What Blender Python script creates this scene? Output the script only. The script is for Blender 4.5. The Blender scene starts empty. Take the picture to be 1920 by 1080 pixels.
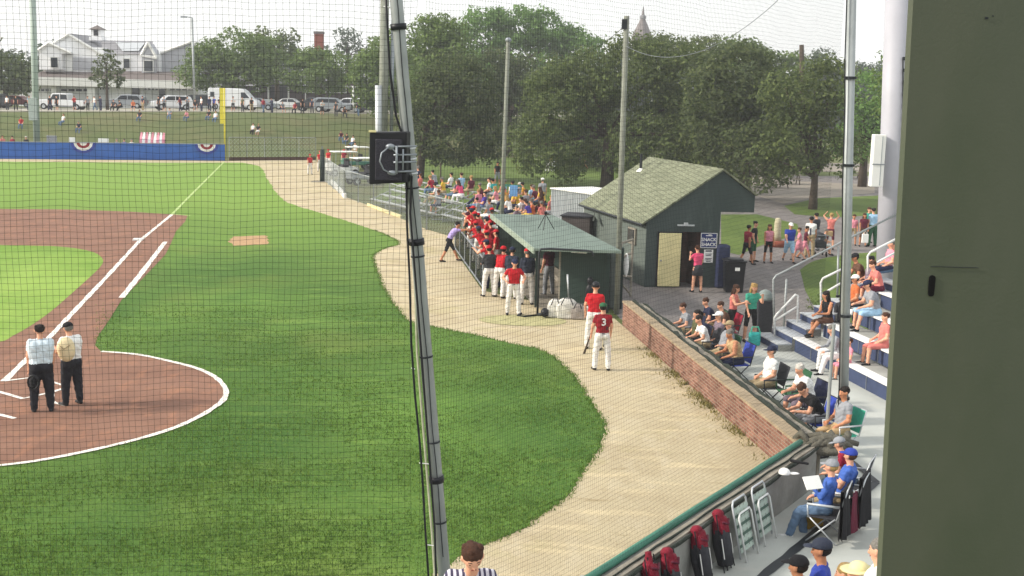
import bpy, math, random
import numpy as np
from mathutils import Vector, Matrix
R = math.radians
random.seed(7); rng = np.random.RandomState(7)
scene = bpy.context.scene
col = scene.collection
# ------------------------------------------------------------ camera measured from the photograph
CF, CP, CR, CH = 2293.64, .159852, .027093, 6.967
def ray(x, y):
    c, s = math.cos(CR), math.sin(CR)
    a0, b0 = x-960, y-540
    a = (a0*c+b0*s)/CF; b = (-a0*s+b0*c)/CF
    return (a, math.cos(CP)-b*math.sin(CP), -math.sin(CP)-b*math.cos(CP))
def at(x, y, Z=0.0):            # point of the horizontal plane Z seen at photo pixel x, y
    dx, dy, dz = ray(x, y); k = (Z-CH)/dz
    return (dx*k, dy*k, Z)
def dp(x, y, Y):                # point at depth Y seen at photo pixel x, y
    dx, dy, dz = ray(x, y); k = Y/dy
    return (dx*k, Y, CH+dz*k)
def proj(p):
    d = p[1]*math.cos(CP)-(p[2]-CH)*math.sin(CP); u = p[1]*math.sin(CP)+(p[2]-CH)*math.cos(CP); A = CF*p[0]/d; B = -CF*u/d; c, s = math.cos(CR), math.sin(CR)
    return 960+A*c-B*s, 540+A*s+B*c
cam = bpy.data.cameras.new('camera'); camo = bpy.data.objects.new('camera', cam); col.objects.link(camo)
_r = Vector((1, 0, 0)); _u = Vector((0, math.sin(CP), math.cos(CP))); _f = Vector((0, math.cos(CP), -math.sin(CP)))
_c, _s = math.cos(CR), math.sin(CR)
rx = _c*_r+_s*_u; up = -_s*_r+_c*_u
M = Matrix(((rx.x, up.x, -_f.x, 0), (rx.y, up.y, -_f.y, 0), (rx.z, up.z, -_f.z, CH), (0, 0, 0, 1)))
camo.matrix_world = M
cam.sensor_width = 36; cam.lens = CF/1920*36; cam.clip_start = .1; cam.clip_end = 5000
scene.camera = camo
# ------------------------------------------------------------ materials
MATS = {}
def mat(name, c, rough=.8, var=.12, sc=6., bump=0., metal=0., spec=.3, c2=None, bsc=None, trans=0, detail=4.):
    if name in MATS: return MATS[name]
    m = bpy.data.materials.new(name); m.use_nodes = True; nt = m.node_tree; N = nt.nodes; L = nt.links
    b = N['Principled BSDF']; b.inputs['Roughness'].default_value = rough; b.inputs['Metallic'].default_value = metal
    b.inputs['Specular IOR Level'].default_value = spec
    tc = N.new('ShaderNodeTexCoord'); nz = N.new('ShaderNodeTexNoise')
    nz.inputs['Scale'].default_value = sc; nz.inputs['Detail'].default_value = detail; nz.inputs['Roughness'].default_value = .65
    L.new(tc.outputs['Object'], nz.inputs['Vector'])
    cr = N.new('ShaderNodeValToRGB'); L.new(nz.outputs['Fac'], cr.inputs['Fac'])
    lo = [max(0, v*(1-var)) for v in c]; hi = c2 if c2 else [min(1, v*(1+var)) for v in c]
    cr.color_ramp.elements[0].position = .3; cr.color_ramp.elements[1].position = .7
    cr.color_ramp.elements[0].color = (*lo, 1); cr.color_ramp.elements[1].color = (*hi, 1)
    L.new(cr.outputs['Color'], b.inputs['Base Color'])
    if bump:
        n2 = N.new('ShaderNodeTexNoise'); n2.inputs['Scale'].default_value = bsc or sc*4; n2.inputs['Detail'].default_value = 5
        L.new(tc.outputs['Object'], n2.inputs['Vector'])
        bp = N.new('ShaderNodeBump'); bp.inputs['Strength'].default_value = bump; bp.inputs['Distance'].default_value = .05
        L.new(n2.outputs['Fac'], bp.inputs['Height']); L.new(bp.outputs['Normal'], b.inputs['Normal'])
    MATS[name] = m; return m
def mixmat(name, base, layers, rough=.9, bump=.3, bsc=30., spec=.15):
    """layered ground: base colour, then (colour, scale, lo, hi, amount, stretch) noise layers"""
    m = bpy.data.materials.new(name); m.use_nodes = True; nt = m.node_tree; N = nt.nodes; L = nt.links
    b = N['Principled BSDF']; b.inputs['Roughness'].default_value = rough; b.inputs['Specular IOR Level'].default_value = spec
    tc = N.new('ShaderNodeTexCoord'); cur = None
    for (c, sc, lo, hi, amt, st) in layers:
        mp = N.new('ShaderNodeMapping'); mp.inputs['Scale'].default_value = st[:3]
        if len(st) > 3: mp.inputs['Rotation'].default_value = (0, 0, R(st[3]))
        L.new(tc.outputs['Object'], mp.inputs['Vector'])
        nz = N.new('ShaderNodeTexNoise'); nz.inputs['Scale'].default_value = sc; nz.inputs['Detail'].default_value = 6; nz.inputs['Roughness'].default_value = .62
        L.new(mp.outputs['Vector'], nz.inputs['Vector'])
        mr = N.new('ShaderNodeMapRange'); mr.inputs['From Min'].default_value = lo; mr.inputs['From Max'].default_value = hi; mr.inputs['To Max'].default_value = amt
        L.new(nz.outputs['Fac'], mr.inputs['Value'])
        mx = N.new('ShaderNodeMix'); mx.data_type = 'RGBA'
        L.new(mr.outputs['Result'], mx.inputs['Factor'])
        if cur is None: mx.inputs['A'].default_value = (*base, 1)
        else: L.new(cur, mx.inputs['A'])
        mx.inputs['B'].default_value = (*c, 1); cur = mx.outputs['Result']
    L.new(cur, b.inputs['Base Color'])
    n2 = N.new('ShaderNodeTexNoise'); n2.inputs['Scale'].default_value = bsc; n2.inputs['Detail'].default_value = 6
    L.new(tc.outputs['Object'], n2.inputs['Vector'])
    bp = N.new('ShaderNodeBump'); bp.inputs['Strength'].default_value = bump; bp.inputs['Distance'].default_value = .04
    L.new(n2.outputs['Fac'], bp.inputs['Height']); L.new(bp.outputs['Normal'], b.inputs['Normal'])
    MATS[name] = m; return m
def rowmat(name, c1, c2, mortar, bw, bh, msize=.02, rough=.85, bump=.5, plane='xz', var=.3, scale=1.):
    """brick / shingle pattern"""
    m = bpy.data.materials.new(name); m.use_nodes = True; nt = m.node_tree; N = nt.nodes; L = nt.links
    b = N['Principled BSDF']; b.inputs['Roughness'].default_value = rough; b.inputs['Specular IOR Level'].default_value = .2
    uv = N.new('ShaderNodeUVMap'); br = N.new('ShaderNodeTexBrick'); L.new(uv.outputs['UV'], br.inputs['Vector'])
    br.inputs['Color1'].default_value = (*c1, 1); br.inputs['Color2'].default_value = (*c2, 1); br.inputs['Mortar'].default_value = (*mortar, 1)
    br.inputs['Scale'].default_value = scale; br.inputs['Brick Width'].default_value = bw; br.inputs['Row Height'].default_value = bh
    br.inputs['Mortar Size'].default_value = msize; br.inputs['Mortar Smooth'].default_value = .3
    nz = N.new('ShaderNodeTexNoise'); nz.inputs['Scale'].default_value = 1.7; nz.inputs['Detail'].default_value = 6
    L.new(uv.outputs['UV'], nz.inputs['Vector'])
    mr = N.new('ShaderNodeMapRange'); mr.inputs['From Min'].default_value = .3; mr.inputs['From Max'].default_value = .7
    mr.inputs['To Min'].default_value = 1-var; mr.inputs['To Max'].default_value = 1+var; L.new(nz.outputs['Fac'], mr.inputs['Value'])
    mx = N.new('ShaderNodeVectorMath'); mx.operation = 'SCALE'; L.new(br.outputs['Color'], mx.inputs[0]); L.new(mr.outputs['Result'], mx.inputs['Scale'])
    L.new(mx.outputs['Vector'], b.inputs['Base Color'])
    bp = N.new('ShaderNodeBump'); bp.inputs['Strength'].default_value = bump; bp.inputs['Distance'].default_value = .02; bp.invert = True
    L.new(br.outputs['Fac'], bp.inputs['Height']); L.new(bp.outputs['Normal'], b.inputs['Normal'])
    MATS[name] = m; return m
def C(h):       # sRGB hex to linear
    v = [int(h[i:i+2], 16)/255 for i in (0, 2, 4)]
    return tuple((x/12.92 if x < .04045 else ((x+.055)/1.055)**2.4) for x in v)
# ------------------------------------------------------------ mesh builder
LOCAL = set()
def is_local(p):
    while p is not None:
        if p.name in LOCAL: return True
        p = p.parent
    return False
def woff(p):
    o = Vector((0, 0, 0))
    while p is not None:
        o += Vector(p.location); p = p.parent
    return o
class MB:
    def __init__(s): s.v = []; s.f = []; s.m = []; s.uv = {}
    def add(s, vs, fs, mi=0):
        o = len(s.v); s.v += [tuple(p) for p in vs]; s.f += [tuple(i+o for i in f) for f in fs]; s.m += [mi]*len(fs); return s
    def box(s, c, d, rz=0., mi=0, rx=0., ry=0.):
        hx, hy, hz = d[0]/2, d[1]/2, d[2]/2
        E = Matrix.Rotation(rz, 3, 'Z') @ Matrix.Rotation(rx, 3, 'X') @ Matrix.Rotation(ry, 3, 'Y')
        vs = [E @ Vector((x*hx, y*hy, z*hz))+Vector(c) for z in (-1, 1) for x, y in ((-1, -1), (1, -1), (1, 1), (-1, 1))]
        return s.add(vs, [(0, 3, 2, 1), (4, 5, 6, 7), (0, 1, 5, 4), (1, 2, 6, 5), (2, 3, 7, 6), (3, 0, 4, 7)], mi)
    def quadbox(s, pts, z0, z1, mi=0):      # prism over a plan polygon
        n = len(pts); a = sum(pts[i][0]*pts[(i+1) % n][1]-pts[(i+1) % n][0]*pts[i][1] for i in range(n))
        if a < 0: pts = pts[::-1]
        zz0 = z0 if hasattr(z0, '__len__') else [z0]*n; zz1 = z1 if hasattr(z1, '__len__') else [z1]*n
        if a < 0: zz0 = zz0[::-1]; zz1 = zz1[::-1]
        vs = [(p[0], p[1], zz0[i]) for i, p in enumerate(pts)]+[(p[0], p[1], zz1[i]) for i, p in enumerate(pts)]
        return s.add(vs, [tuple(range(n))[::-1], tuple(range(n, 2*n))]+[(i, (i+1) % n, n+(i+1) % n, n+i) for i in range(n)], mi)
    def prism(s, prof, org, ux, uy, w, mi=0):   # 2-d profile in plane (ux,uy), extruded by vector w
        ux, uy, w, org = Vector(ux), Vector(uy), Vector(w), Vector(org)
        a = [org+ux*p[0]+uy*p[1] for p in prof]; n = len(a)
        return s.add(a+[q+w for q in a], [tuple(range(n))[::-1], tuple(range(n, 2*n))]+[(i, (i+1) % n, n+(i+1) % n, n+i) for i in range(n)], mi)
    def tube(s, p0, p1, r0, r1=None, n=8, mi=0, caps=True):
        r1 = r0 if r1 is None else r1; p0, p1 = Vector(p0), Vector(p1); d = p1-p0
        if d.length < 1e-6: return s
        d.normalize(); a = Vector((0, 0, 1)) if abs(d.z) < .9 else Vector((1, 0, 0)); u = d.cross(a).normalized(); w = d.cross(u)
        vs = [p+(u*math.cos(2*math.pi*i/n)+w*math.sin(2*math.pi*i/n))*r for p, r in ((p0, r0), (p1, r1)) for i in range(n)]
        fs = [(i, n+i, n+(i+1) % n, (i+1) % n) for i in range(n)]
        if caps: fs += [tuple(range(n)), tuple(range(n, 2*n))[::-1]]
        return s.add(vs, fs, mi)
    def path(s, pts, r, n=6, mi=0):
        rr = r if hasattr(r, '__len__') else [r]*len(pts); P = [Vector(p) for p in pts]; vs = []; u = None
        for i, p in enumerate(P):
            d = (P[min(i+1, len(P)-1)]-P[max(i-1, 0)]).normalized()
            if u is None: a = Vector((0, 0, 1)) if abs(d.z) < .9 else Vector((1, 0, 0)); u = d.cross(a).normalized()
            else: u = (u-d*u.dot(d)).normalized()
            w = d.cross(u); vs += [p+(u*math.cos(2*math.pi*k/n)+w*math.sin(2*math.pi*k/n))*rr[i] for k in range(n)]
        fs = [(j*n+i, (j+1)*n+i, (j+1)*n+(i+1) % n, j*n+(i+1) % n) for j in range(len(P)-1) for i in range(n)]
        fs += [tuple(range(n)), tuple(range((len(P)-1)*n, len(P)*n))[::-1]]
        return s.add(vs, fs, mi)
    def ell(s, c, r, nu=10, nv=7, mi=0, rot=None, z0=-1., z1=1.):
        vs = []; c = Vector(c)
        for j in range(nv+1):
            t = z0+(z1-z0)*j/nv; ph = math.asin(max(-1, min(1, t))) if (z0 > -1 or z1 < 1) else -math.pi/2+math.pi*j/nv
            for i in range(nu):
                a = 2*math.pi*i/nu; q = Vector((r[0]*math.cos(ph)*math.cos(a), r[1]*math.cos(ph)*math.sin(a), r[2]*math.sin(ph)))
                vs.append(c+(rot @ q if rot else q))
        fs = [(j*nu+i, j*nu+(i+1) % nu, (j+1)*nu+(i+1) % nu, (j+1)*nu+i) for j in range(nv) for i in range(nu)]
        fs += [tuple(range(nu))[::-1], tuple(range(nv*nu, nv*nu+nu))]
        return s.add(vs, fs, mi)
    def lathe(s, prof, c, n=14, mi=0):
        c = Vector(c); vs = [(c.x+r*math.cos(2*math.pi*i/n), c.y+r*math.sin(2*math.pi*i/n), c.z+z) for r, z in prof for i in range(n)]
        fs = [(j*n+i, j*n+(i+1) % n, (j+1)*n+(i+1) % n, (j+1)*n+i) for j in range(len(prof)-1) for i in range(n)]
        fs += [tuple(range(n))[::-1], tuple(range((len(prof)-1)*n, len(prof)*n))]
        return s.add(vs, fs, mi)
    def wall(s, p0, p1, z0, z1, th, mi=0, side=1):  # upright slab from p0 to p1
        d = Vector((p1[0]-p0[0], p1[1]-p0[1])).normalized(); n = Vector((-d.y, d.x))*th*side
        return s.quadbox([p0[:2], p1[:2], (p1[0]+n.x, p1[1]+n.y), (p0[0]+n.x, p0[1]+n.y)], z0, z1, mi)
    def build(s, name, mats, parent=None, smooth=False, uvfn=None, bevel=0):
        me = bpy.data.meshes.new(name); off = woff(parent) if parent is not None and not is_local(parent) else Vector((0, 0, 0))
        me.from_pydata([Vector(p)-off for p in s.v] if off.length else s.v, [], s.f)
        for m in (mats if isinstance(mats, (list, tuple)) else [mats]): me.materials.append(MATS[m] if isinstance(m, str) else m)
        me.polygons.foreach_set('material_index', s.m)
        if smooth: me.polygons.foreach_set('use_smooth', [True]*len(s.f))
        if uvfn:
            ul = me.uv_layers.new(name='UVMap').data
            for p in me.polygons:
                for li in p.loop_indices: ul[li].uv = uvfn(Vector(s.v[me.loops[li].vertex_index]), p.normal)
        me.update()
        o = bpy.data.objects.new(name, me); col.objects.link(o)
        if parent is not None: o.parent = parent
        if bevel:
            bv = o.modifiers.new('bevel', 'BEVEL'); bv.width = bevel; bv.segments = 2; bv.limit_method = 'ANGLE'
        return o
def tag(o, label=None, cat=None, group=None, kind=None):
    if label: o['label'] = label
    if cat: o['category'] = cat
    if group: o['group'] = group
    if kind: o['kind'] = kind
    return o
def thing(name, label, cat, loc=(0, 0, 0), rz=0., group=None, world=True):
    o = bpy.data.objects.new(name, None); col.objects.link(o); o.location = loc; o.rotation_euler = (0, 0, rz); o.empty_display_size = .3
    if not world or rz: LOCAL.add(o.name)
    return tag(o, label, cat, group)
def copy_tree(o, parent=None):
    c = o.copy(); col.objects.link(c); c.parent = parent
    for ch in [k for k in bpy.data.objects if k.parent == o]: copy_tree(ch, c)
    return c
def text_mesh(name, body, size, m, parent, mw, ext=.002, align='CENTER', bold=.0):
    cu = bpy.data.curves.new(name, 'FONT'); cu.body = body; cu.size = size; cu.extrude = ext; cu.align_x = align; cu.align_y = 'CENTER'; cu.offset = bold
    cu.resolution_u = 3
    t = bpy.data.objects.new(name, cu); col.objects.link(t); bpy.context.view_layer.update()
    me = bpy.data.meshes.new_from_object(t.evaluated_get(bpy.context.evaluated_depsgraph_get())); bpy.data.objects.remove(t)
    me.materials.clear(); me.materials.append(MATS[m])
    for v in me.vertices: v.co = mw @ v.co
    off = woff(parent) if parent is not None else Vector((0, 0, 0))
    for v in me.vertices: v.co -= off
    o = bpy.data.objects.new(name, me); col.objects.link(o); o.parent = parent; return o
def frame_mat(p, ux, uy):       # matrix with local x=ux, y=uy, origin p
    ux, uy = Vector(ux).normalized(), Vector(uy).normalized(); uz = ux.cross(uy)
    return Matrix(((ux.x, uy.x, uz.x, p[0]), (ux.y, uy.y, uz.y, p[1]), (ux.z, uy.z, uz.z, p[2]), (0, 0, 0, 1)))
def lerp(a, b, t): return tuple(a[i]+(b[i]-a[i])*t for i in range(len(a)))
# ------------------------------------------------------------ palette
for n, h, ro in [('white_cloth', 'e8e8e6', .8), ('jersey_white', 'dedad6', .8), ('pale_blue_shirt', 'cfdde6', .8), ('umpire_black', '1e1e26', .8),
    ('red', 'b8101f', .75), ('deep_red', '8a1020', .75), ('crimson', '8c1730', .75), ('navy', '1c2340', .75), ('navy_grey', '2c3242', .8), ('royal_blue', '2a3f9c', .7), ('blue', '3f62b0', .75), ('denim', '5a718c', .85),
    ('grey_cloth', '8d9096', .85), ('charcoal', '34353a', .85), ('black_cloth', '17171b', .85), ('lavender', 'a795cf', .8), ('hot_pink', 'd94a72', .75), ('pink', 'd98c9c', .8), ('salmon', 'd0776f', .8),
    ('mint', '3fa389', .8), ('teal', '2f9a96', .8), ('yellow', 'd8b13c', .8), ('gold', 'b9822a', .8), ('khaki', 'a08f70', .85), ('tan_cloth', 'b79b74', .85), ('maroon', '5c1c30', .8), ('purple', '4b3a96', .8),
    ('orange_cloth', 'c0663a', .8), ('light_blue', '9fc4e0', .8), ('green_cloth', '2c5a3c', .8), ('olive', '55573a', .85), ('brown_cloth', '5b4032', .85), ('plaid', '7a6c78', .85), ('sky_blue', '6f9fd0', .8)]:
    mat(n, C(h), ro, .14, 9., bump=.25, bsc=25.)
mat('skin_light', C('d9a184'), .6, .06, 12); mat('skin_tan', C('b97f5e'), .6, .06, 12); mat('skin_dark', C('6e4632'), .6, .06, 12)
for n, h in [('hair_dark', '1d1512'), ('hair_brown', '45291a'), ('hair_blond', 'a98a55'), ('hair_white', 'cfcac2'), ('hair_grey', '77736d')]: mat(n, C(h), .7, .3, 40, bump=.5)
mat('lips', C('9b5148'), .5); mat('eye_dark', C('221a18'), .3); mat('shoe_black', C('16161a'), .5); mat('shoe_white', C('c8c8c6'), .6); mat('shoe_brown', C('6b4a35'), .6)
mat('steel', C('8e949a'), .45, .1, 3, metal=.6); mat('steel_light', C('bfc3c6'), .4, .06, 3, metal=.3); mat('galv', C('9da2a2'), .5, .15, 2., metal=.4, bump=.1)
mat('alu', C('c4c8cc'), .35, .08, 5, metal=.5); mat('rail_white', C('d6d8d6'), .4, .06, 4); mat('black_plastic', C('191a1f'), .45, .2, 5); mat('rubber', C('1a1a1a'), .8)
mat('dark_metal', C('2b2f33'), .5, .2, 4, metal=.3); mat('glass_dark', C('1c242c'), .1, .1, 2, spec=.6); mat('white_paint', C('e4e4e0'), .45, .05, 2); mat('cream_paint', C('d9cf9b'), .6, .1, 2.)
mat('green_paint', C('32443f'), .65, .14, 1.2, bump=.1); mat('green_dark', C('24332f'), .7, .15, 1.5); mat('green_trim', C('3f7a66'), .5, .2, 3); mat('wood_grey', C('8a8478'), .85, .25, 3, bump=.4)
mat('wood_pole', C('7f8277'), .85, .2, 2.5, bump=.4); mat('yellow_paint', C('d3c437'), .5, .1, 3); mat('blue_screen', C('2f62b4'), .8, .14, 1.5, bump=.2)
mat('blue_riser', C('3a4562'), .7, .2, 2.); mat('plank_white', C('dcdcda'), .5, .06, 3); mixmat_later = None
mat('brown_board', C('4a3328'), .9); mat('paper', C('ecece8'), .7, .03); mat('sign_blue', C('24336b'), .5, .06); mat('orange_brick', C('8a4b3a'), .9)
mat('wicker', C('a8862f'), .8, .3, 30, bump=.6); mat('vent_white', C('d8d8d4'), .6)
mat('car_white', C('e2e4e6'), .3, .03, 1, spec=.6); mat('car_silver', C('9aa0a6'), .3, .05, 1, metal=.5); mat('car_dark', C('22262c'), .3, .1, 1, spec=.6); mat('car_red', C('6a1a1c'), .3, .1, 1, spec=.6); mat('lamp_glass', C('d8dcd8'), .2); mat('tail_red', C('8c1414'), .3)

mat('bag_crimson', C('781428'), .8, .3, 9, bump=.5)
# ------------------------------------------------------------ terrain
TOE = [(-140, 88), (-80, 98), (-44.9, 108.3), (-26.6, 113.6), (-19.4, 119.8), (-5, 127), (10, 137), (24, 152), (60, 175), (200, 260)]
def interp(T, x):
    if x <= T[0][0]: return T[0][1]
    for (a, b), (c, d) in zip(T, T[1:]):
        if x <= c: return b+(d-b)*(x-a)/(c-a)
    return T[-1][1]
def sst(a, b, x): t = max(0, min(1, (x-a)/(b-a))); return t*t*(3-2*t)
def hz(x, y):
    top = 3.2+.55*max(0, min(1, (x+58)/25)); f = 1-sst(6, 26, x)
    return top*f*sst(0, 1, (y-interp(TOE, x))/26)+.0 if y > interp(TOE, x) else 0.
mixmat('park_grass', (.10, .125, .04), [((.145, .135, .06), .12, .42, .62, .8, (1, 1, 1)), ((.055, .085, .022), .5, .45, .65, .6, (1, 1, 1)), ((.16, .14, .07), 3., .55, .7, .4, (1, 1, 1))], bump=.6, bsc=8)
gx = sorted(set([-1500, -700, -350, -220, -140]+list(range(-110, 120, 3))+[140, 220, 350, 700, 1500]))
gy = sorted(set([-60, -20, 0, 30, 60, 85]+list(range(90, 200, 2))+[205, 220, 260, 400, 800, 1600, 3500]))
mb = MB(); mb.v = [(x, y, hz(x, y)-.012) for y in gy for x in gx]; nx = len(gx)
mb.f = [(j*nx+i, j*nx+i+1, (j+1)*nx+i+1, (j+1)*nx+i) for j in range(len(gy)-1) for i in range(nx-1)]; mb.m = [0]*len(mb.f)
tag(mb.build('ground', 'park_grass', smooth=True), kind='structure')
def sheet(name, pts, z, m, kind='structure'):
    mb = MB(); mb.add([(p[0], p[1], z) for p in pts], [tuple(range(len(pts)))])
    o = mb.build(name, m)
    me = o.data
    if me.polygons[0].normal.z < 0: me.flip_normals()
    return tag(o, kind=kind)
def px(pts, jit=0.):
    out = []
    P = [at(*p)[:2] for p in pts]
    if not jit: return P
    for i, a in enumerate(P):
        b = P[(i+1) % len(P)]; d = math.dist(a, b); n = int(min(60, max(1, d/.22)))
        if d > 45: n = 1
        for k in range(n):
            t = k/n; out.append((a[0]+(b[0]-a[0])*t+random.uniform(-jit, jit), a[1]+(b[1]-a[1])*t+random.uniform(-jit, jit)))
    return out
def smooth_px(pts, n=5):     # Catmull-Rom through pixels
    out = []
    for i in range(len(pts)-1):
        p0 = pts[max(i-1, 0)]; p1 = pts[i]; p2 = pts[i+1]; p3 = pts[min(i+2, len(pts)-1)]
        for k in range(n):
            t = k/n
            out.append(tuple(.5*((2*p1[j])+(-p0[j]+p2[j])*t+(2*p0[j]-5*p1[j]+4*p2[j]-p3[j])*t*t+(-p0[j]+3*p1[j]-3*p2[j]+p3[j])*t**3) for j in (0, 1)))
    return out+[pts[-1]]
mixmat('track_dirt', C('b8ab8e'), [(C('a8997c'), .5, .4, .65, .8, (1, 1, 1)), (C('bfb399'), 2.2, .5, .7, .7, (1, .35, 1, 25)), (C('8b7a5a'), 9., .6, .74, .55, (1, 1, 1)), (C('a39a68'), .35, .55, .7, .5, (1, 1, 1)), (C('cdbd9a'), 1.2, .53, .66, .75, (.35, 1.6, 1, 35)), (C('84744f'), 2.6, .6, .72, .55, (.3, 1.2, 1, 35))], bump=.5, bsc=18)
mixmat('infield_clay', C('876656'), [(C('765749'), .6, .4, .65, .8, (1, 1, 1)), (C('a3745a'), 2.5, .52, .7, .6, (1, .4, 1, 10)), (C('6b4636'), 11., .58, .74, .55, (1, 1, 1)), (C('96705a'), .8, .55, .7, .6, (.4, 1.5, 1, 60))], bump=.4, bsc=20)
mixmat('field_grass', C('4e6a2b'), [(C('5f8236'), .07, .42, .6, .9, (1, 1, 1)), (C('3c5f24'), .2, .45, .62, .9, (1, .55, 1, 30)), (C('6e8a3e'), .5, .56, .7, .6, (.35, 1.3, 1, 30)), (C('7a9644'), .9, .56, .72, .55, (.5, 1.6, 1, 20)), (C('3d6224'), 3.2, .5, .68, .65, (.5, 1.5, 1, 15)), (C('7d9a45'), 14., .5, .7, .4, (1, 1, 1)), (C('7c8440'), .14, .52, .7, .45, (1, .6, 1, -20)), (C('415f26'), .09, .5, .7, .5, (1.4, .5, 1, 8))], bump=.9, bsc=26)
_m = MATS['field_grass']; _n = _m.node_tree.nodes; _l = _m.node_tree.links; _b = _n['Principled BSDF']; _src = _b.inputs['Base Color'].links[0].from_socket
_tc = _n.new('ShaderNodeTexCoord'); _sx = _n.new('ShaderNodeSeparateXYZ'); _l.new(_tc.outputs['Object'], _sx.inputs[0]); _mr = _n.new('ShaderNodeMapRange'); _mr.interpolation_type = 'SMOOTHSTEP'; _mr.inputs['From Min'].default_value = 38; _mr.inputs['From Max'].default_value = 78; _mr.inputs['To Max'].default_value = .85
_l.new(_sx.outputs['Y'], _mr.inputs['Value']); _mx = _n.new('ShaderNodeMix'); _mx.data_type = 'RGBA'; _l.new(_mr.outputs['Result'], _mx.inputs['Factor']); _l.new(_src, _mx.inputs['A']); _mx.inputs['B'].default_value = (*C('7c9a44'), 1); _l.new(_mx.outputs['Result'], _b.inputs['Base Color'])  # grass lightens with depth: view-angle brightness painted into its colour
mixmat('outfield_grass', C('6c8e36'), [(C('8ba64e'), .09, .42, .6, .9, (1, 1, 1)), (C('6d8c3c'), .35, .5, .66, .5, (1, .3, 1, -12)), (C('98ab5c'), 2.5, .55, .72, .5, (1, 1, 1))], bump=.6, bsc=20)
mixmat('chalk_white', (.8, .76, .7), [((.6, .5, .42), 5., .55, .7, .7, (1, 1, 1))], bump=.3)
mixmat('line_paint', C('b9cc8c'), [(C('93ab5c'), 3., .45, .62, .8, (1, 1, 1))], bump=.3)
mixmat('asphalt', C('7b7674'), [(C('696563'), .4, .4, .62, .8, (1, 1, 1)), (C('8d8681'), 1.6, .5, .68, .6, (1, .3, 1, 12)), (C('4e4c4c'), 8, .6, .75, .4, (1, 1, 1))], bump=.25, bsc=40)
mixmat('concrete', C('b2b5b0'), [(C('a0a39d'), .5, .4, .65, .7, (1, 1, 1)), (C('b8b6ad'), 1.8, .55, .7, .5, (1, 1, 1)), (C('84837a'), 6., .66, .76, .5, (1, 1, 1))], bump=.12, bsc=40)
mixmat('street_grey', C('aaa698'), [(C('96928a'), .3, .45, .65, .7, (1, 1, 1))], bump=.1)
mixmat('path_pale', C('8f877c'), [(C('7d766e'), .5, .45, .65, .7, (1, 1, 1))], bump=.1)
sheet('warning_track', px([(-600, 1500), (1100, 1088), (1475, 880), (1152, 597), (905, 545), (852, 470), (868, 450), (800, 430), (700, 388), (645, 368), (608, 338), (592, 299), (422, 302), (0, 298), (-600, 288)]), 0., 'track_dirt')
edge = smooth_px([(455, 305), (488, 313), (500, 333), (518, 360), (536, 378), (560, 387), (600, 399), (680, 424), (722, 440), (749, 456), (722, 466), (700, 480), (706, 505), (722, 545), (748, 582), (772, 604), (836, 617), (909, 632), (965, 646), (1007, 654), (1040, 671), (1062, 690), (1082, 713), (1107, 752), (1126, 778), (1135, 800), (1130, 825), (1118, 849), (1090, 892), (1050, 940), (1000, 976), (950, 1005), (900, 1026), (850, 1052), (760, 1105)])
E2 = [p for p in px(edge)]
E2j = []
for a, b in zip(E2, E2[1:]):
    d = math.dist(a, b); n = max(1, int(d/.12)) if a[1] < 70 else max(1, int(d/.4))
    for k in range(n):
        t = k/n; j = .05 if a[1] < 60 else .07; E2j.append((a[0]+(b[0]-a[0])*t+random.uniform(-j, j), a[1]+(b[1]-a[1])*t+random.uniform(-j, j)))
farline = at(0, 303.5)
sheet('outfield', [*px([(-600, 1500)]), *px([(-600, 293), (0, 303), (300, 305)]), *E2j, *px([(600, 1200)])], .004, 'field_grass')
arc = smooth_px([(190, 660), (260, 666), (330, 681), (370, 692), (400, 706), (418, 722), (424, 737), (418, 752), (400, 766), (372, 783), (320, 806), (230, 832), (100, 860), (0, 874), (-180, 890)])
dirt = [(-600, 378), (0, 392), (130, 393), (240, 397), (352, 404), (347, 416), (330, 434), (320, 458), (310, 478), (270, 520), (228, 563), (205, 600), (183, 632), (178, 648)]
sheet('infield_dirt', [*px(dirt), *px(arc), *px([(-700, 860)])], .012, 'infield_clay')
sheet('infield_grass', px(smooth_px([(-600, 446), (0, 460), (110, 463), (170, 472), (192, 486), (187, 502), (150, 537), (95, 585), (55, 613), (25, 630), (0, 642), (-80, 655)])+[(-600, 640)]), .016, 'outfield_grass')
mat('patch_tan', C('ab8a66'), .9, .15, 3, bump=.3)
sheet('dirt_patch', px([(428, 452), (436, 444), (500, 442), (503, 458), (440, 461)], .08), .012, 'patch_tan')
def strip(mb, P, w, z):
    P = [Vector(p[:2]) for p in P]
    L = []; Rr = []
    for i, p in enumerate(P):
        d = (P[min(i+1, len(P)-1)]-P[max(i-1, 0)]).normalized(); n = Vector((-d.y, d.x)); j = random.uniform(.8, 1.2)*w/2
        L.append((p+n*j)); Rr.append((p-n*j))
    n = len(P); mb.add([(q.x, q.y, z) for q in L]+[(q.x, q.y, z) for q in Rr], [(n+i, n+i+1, i+1, i) for i in range(n-1)])
def dens(P, st=.35):
    out = []
    for a, b in zip(P, P[1:]):
        n = max(1, int(math.dist(a, b)/st)); out += [(a[0]+(b[0]-a[0])*k/n, a[1]+(b[1]-a[1])*k/n) for k in range(n)]
    return out+[P[-1]]
def line(name, pts, w, z, m, cat=None):
    mb = MB(); strip(mb, dens(px(pts)), w, z); o = mb.build(name, m)
    for p in o.data.polygons:
        if p.normal.z < 0: o.data.flip_normals(); break
    return tag(o, kind='structure')
line('foul_line', [(8, 716), (100, 626), (200, 520), (262, 452), (322, 403)], .16, .02, 'chalk_white')
line('foul_line_far', [(322, 403), (348, 376), (420, 304)], .14, .02, 'line_paint')
line('runner_lane_line', [(228, 559), (262, 517), (310, 454)], .19, .02, 'chalk_white')
line('home_circle_line', arc[:-2], .13, .02, 'chalk_white')
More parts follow.
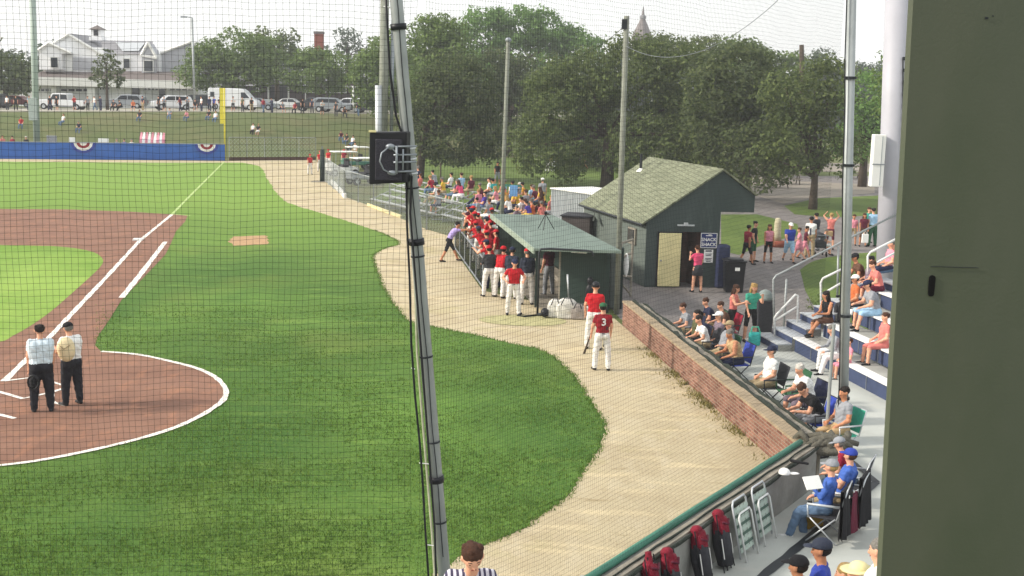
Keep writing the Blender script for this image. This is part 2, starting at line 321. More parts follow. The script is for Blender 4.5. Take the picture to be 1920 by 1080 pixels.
line('dirt_edge_line', [(322, 402), (357, 405)], .12, .02, 'line_paint')
line('batters_box_line', [(8, 716), (55, 710), (62, 712)], .09, .024, 'chalk_white')
line('batters_box_edge', [(-40, 726), (12, 740), (42, 749), (62, 745), (100, 736), (128, 727), (96, 717)], .1, .024, 'chalk_white')
line('catchers_box_line', [(97, 738), (98, 753), (104, 757), (124, 762)], .1, .02, 'chalk_white')
line('catchers_box_edge', [(-30, 772), (0, 779), (28, 786)], .11, .02, 'chalk_white')
mb = MB(); b0 = at(259, 451); mb.box((b0[0], b0[1], .05), (.42, .42, .08), rz=.17); tag(mb.build('first_base', 'white_paint', bevel=.02), 'white square first base bag on the foul line at the infield clay', 'base')
mb = MB(); c = at(980, 601)
mb.add([(c[0]+1.35*math.cos(i*.2094), c[1]+.9*math.sin(i*.2094), .012) for i in range(30)], [tuple(range(30))])
mat('faded_turf', C('a9a478'), .9, .2, 4, bump=.3)
tag(mb.build('on_deck_circle', 'faded_turf'), kind='structure')
# hard ground behind the wall: asphalt, concrete, grass islands
W0 = at(1503, 828, .8)[:2]; W1 = at(1112, 1080, .8)[:2]; WF = at(1160, 563, .75)[:2]
wd = Vector((W1[0]-W0[0], W1[1]-W0[1])).normalized()          # backstop wall direction
sheet('asphalt_yard', px([(1163, 598), (1100, 520), (1210, 500), (1340, 400), (1420, 330), (1700, 330), (1900, 420), (1900, 700), (1480, 700), (1390, 650), (1290, 640)]), -.004, 'asphalt')
sheet('concrete_apron', [(3.9, 34.2), (5.9, 34.6), (9.5, 36.5), (14, 36), (14, 10), (-6, 6), (-5, 9.3), W1, W0], .0, 'concrete')
mixmat('lawn_green', C('54662f'), [(C('637538'), .15, .4, .62, .8, (1, 1, 1)), (C('465a2a'), .6, .5, .66, .6, (1, .4, 1, 10)), (C('8b8a58'), 1.5, .6, .74, .5, (1, 1, 1))], bump=.7, bsc=10)
sheet('grass_island', px([(1352, 470), (1352, 402), (1420, 402), (1495, 420), (1500, 440), (1440, 455), (1385, 478)]), .002, 'lawn_green')
sheet('lawn_strip', px(smooth_px([(1500, 506), (1530, 488), (1600, 476), (1700, 470)])+px([])+[(1800, 560), (1560, 640), (1540, 600), (1510, 545)]), .004, 'lawn_green')
sheet('park_lawn', px([(700, 375), (760, 300), (860, 285), (1130, 287), (1200, 300), (1180, 360), (1030, 400)]), -.006, 'lawn_green')
sheet('park_path', px([(1400, 362), (1470, 382), (1520, 372), (1640, 362), (1640, 346), (1500, 340), (1400, 330)]), .003, 'path_pale')
sheet('lawn_patch', px([(1470, 386), (1530, 372), (1660, 366), (1700, 400), (1560, 408), (1490, 402)]), .004, 'lawn_green')
sheet('playground_ground', px([(1200, 348), (1420, 338), (1440, 322), (1700, 322), (1700, 308), (1200, 300)]), .002, 'path_pale')
# street on top of the bank
mb = MB()
xs = list(range(-120, 12, 6))
for x in xs:
    for dy in (27.5, 52): mb.v.append((x, interp(TOE, x)+dy, hz(x, interp(TOE, x)+dy)+.04))
mb.f = [(2*i, 2*i+2, 2*i+3, 2*i+1) for i in range(len(xs)-1)]; mb.m = [0]*len(mb.f)
tag(mb.build('street', 'street_grey', smooth=True), kind='structure')
# dark painted joints on the concrete
line('concrete_joint', [(1425, 1085), (1548, 984), (1643, 905)], .15, .012, 'dark_metal')
line('concrete_joint_far', [(1643, 905), (1600, 868), (1560, 838)], .13, .016, 'dark_metal')
# ------------------------------------------------------------ low walls
rowmat('brick_wall', C('6a4238'), C('926a5b'), C('8f7f70'), .3, .075, .012, var=.25)
mat('cap_stone', C('9a8a72'), .9, .18, 3, bump=.4)
BW0 = (W0[0]-.02, W0[1]+.2); BW1 = (WF[0]+.14, WF[1])
t = thing('brick_wall', 'low red brick retaining wall with tan stone cap along the warning track', 'wall', (*BW0, 0))
mb = MB(); mb.wall(BW0, BW1, -.05, .68, .32, side=-1)
dB = Vector((BW1[0]-BW0[0], BW1[1]-BW0[1])).normalized()
mb.build('brickwork', 'brick_wall', t, uvfn=lambda p, n: (p.x*dB.x+p.y*dB.y, p.z))
mb = MB(); nrm = Vector((-dB.y, dB.x)); nseg = 22; Ln = math.dist(BW0, BW1)
for i in range(nseg):
    a = Vector(BW0)+dB*(Ln*i/nseg+.006)-nrm*-.03; b = Vector(BW0)+dB*(Ln*(i+1)/nseg-.006)-nrm*-.03
    j = random.uniform(0, .012); mb.wall(a, b, .683, .735+j, .27+random.uniform(0, .03), side=-1)
mb.build('cap_stones', 'cap_stone', t)
def wob(a, b, n, amp, z, zamp):
    out = []
    for i in range(n+1):
        q = Vector(a).lerp(Vector(b), i/n); out.append((q.x+random.uniform(-amp, amp), q.y+random.uniform(-amp, amp), z+random.uniform(-zamp, zamp)))
    return out
mb = MB(); mb.wall(Vector(BW0)-nrm*.36, Vector(BW1)-nrm*.36, .55, .66, .3, side=-1); mb.wall(Vector(BW0)-nrm*.4, Vector(BW1)-nrm*.4, 0, .548, .05, side=-1); mb.build('inner_ledge', 'wood_grey', t)
mat('net_green', C('2c332c'), .9, .4, 8, bump=.6)
e0 = Vector(BW0)-nrm*.34; e1 = Vector(BW1)-nrm*.34
mb = MB(); mb.path(wob(e0, e1, 46, .03, .7, .03), [random.uniform(.035, .075) for _ in range(47)], 7); mb.path(wob(e0-nrm*.3, e1-nrm*.3, 40, .03, .66, .03), [random.uniform(.03, .06) for _ in range(41)], 6)
for i in range(60):
    q = e0.lerp(e1, random.random()); mb.path([(q.x, q.y, .72), (q.x+.05, q.y+.02, .6), (q.x+.02+random.uniform(-.1, .1), q.y+random.uniform(-.1, .1), .42)], .018, 5)
tag(mb.build('rolled_netting', 'net_green', smooth=True), 'dark rolled up netting draped along the back edge of the brick wall', 'netting')
# backstop wall with green top
nb = Vector((-wd.y, wd.x))      # left of direction (towards +x? decides inner side)
if nb.x < 0: nb = -nb
WE = (W1[0]+wd.x*9, W1[1]+wd.y*9)
t = thing('backstop_wall', 'low grey backstop wall with green top rail running to the bottom edge', 'wall', (*W0, 0))
mb = MB(); sgn = 1 if Vector((-wd.y, wd.x)).dot(nb) > 0 else -1
mb.wall(W0, WE, -.05, .74, .3, side=sgn); mb.build('wall_body', mat('wall_inner', C('8f8f8a'), .9, .2, 2, bump=.3), t)
mb = MB(); a = Vector(W0)-nb*.02; b = Vector(WE)-nb*.02
mb.path([(a.lerp(b, i/40).x, a.lerp(b, i/40).y, .79+random.uniform(-.006, .006)) for i in range(41)], .055, 8); mb.build('green_rail', 'green_trim', t, smooth=True)
mb = MB(); a2 = Vector(W0)+nb*.09; b2 = Vector(WE)+nb*.09
mb.wall(a2, b2, .743, .775, .19, side=sgn); mb.build('ledge', 'wood_grey', t)
mb = MB(); a3 = Vector(W0)+nb*.32; b3 = Vector(WE)+nb*.32
mb.path(wob(a3, b3, 40, .015, .73, .015), [random.uniform(.02, .035) for _ in range(41)], 6); mb.path(wob(a3-nb*.13, b3-nb*.13, 40, .02, .79, .008), [random.uniform(.012, .02) for _ in range(41)], 6); mb.build('net_hem', 'net_green', t, smooth=True)
t = thing('corner_tarp', 'dark crumpled tarp and netting heaped on the wall corner below the net pole', 'tarp', (W0[0]+.5, W0[1]+.2, 0))
mb = MB()
for i in range(16):
    q = (W0[0]+.35+random.uniform(-.4, .75), W0[1]+.1+random.uniform(-.35, .35)); q2 = (W0[0]+.35+random.uniform(-.4, .75), W0[1]+.2+random.uniform(-.35, .35))
    mb.path([(*q, .74), ((q[0]+q2[0])/2, (q[1]+q2[1])/2, .86+random.uniform(-.05, .06)), (*q2, .7)], [.05, .07, .04], 6)
mb.ell((W0[0]+.45, W0[1]+.15, .66), (.55, .4, .12)); mb.build('tarp_folds', mat('tarp_grey', C('5d5a50'), .8, .3, 6, bump=.6), t, smooth=True)
# outfield fence
BL = at(-500, 287); B0 = at(0, 297.5); B1 = at(422, 301)
def fh(p): return 1.45
t = thing('outfield_fence', 'blue covered right field fence with red white and blue bunting', 'fence', (*B1[:2], 0))
mb = MB(); mb.wall(BL, B0, 0, 1.45, .06); mb.wall(B0, B1, 0, 1.45, .06); mb.build('blue_cover', 'blue_screen', t)
mb = MB(); mb.tube((*BL[:2], 1.47), (*B0[:2], 1.47), .035); mb.tube((*B0[:2], 1.47), (*B1[:2], 1.47), .035); mb.build('top_rail', 'steel', t)
def bunting(xp, yp):
    k = min(range(400), key=lambda i: abs(proj(lerp(B0, B1, i/400))[0]-xp)); p = lerp(B0, B1, k/400); _n = Vector((-(B1[1]-B0[1]), B1[0]-B0[0])).normalized(); _n = _n if _n.y < 0 else -_n; p = (p[0]+_n.x*.12, p[1]+_n.y*.12, 0)
    d = Vector((B1[0]-B0[0], B1[1]-B0[1], 0)).normalized()
    for nm, ra, rb, m in (('bunting_blue', .78, 1.05, 'royal_blue'), ('bunting_white', .55, .8, 'white_cloth'), ('bunting_red', .3, .56, 'deep_red'), ('bunting_center', 0, .3, 'white_cloth')):
        mb = MB(); n = 14; vs = []
        for i in range(n+1):
            a = math.pi+math.pi*i/n
            for r in (ra, rb): vs.append((p[0]+d.x*r*math.cos(a), p[1]+d.y*r*math.cos(a)-.02*(i % 2), 1.45+r*.85*math.sin(a)))
        mb.add(vs, [(2*i, 2*i+1, 2*i+3, 2*i+2) for i in range(n)]); mb.build(nm, m, t)
bunting(157, 270); bunting(388, 272)
# brown board fence right of the foul pole, chain-link side fence
A = at(430, 301); Bp = at(592, 300)
t = thing('corner_fence', 'low brown board and tall chain link fence closing the right field corner', 'fence', (*A[:2], 0))
mb = MB(); mb.wall(A, Bp, 0, .3, .08); mb.build('kick_board', 'brown_board', t)
mb = MB()
for i in range(6): q = lerp(A, Bp, i/5); mb.tube((q[0], q[1], .3), (q[0], q[1], 2.1), .03)
mb.tube((*A[:2], 2.1), (*Bp[:2], 2.1), .03); mb.build('posts', 'galv', t)
def meshwire(mb, a, b, z0, z1, cell, r):
    L = math.dist(a[:2], b[:2]); H = z1-z0; n = int((L+H)/cell)
    for i in range(n):
        for s in (1, -1):
            u0 = i*cell-H if s > 0 else i*cell; u1 = u0+s*H if s > 0 else u0-H
            za, zb = z0, z1
            if s < 0: u0, u1 = i*cell, i*cell-H
            lo, hi = (u0, u1) if u0 < u1 else (u1, u0)
            zl, zh = (za, zb) if u0 < u1 else (zb, za)
            if hi <= 0 or lo >= L: continue
            if lo < 0: zl += (zh-zl)*(-lo)/(hi-lo); lo = 0
            if hi > L: zh = zl+(zh-zl)*(L-lo)/(hi-lo); hi = L
            p = lerp(a[:2], b[:2], lo/L); q = lerp(a[:2], b[:2], hi/L); mb.tube((*p, zl), (*q, zh), r, n=3, caps=False)
mb = MB(); meshwire(mb, A, Bp, .3, 2.1, .35, .008); mb.build('chain_link', 'galv', t)
side = [at(608, 340), at(645, 371), at(700, 390), at(800, 431), at(868, 452)]
t = thing('side_fence', 'grey chain link fence with top rail between the track and the small bleachers', 'fence', (*side[2][:2], 0))
mb = MB(); mw = MB()
for a, b in zip(side, side[1:]):
    n = max(1, int(math.dist(a[:2], b[:2])/3))
    for i in range(n+1): q = lerp(a, b, i/n); mb.tube((q[0], q[1], 0), (q[0], q[1], 1.75), .035)
    mb.tube((*a[:2], 1.75), (*b[:2], 1.75), .03); meshwire(mw, a, b, .05, 1.72, .22, .005)
mb.build('posts', 'galv', t); mw.build('chain_link', 'galv', t)
mb = MB(); mb.wall(at(620, 344), at(645, 372), 0, .3, .15); tag(mb.build('white_board', 'white_paint', bevel=.01), 'short white board lying along the foot of the side fence', 'board')
mb = MB(); mb.wall(at(688, 386), at(750, 409), 0, .16, .12); tag(mb.build('edge_timber', 'cream_paint', bevel=.01), 'pale edging timber along the track before the bleachers', 'timber')
# padded dark post in the bullpen corner
p = at(604, 341); t = thing('bullpen_post', 'dark padded post standing at the bullpen corner of the warning track', 'post', p)
mb = MB(); mb.tube(p, (p[0], p[1], 2.35), .17, n=14); mb.build('padding', 'green_dark', t, smooth=True); mb = MB(); mb.tube((p[0], p[1], 2.35), (p[0], p[1], 2.6), .05); mb.build('post_top', 'steel', t)
mb = MB(); mb.box((p[0], p[1], .02), (1.5, 1., .04)); mb.build('base_pad', 'wood_grey', t)
# foul pole
p = at(422, 300); tp = dp(419, 165, p[1]); t = thing('foul_pole', 'tall yellow right field foul pole with mesh wing', 'foul pole', p)
mb = MB(); mb.tube(p, (p[0], p[1], tp[2]), .075, n=12); mb.build('pole', 'yellow_paint', t, smooth=True)
zb = dp(420, 232, p[1])[2]
mb = MB(); mb.box((p[0]-.24, p[1], (tp[2]+zb)/2), (.28, .05, tp[2]-zb)); mb.build('wing', 'yellow_paint', t)
mb = MB(); mb.tube((p[0]-.4, p[1], zb), (p[0]-.4, p[1], tp[2]), .03); mb.build('wing_bar', 'yellow_paint', t)
mixmat('roof_teal', C('6f7d75'), [(C('5c6862'), .7, .45, .65, .7, (1, .3, 1)), (C('86938a'), 2., .55, .7, .6, (1, .25, 1)), (C('4f5a54'), 7., .62, .75, .5, (1, 1, 1))], rough=.8, bump=.2)
# ------------------------------------------------------------ dugout
mat('dug_green', C('2c3d37'), .65, .12, 1.5, bump=.1); mat('dug_floor', C('8b8478'), .8)
mat('fascia_grey', C('8d9a8c'), .7, .15, 2)
F0, F1, K0, K1 = (.82, 39.2), (-.6, 48.6), (3.1, 38.7), (1.6, 48.)
t = thing('dugout', 'dark green dugout with pale green roof beside the first base line', 'dugout', (*F0, 0))
def off(p, q, d):  # shift along p->q
    v = Vector((q[0]-p[0], q[1]-p[1])).normalized()*d; return (p[0]+v.x, p[1]+v.y)
S1 = lerp(F0, K0, .32)
mb = MB(); mb.wall(S1, K0, 0, 2.02, .12); mb.build('side_wall', 'dug_green', t)
mb = MB(); mb.wall(K0, K1, 0, 2.0, .12); mb.build('back_wall', 'dug_green', t)
mb = MB(); mb.wall(F1, K1, 0, 2.0, .12, side=-1); mb.build('far_wall', 'dug_green', t)
mb = MB()
mb.quadbox([off(off(F0, F1, -.95), (F0[0]-5, F0[1]-.5), .3), off(off(K0, K1, -.95), (8, 37), .12), off(K1, K0, -.3), off(off(F1, F0, -.3), (-6, 48), .3)], [2.0, 2.06, 2.06, 2.0], [2.08, 2.15, 2.15, 2.08])
mb.build('roof', 'roof_teal', t)
mb = MB(); a = off(off(F0, F1, -.96), (F0[0]-5, F0[1]-.5), .32); b = off(off(F1, F0, -.3), (-6, 48), .32); mb.wall(a, b, 1.9, 2.085, .05, side=-1); mb.build('fascia', 'fascia_grey', t)
for k in (.02, .34, .66, .99):
    mb = MB(); q = lerp(F0, F1, k); mb.box((*q, 1.0), (.09, .09, 2.)); mb.build('post', 'green_dark', t)
mb = MB(); q0 = lerp(off(K0, K1, .3), F0, .18); q1 = lerp(off(K1, K0, .3), F1, .18)
mb.wall(q0, q1, .42, .47, .4); mb.wall(q0, q1, .0, .42, .06); mb.build('bench', 'wood_grey', t)
mb = MB(); mb.quadbox([F0, K0, K1, F1], .0, .03); mb.build('slab', 'dug_floor', t)
mb = MB(); p = lerp(S1, K0, .3); mb.box((p[0]+.1, p[1]-.12, 1.93), (.5, .12, .05), rz=-.3); mb.build('floodlight', 'white_paint', t)
mb = MB(); mb.wall(off(S1, K0, -.06), S1, 0, 2.02, .13); mb.build('wall_edge', 'wood_grey', t)
# pipe frame in front of the dugout side
f0 = dp(1008, 580, 37.8); f1 = dp(1112, 480, 37.5); f2 = dp(1095, 592, 37.7)
t = thing('pipe_screen', 'dark bent pipe frame with low rail guarding the near end of the dugout', 'frame', (f0[0], f0[1], 0))
top = dp(1009, 467, 37.8)
mb = MB(); mb.path([(f0[0], f0[1], 0), (f0[0], f0[1], top[2]-.12), (f0[0]+.05, f0[1], top[2]), (f0[0]+.3, f0[1], top[2]+.02), dp(1100, 470, 37.6), dp(1110, 472, 37.55), f1], .035, 8); mb.build('pipe', 'dark_metal', t, smooth=True)
mb = MB(); e = (f2[0], f2[1], .06); mb.path([(f0[0], f0[1], .06), e], .05, 8); mb.path([(f0[0]-.05, f0[1], .03), (f0[0]-.4, f0[1]-.3, .03), (f0[0]-.62, f0[1]-.15, .03), (f0[0]-.5, f0[1]+.25, .03)], .035, 6); mb.build('bottom_rail', 'dark_metal', t, smooth=True)
# dugout front rail: fence the players lean on
r0, r1 = at(905, 542), at(853, 468)
t = thing('dugout_rail', 'low grey rail fence with netting in front of the dugout', 'rail', (*r0[:2], 0))
mb = MB(); mb.tube((*r0[:2], 1.1), (*r1[:2], 1.1), .03); mb.tube((*r0[:2], .08), (*r1[:2], .08), .03)
for i in range(6): q = lerp(r0, r1, i/5); mb.tube((q[0], q[1], 0), (q[0], q[1], 1.1), .03)
mb.build('rail_frame', 'steel', t); mb = MB(); meshwire(mb, r0, r1, .1, 1.08, .12, .004); mb.build('netting', 'net_green', t)
# buckets, bags and bats by the dugout end
def bucket(xp, yp, label, m='white_paint', s=1., tilt=0):
    p = at(xp, yp); t = thing('equipment_bucket', label, 'bucket', p, group='equipment outside the dugout')
    mb = MB(); mb.lathe([(.13*s, 0), (.16*s, .36*s), (.165*s, .37*s), (.15*s, .37*s), (.14*s, .3*s)], p, 14); mb.build('body', m, t, smooth=True)
    mb = MB(); mb.path([(p[0]+.155*s*math.cos(a), p[1], p[2]+.36*s+.1*math.sin(a)*s) for a in [k*math.pi/8 for k in range(9)]], .008, 5); mb.build('handle', 'steel', t)
mat('bag_white', C('cfcdc6'), .8, .15, 6, bump=.5); mat('bag_grey', C('9c948e'), .8, .2, 6, bump=.5)
bucket(1093, 597, 'white bucket at the right end of the dugout gear')
bucket(1115, 594, 'pale bucket nearest the on deck batter', 'bag_white', 1.2)
def gearbag(xp, yp, label, m, w=.75, h=.5):
    p = at(xp, yp); t = thing('equipment_bag', label, 'bag', p, group='equipment outside the dugout')
    mb = MB(); n = 8
    mb.ell((p[0], p[1], h*.5), (w/2, .2, h*.52), 14, 9); mb.box((p[0], p[1], h*.35), (w*.8, .34, h*.66)); o = mb.build('bag_body', m, t, smooth=True)
    sm = o.modifiers.new('remesh', 'REMESH'); sm.mode = 'VOXEL'; sm.voxel_size = .04
    mb = MB(); mb.path([(p[0]-w*.25, p[1]-.2, h*.7), (p[0]-w*.12, p[1]-.26, h*1.05), (p[0]+w*.12, p[1]-.26, h*1.05), (p[0]+w*.25, p[1]-.2, h*.7)], .018, 5); mb.build('strap', 'charcoal', t)
gearbag(1040, 595, 'white equipment bag standing next to the pipe post', 'bag_white', .5, .6)
gearbag(1062, 597, 'large white equipment bag in the middle of the gear row', 'bag_white', .75, .65)
gearbag(1082, 598, 'grey and orange tinted gear bag between white bags', 'bag_grey', .5, .5)
p = at(1021, 596); t = thing('batting_helmet', 'dark batting helmet hanging low behind the pipe post', 'helmet', (p[0], p[1], .02)); mb = MB(); mb.ell((p[0], p[1], .17), (.13, .15, .15), 12, 8); mb.build('shell', 'black_plastic', t, smooth=True); mb = MB(); mb.box((p[0], p[1]-.16, .13), (.2, .12, .02)); mb.build('bill', 'black_plastic', t)
p = at(1065, 592); mb = MB(); mb.tube((p[0], p[1], .55), (p[0]-.06, p[1], 1.32), .016, .033, 8); tag(mb.build('baseball_bat', 'steel_light', smooth=True), 'silver bat standing upright out of the white gear bags', 'bat')
p = dp(1105, 560, 38.5); t = thing('catchers_gear', 'dark catchers gear hanging on the dugout side wall', 'gear', (p[0], p[1], .02)); mb = MB()
mb.ell((p[0]+.02, p[1]-.12, .72), (.17, .09, .28), 10, 7); mb.ell((p[0], p[1]-.12, 1.08), (.11, .1, .13), 10, 7); mb.build('chest_guard', 'black_plastic', t, smooth=True)
for s in (-1, 1): mb = MB(); mb.tube((p[0]+.1*s, p[1]-.13, .5), (p[0]+.14*s, p[1]-.2, .03), .06, .05); mb.build('shin_guard', 'deep_red' if s > 0 else 'charcoal', t)
# tripod on the dugout roof
p = dp(1022, 436, 42.5); zt = 2.2
t = thing('roof_tripod', 'small black camera tripod standing on the dugout roof', 'tripod', (p[0], p[1], zt))
mb = MB(); ap = (p[0], p[1], zt+.55)
for a in (.3, 2.4, 4.5): mb.tube(ap, (p[0]+.33*math.cos(a), p[1]+.33*math.sin(a), zt+.02), .014)
mb.build('tripod_legs', 'black_plastic', t); mb = MB(); mb.box((p[0], p[1], zt+.6), (.1, .14, .1)); mb.build('tripod_head', 'black_plastic', t)
# grey gate and padded post next to the dugout
p = at(1150, 578)
t = thing('padded_post', 'tall grey green padded post between dugout and brick wall', 'post', p)
mb = MB(); mb.box((p[0], p[1], 1.02), (.34, .3, 2.04)); mb.build('pad', mat('pad_grey', C('5c6460'), .7, .12, 2), t, bevel=.04); mb = MB(); mb.box((p[0]+.22, p[1]+.02, 1.0), (.1, .26, 2.02)); mb.build('pad_edge', 'green_dark', t)
g0, g1 = at(1160, 566), at(1182, 556)
t = thing('yard_gate', 'tall weathered grey gate frame with white jug between dugout and shed', 'gate', (*g0[:2], 0))
mb = MB(); H = 2.0
for q in (g0, g1): mb.tube((q[0], q[1], 0), (q[0], q[1], H), .045)
mb.tube((*g0[:2], H), (*g1[:2], H), .045); mb.tube((*g0[:2], .9), (*g1[:2], .7), .04); mb.tube((*g0[:2], .7), (*g1[:2], .08), .035); mb.tube((*g0[:2], 1.5), lerp((*g0[:2], 1.7), (*g1[:2], 1.5), .8), .05)
mb.build('gate_frame', 'wood_grey', t); mb = MB(); q = lerp(g0, g1, .5); mb.ell((q[0], q[1]-.08, 1.2), (.09, .06, .42), 10, 8); mb.build('white_roll', 'paper', t, smooth=True)
# ------------------------------------------------------------ snack shed
rowmat('shingles', C('70745f'), C('82866f'), C('585c4c'), .33, .16, .012, var=.12, bump=.4)
g = Vector((.994, .11)).normalized(); bk = Vector((-1.85, 7.0)).normalized(); nbk = Vector((-g.y, g.x))
G0 = Vector((4.83, 44.3)); gw = 2.74; LEN = 7.4
def sp(s, d, z): q = G0+g*s+(bk*d if d >= 0 else nbk*d); return (q.x, q.y, z)     # s along gable wall, d back, z up
AP = 4.31; EV = 2.41; sl = (AP-EV)/gw; OV = 1.25
t = thing('snack_shed', 'dark green snack shed with pale shingled gable roof and open doorway', 'shed', sp(0, 0, 0))
D0, D1 = .62+.62, .62+1.42        # doorway
mb = MB()
zr = AP-sl*OV
# front gable wall with doorway opening
mb.add([sp(0, 0, 0), sp(D0, 0, 0), sp(D0, 0, 2.05), sp(0, 0, 2.05)], [(0, 1, 2, 3)])
mb.add([sp(D1, 0, 0), sp(gw, 0, 0), sp(gw, 0, 2.05), sp(D1, 0, 2.05)], [(0, 1, 2, 3)])
mb.add([sp(0, 0, 2.05), sp(gw, 0, 2.05), sp(gw, 0, AP-.03), sp(0, 0, EV-.03)], [(0, 1, 2, 3)])
mb.add([sp(gw, 0, 2.8), sp(gw+OV, 0, 2.8), sp(gw+OV, 0, zr-.03), sp(gw, 0, AP-.03)], [(0, 1, 2, 3)])
mb.add([sp(gw, 0, 2.8), sp(gw+OV, 0, 2.8), sp(gw+OV, LEN, 2.8), sp(gw, LEN, 2.8)], [(0, 1, 2, 3)])
mb.add([sp(gw+OV, 0, 2.8), sp(gw+OV, LEN, 2.8), sp(gw+OV, LEN, zr-.03), sp(gw+OV, 0, zr-.03)], [(0, 1, 2, 3)])
mb.add([sp(gw, 0, 0), sp(gw, LEN, 0), sp(gw, LEN, 2.8), sp(gw, 0, 2.8)], [(0, 1, 2, 3)])
mb.add([sp(0, LEN, 0), sp(gw, LEN, 0), sp(gw, LEN, AP-.03), sp(0, LEN, EV-.03)], [(0, 1, 2, 3)])
mb.add([sp(gw, LEN, 2.8), sp(gw+OV, LEN, 2.8), sp(gw+OV, LEN, zr-.03), sp(gw, LEN, AP-.03)], [(0, 1, 2, 3)])
mixmat('shed_green', C('454f4d'), [(C('3a4543'), .8, .45, .65, .7, (1, 1, .3)), (C('525d59'), 2.2, .58, .72, .6, (1, 1, .25)), (C('33403c'), 12., .66, .75, .5, (1, 1, .2))], rough=.7, bump=.15)
mb.build('wall', 'shed_green', t)
mb = MB(); mb.add([sp(0, 0, 0), sp(0, LEN, 0), sp(0, LEN, EV-.03), sp(0, 0, EV-.03)], [(0, 1, 2, 3)]); mb.build('side_wall', mat('shed_side', C('626b65'), .7, .15, 1., bump=.15, bsc=20), t)
mb = MB(); mb.add([sp(D0, 1.2, 0), sp(D1, 1.2, 0), sp(D1, 1.2, 2.05), sp(D0, 1.2, 2.05)], [(0, 1, 2, 3)], 0)
mb.add([sp(D0, 0, 0), sp(D0, 1.2, 0), sp(D0, 1.2, 2.05), sp(D0, 0, 2.05)], [(0, 1, 2, 3)], 0); mb.add([sp(D1, 0, 0), sp(D1, 1.2, 0), sp(D1, 1.2, 2.05), sp(D1, 0, 2.05)], [(0, 1, 2, 3)], 0)
mb.add([sp(D0, 0, 2.04), sp(D1, 0, 2.04), sp(D1, 1.2, 2.04), sp(D0, 1.2, 2.04)], [(0, 1, 2, 3)], 0)
mb.build('doorway', mat('door_inside', C('5a4038'), .7, .3, 3), t)
mb = MB(); u = (g.x, g.y, 0)
e = .16; th = .07
A0, A1 = sp(-.18, -.1, EV-sl*.18), sp(-.18, LEN+.1, EV-sl*.18); R0, R1 = sp(gw, -.1, AP), sp(gw, LEN+.1, AP)
def slab(mb, q, th, mi=0): mb.add([(*p[:2], p[2]+th) for p in q]+list(q), [(0, 1, 2, 3), (7, 6, 5, 4), (0, 4, 5, 1), (1, 5, 6, 2), (2, 6, 7, 3), (3, 7, 4, 0)], mi)
slab(mb, [A0, R0, R1, A1], th)
Z0, Z1 = sp(gw+OV+.05, -.1, zr-.04), sp(gw+OV+.05, LEN+.1, zr-.04)
slab(mb, [R0, Z0, Z1, R1], th)
gs = Vector((g.x, g.y, sl)).normalized(); bk3 = Vector((bk.x, bk.y, 0))
rf = mb.build('roof', 'shingles', t, uvfn=lambda p, n: ((p-Vector(A0)).dot(bk3), (p-Vector(A0)).dot(gs)))
mb = MB(); q = sp(2.0, 6.4, AP-sl*.75); mb.tube(q, (q[0], q[1], q[2]+.75), .055, n=10); mb.build('vent_pipe', 'dark_metal', rf); mb = MB(); mb.lathe([(.2, 0), (.06, .14)], (q[0], q[1], q[2]+.02)); mb.build('vent_collar', 'white_paint', rf)
mb = MB(); mb.tube(A0, A1, .045); mb.build('gutter', 'dark_metal', t)
d0 = Vector(sp(D0-.02, -.05, 0)); 
mb = MB(); mb.box(tuple(Vector(sp(D0-.62+.27, -.07, 1.02))), (.82, .05, 1.96), rz=math.atan2(g.y, g.x)); dr = mb.build('door', 'cream_paint', t, bevel=.01)
dr['label'] = 'cream coloured open door folded against the wall'
mb = MB(); ang = math.atan2(g.y, g.x)
for zz in (.1, 2.0): mb.box(tuple(Vector(sp(D0-.35, -.045, zz+.0))), (.94, .03, .1), rz=ang)
for ss in (-.45, .43): mb.box(tuple(Vector(sp(D0-.35+ss, -.045, 1.05))), (.06, .03, 2.0), rz=ang)
mb.build('door_trim', 'black_plastic', t)
mb = MB(); mb.tube(sp(D0-.68, -.1, 1.0), sp(D0-.68, -.16, 1.0), .03); mb.build('door_handle', 'steel', dr)
mb = MB(); mb.box(sp(D0+.2, -.09, 2.3), (.62, .1, .05), rz=ang); mb.box(sp(D0+.2, -.09, 2.36), (.14, .1, .07), rz=ang); mb.build('door_lamp', 'steel_light', t)
sc_ = sp(2.33, -.05, 1.75)
mb = MB(); mb.box(sc_, (.62, .04, .56), rz=ang, mi=0); sg = mb.build('shop_sign', ['sign_blue'], t)
ux = (g.x, g.y, 0); fr = lambda s, z, d=-.074: frame_mat(sp(s, d, z), ux, (0, 0, 1))
text_mesh('sign_letters', 'SNACK', .17, 'white_paint', sg, fr(2.33, 1.78), bold=.004); text_mesh('sign_letters', 'SHACK', .17, 'white_paint', sg, fr(2.33, 1.6), bold=.004)
mb = MB()
for a, b, c, d_ in ((0, .265, .6, .02), (0, -.265, .6, .02)): mb.box(sp(2.33+a, -.075, 1.75+b), (c, .008, d_), rz=ang)
for a in (-.295, .295): mb.box(sp(2.33+a, -.075, 1.75), (.02, .008, .53), rz=ang)
mb.box(sp(2.33, -.075, 1.93), (.24, .006, .03), rz=ang); mb.box(sp(2.36, -.075, 1.965), (.12, .006, .02), rz=ang)
mb.build('sign_border', 'white_paint', sg)
mb = MB(); mb.box(sp(2.35, -.04, 1.17), (.34, .015, .48), rz=ang); pn = mb.build('notice', 'paper', t)
mb = MB()
for k, wv in enumerate((.22, .0, .24, .2, .0, .24, .22, .18)):
    if wv: mb.box(sp(2.35, -.051, 1.36-.055*k), (wv, .006, .026 if k else .05), rz=ang)
mb.build('notice_lines', mat('ink', C('4a4c58'), .8), pn)
mb = MB(); q = sp(0, 1.35, 1.72); ab = math.atan2(bk.y, bk.x)
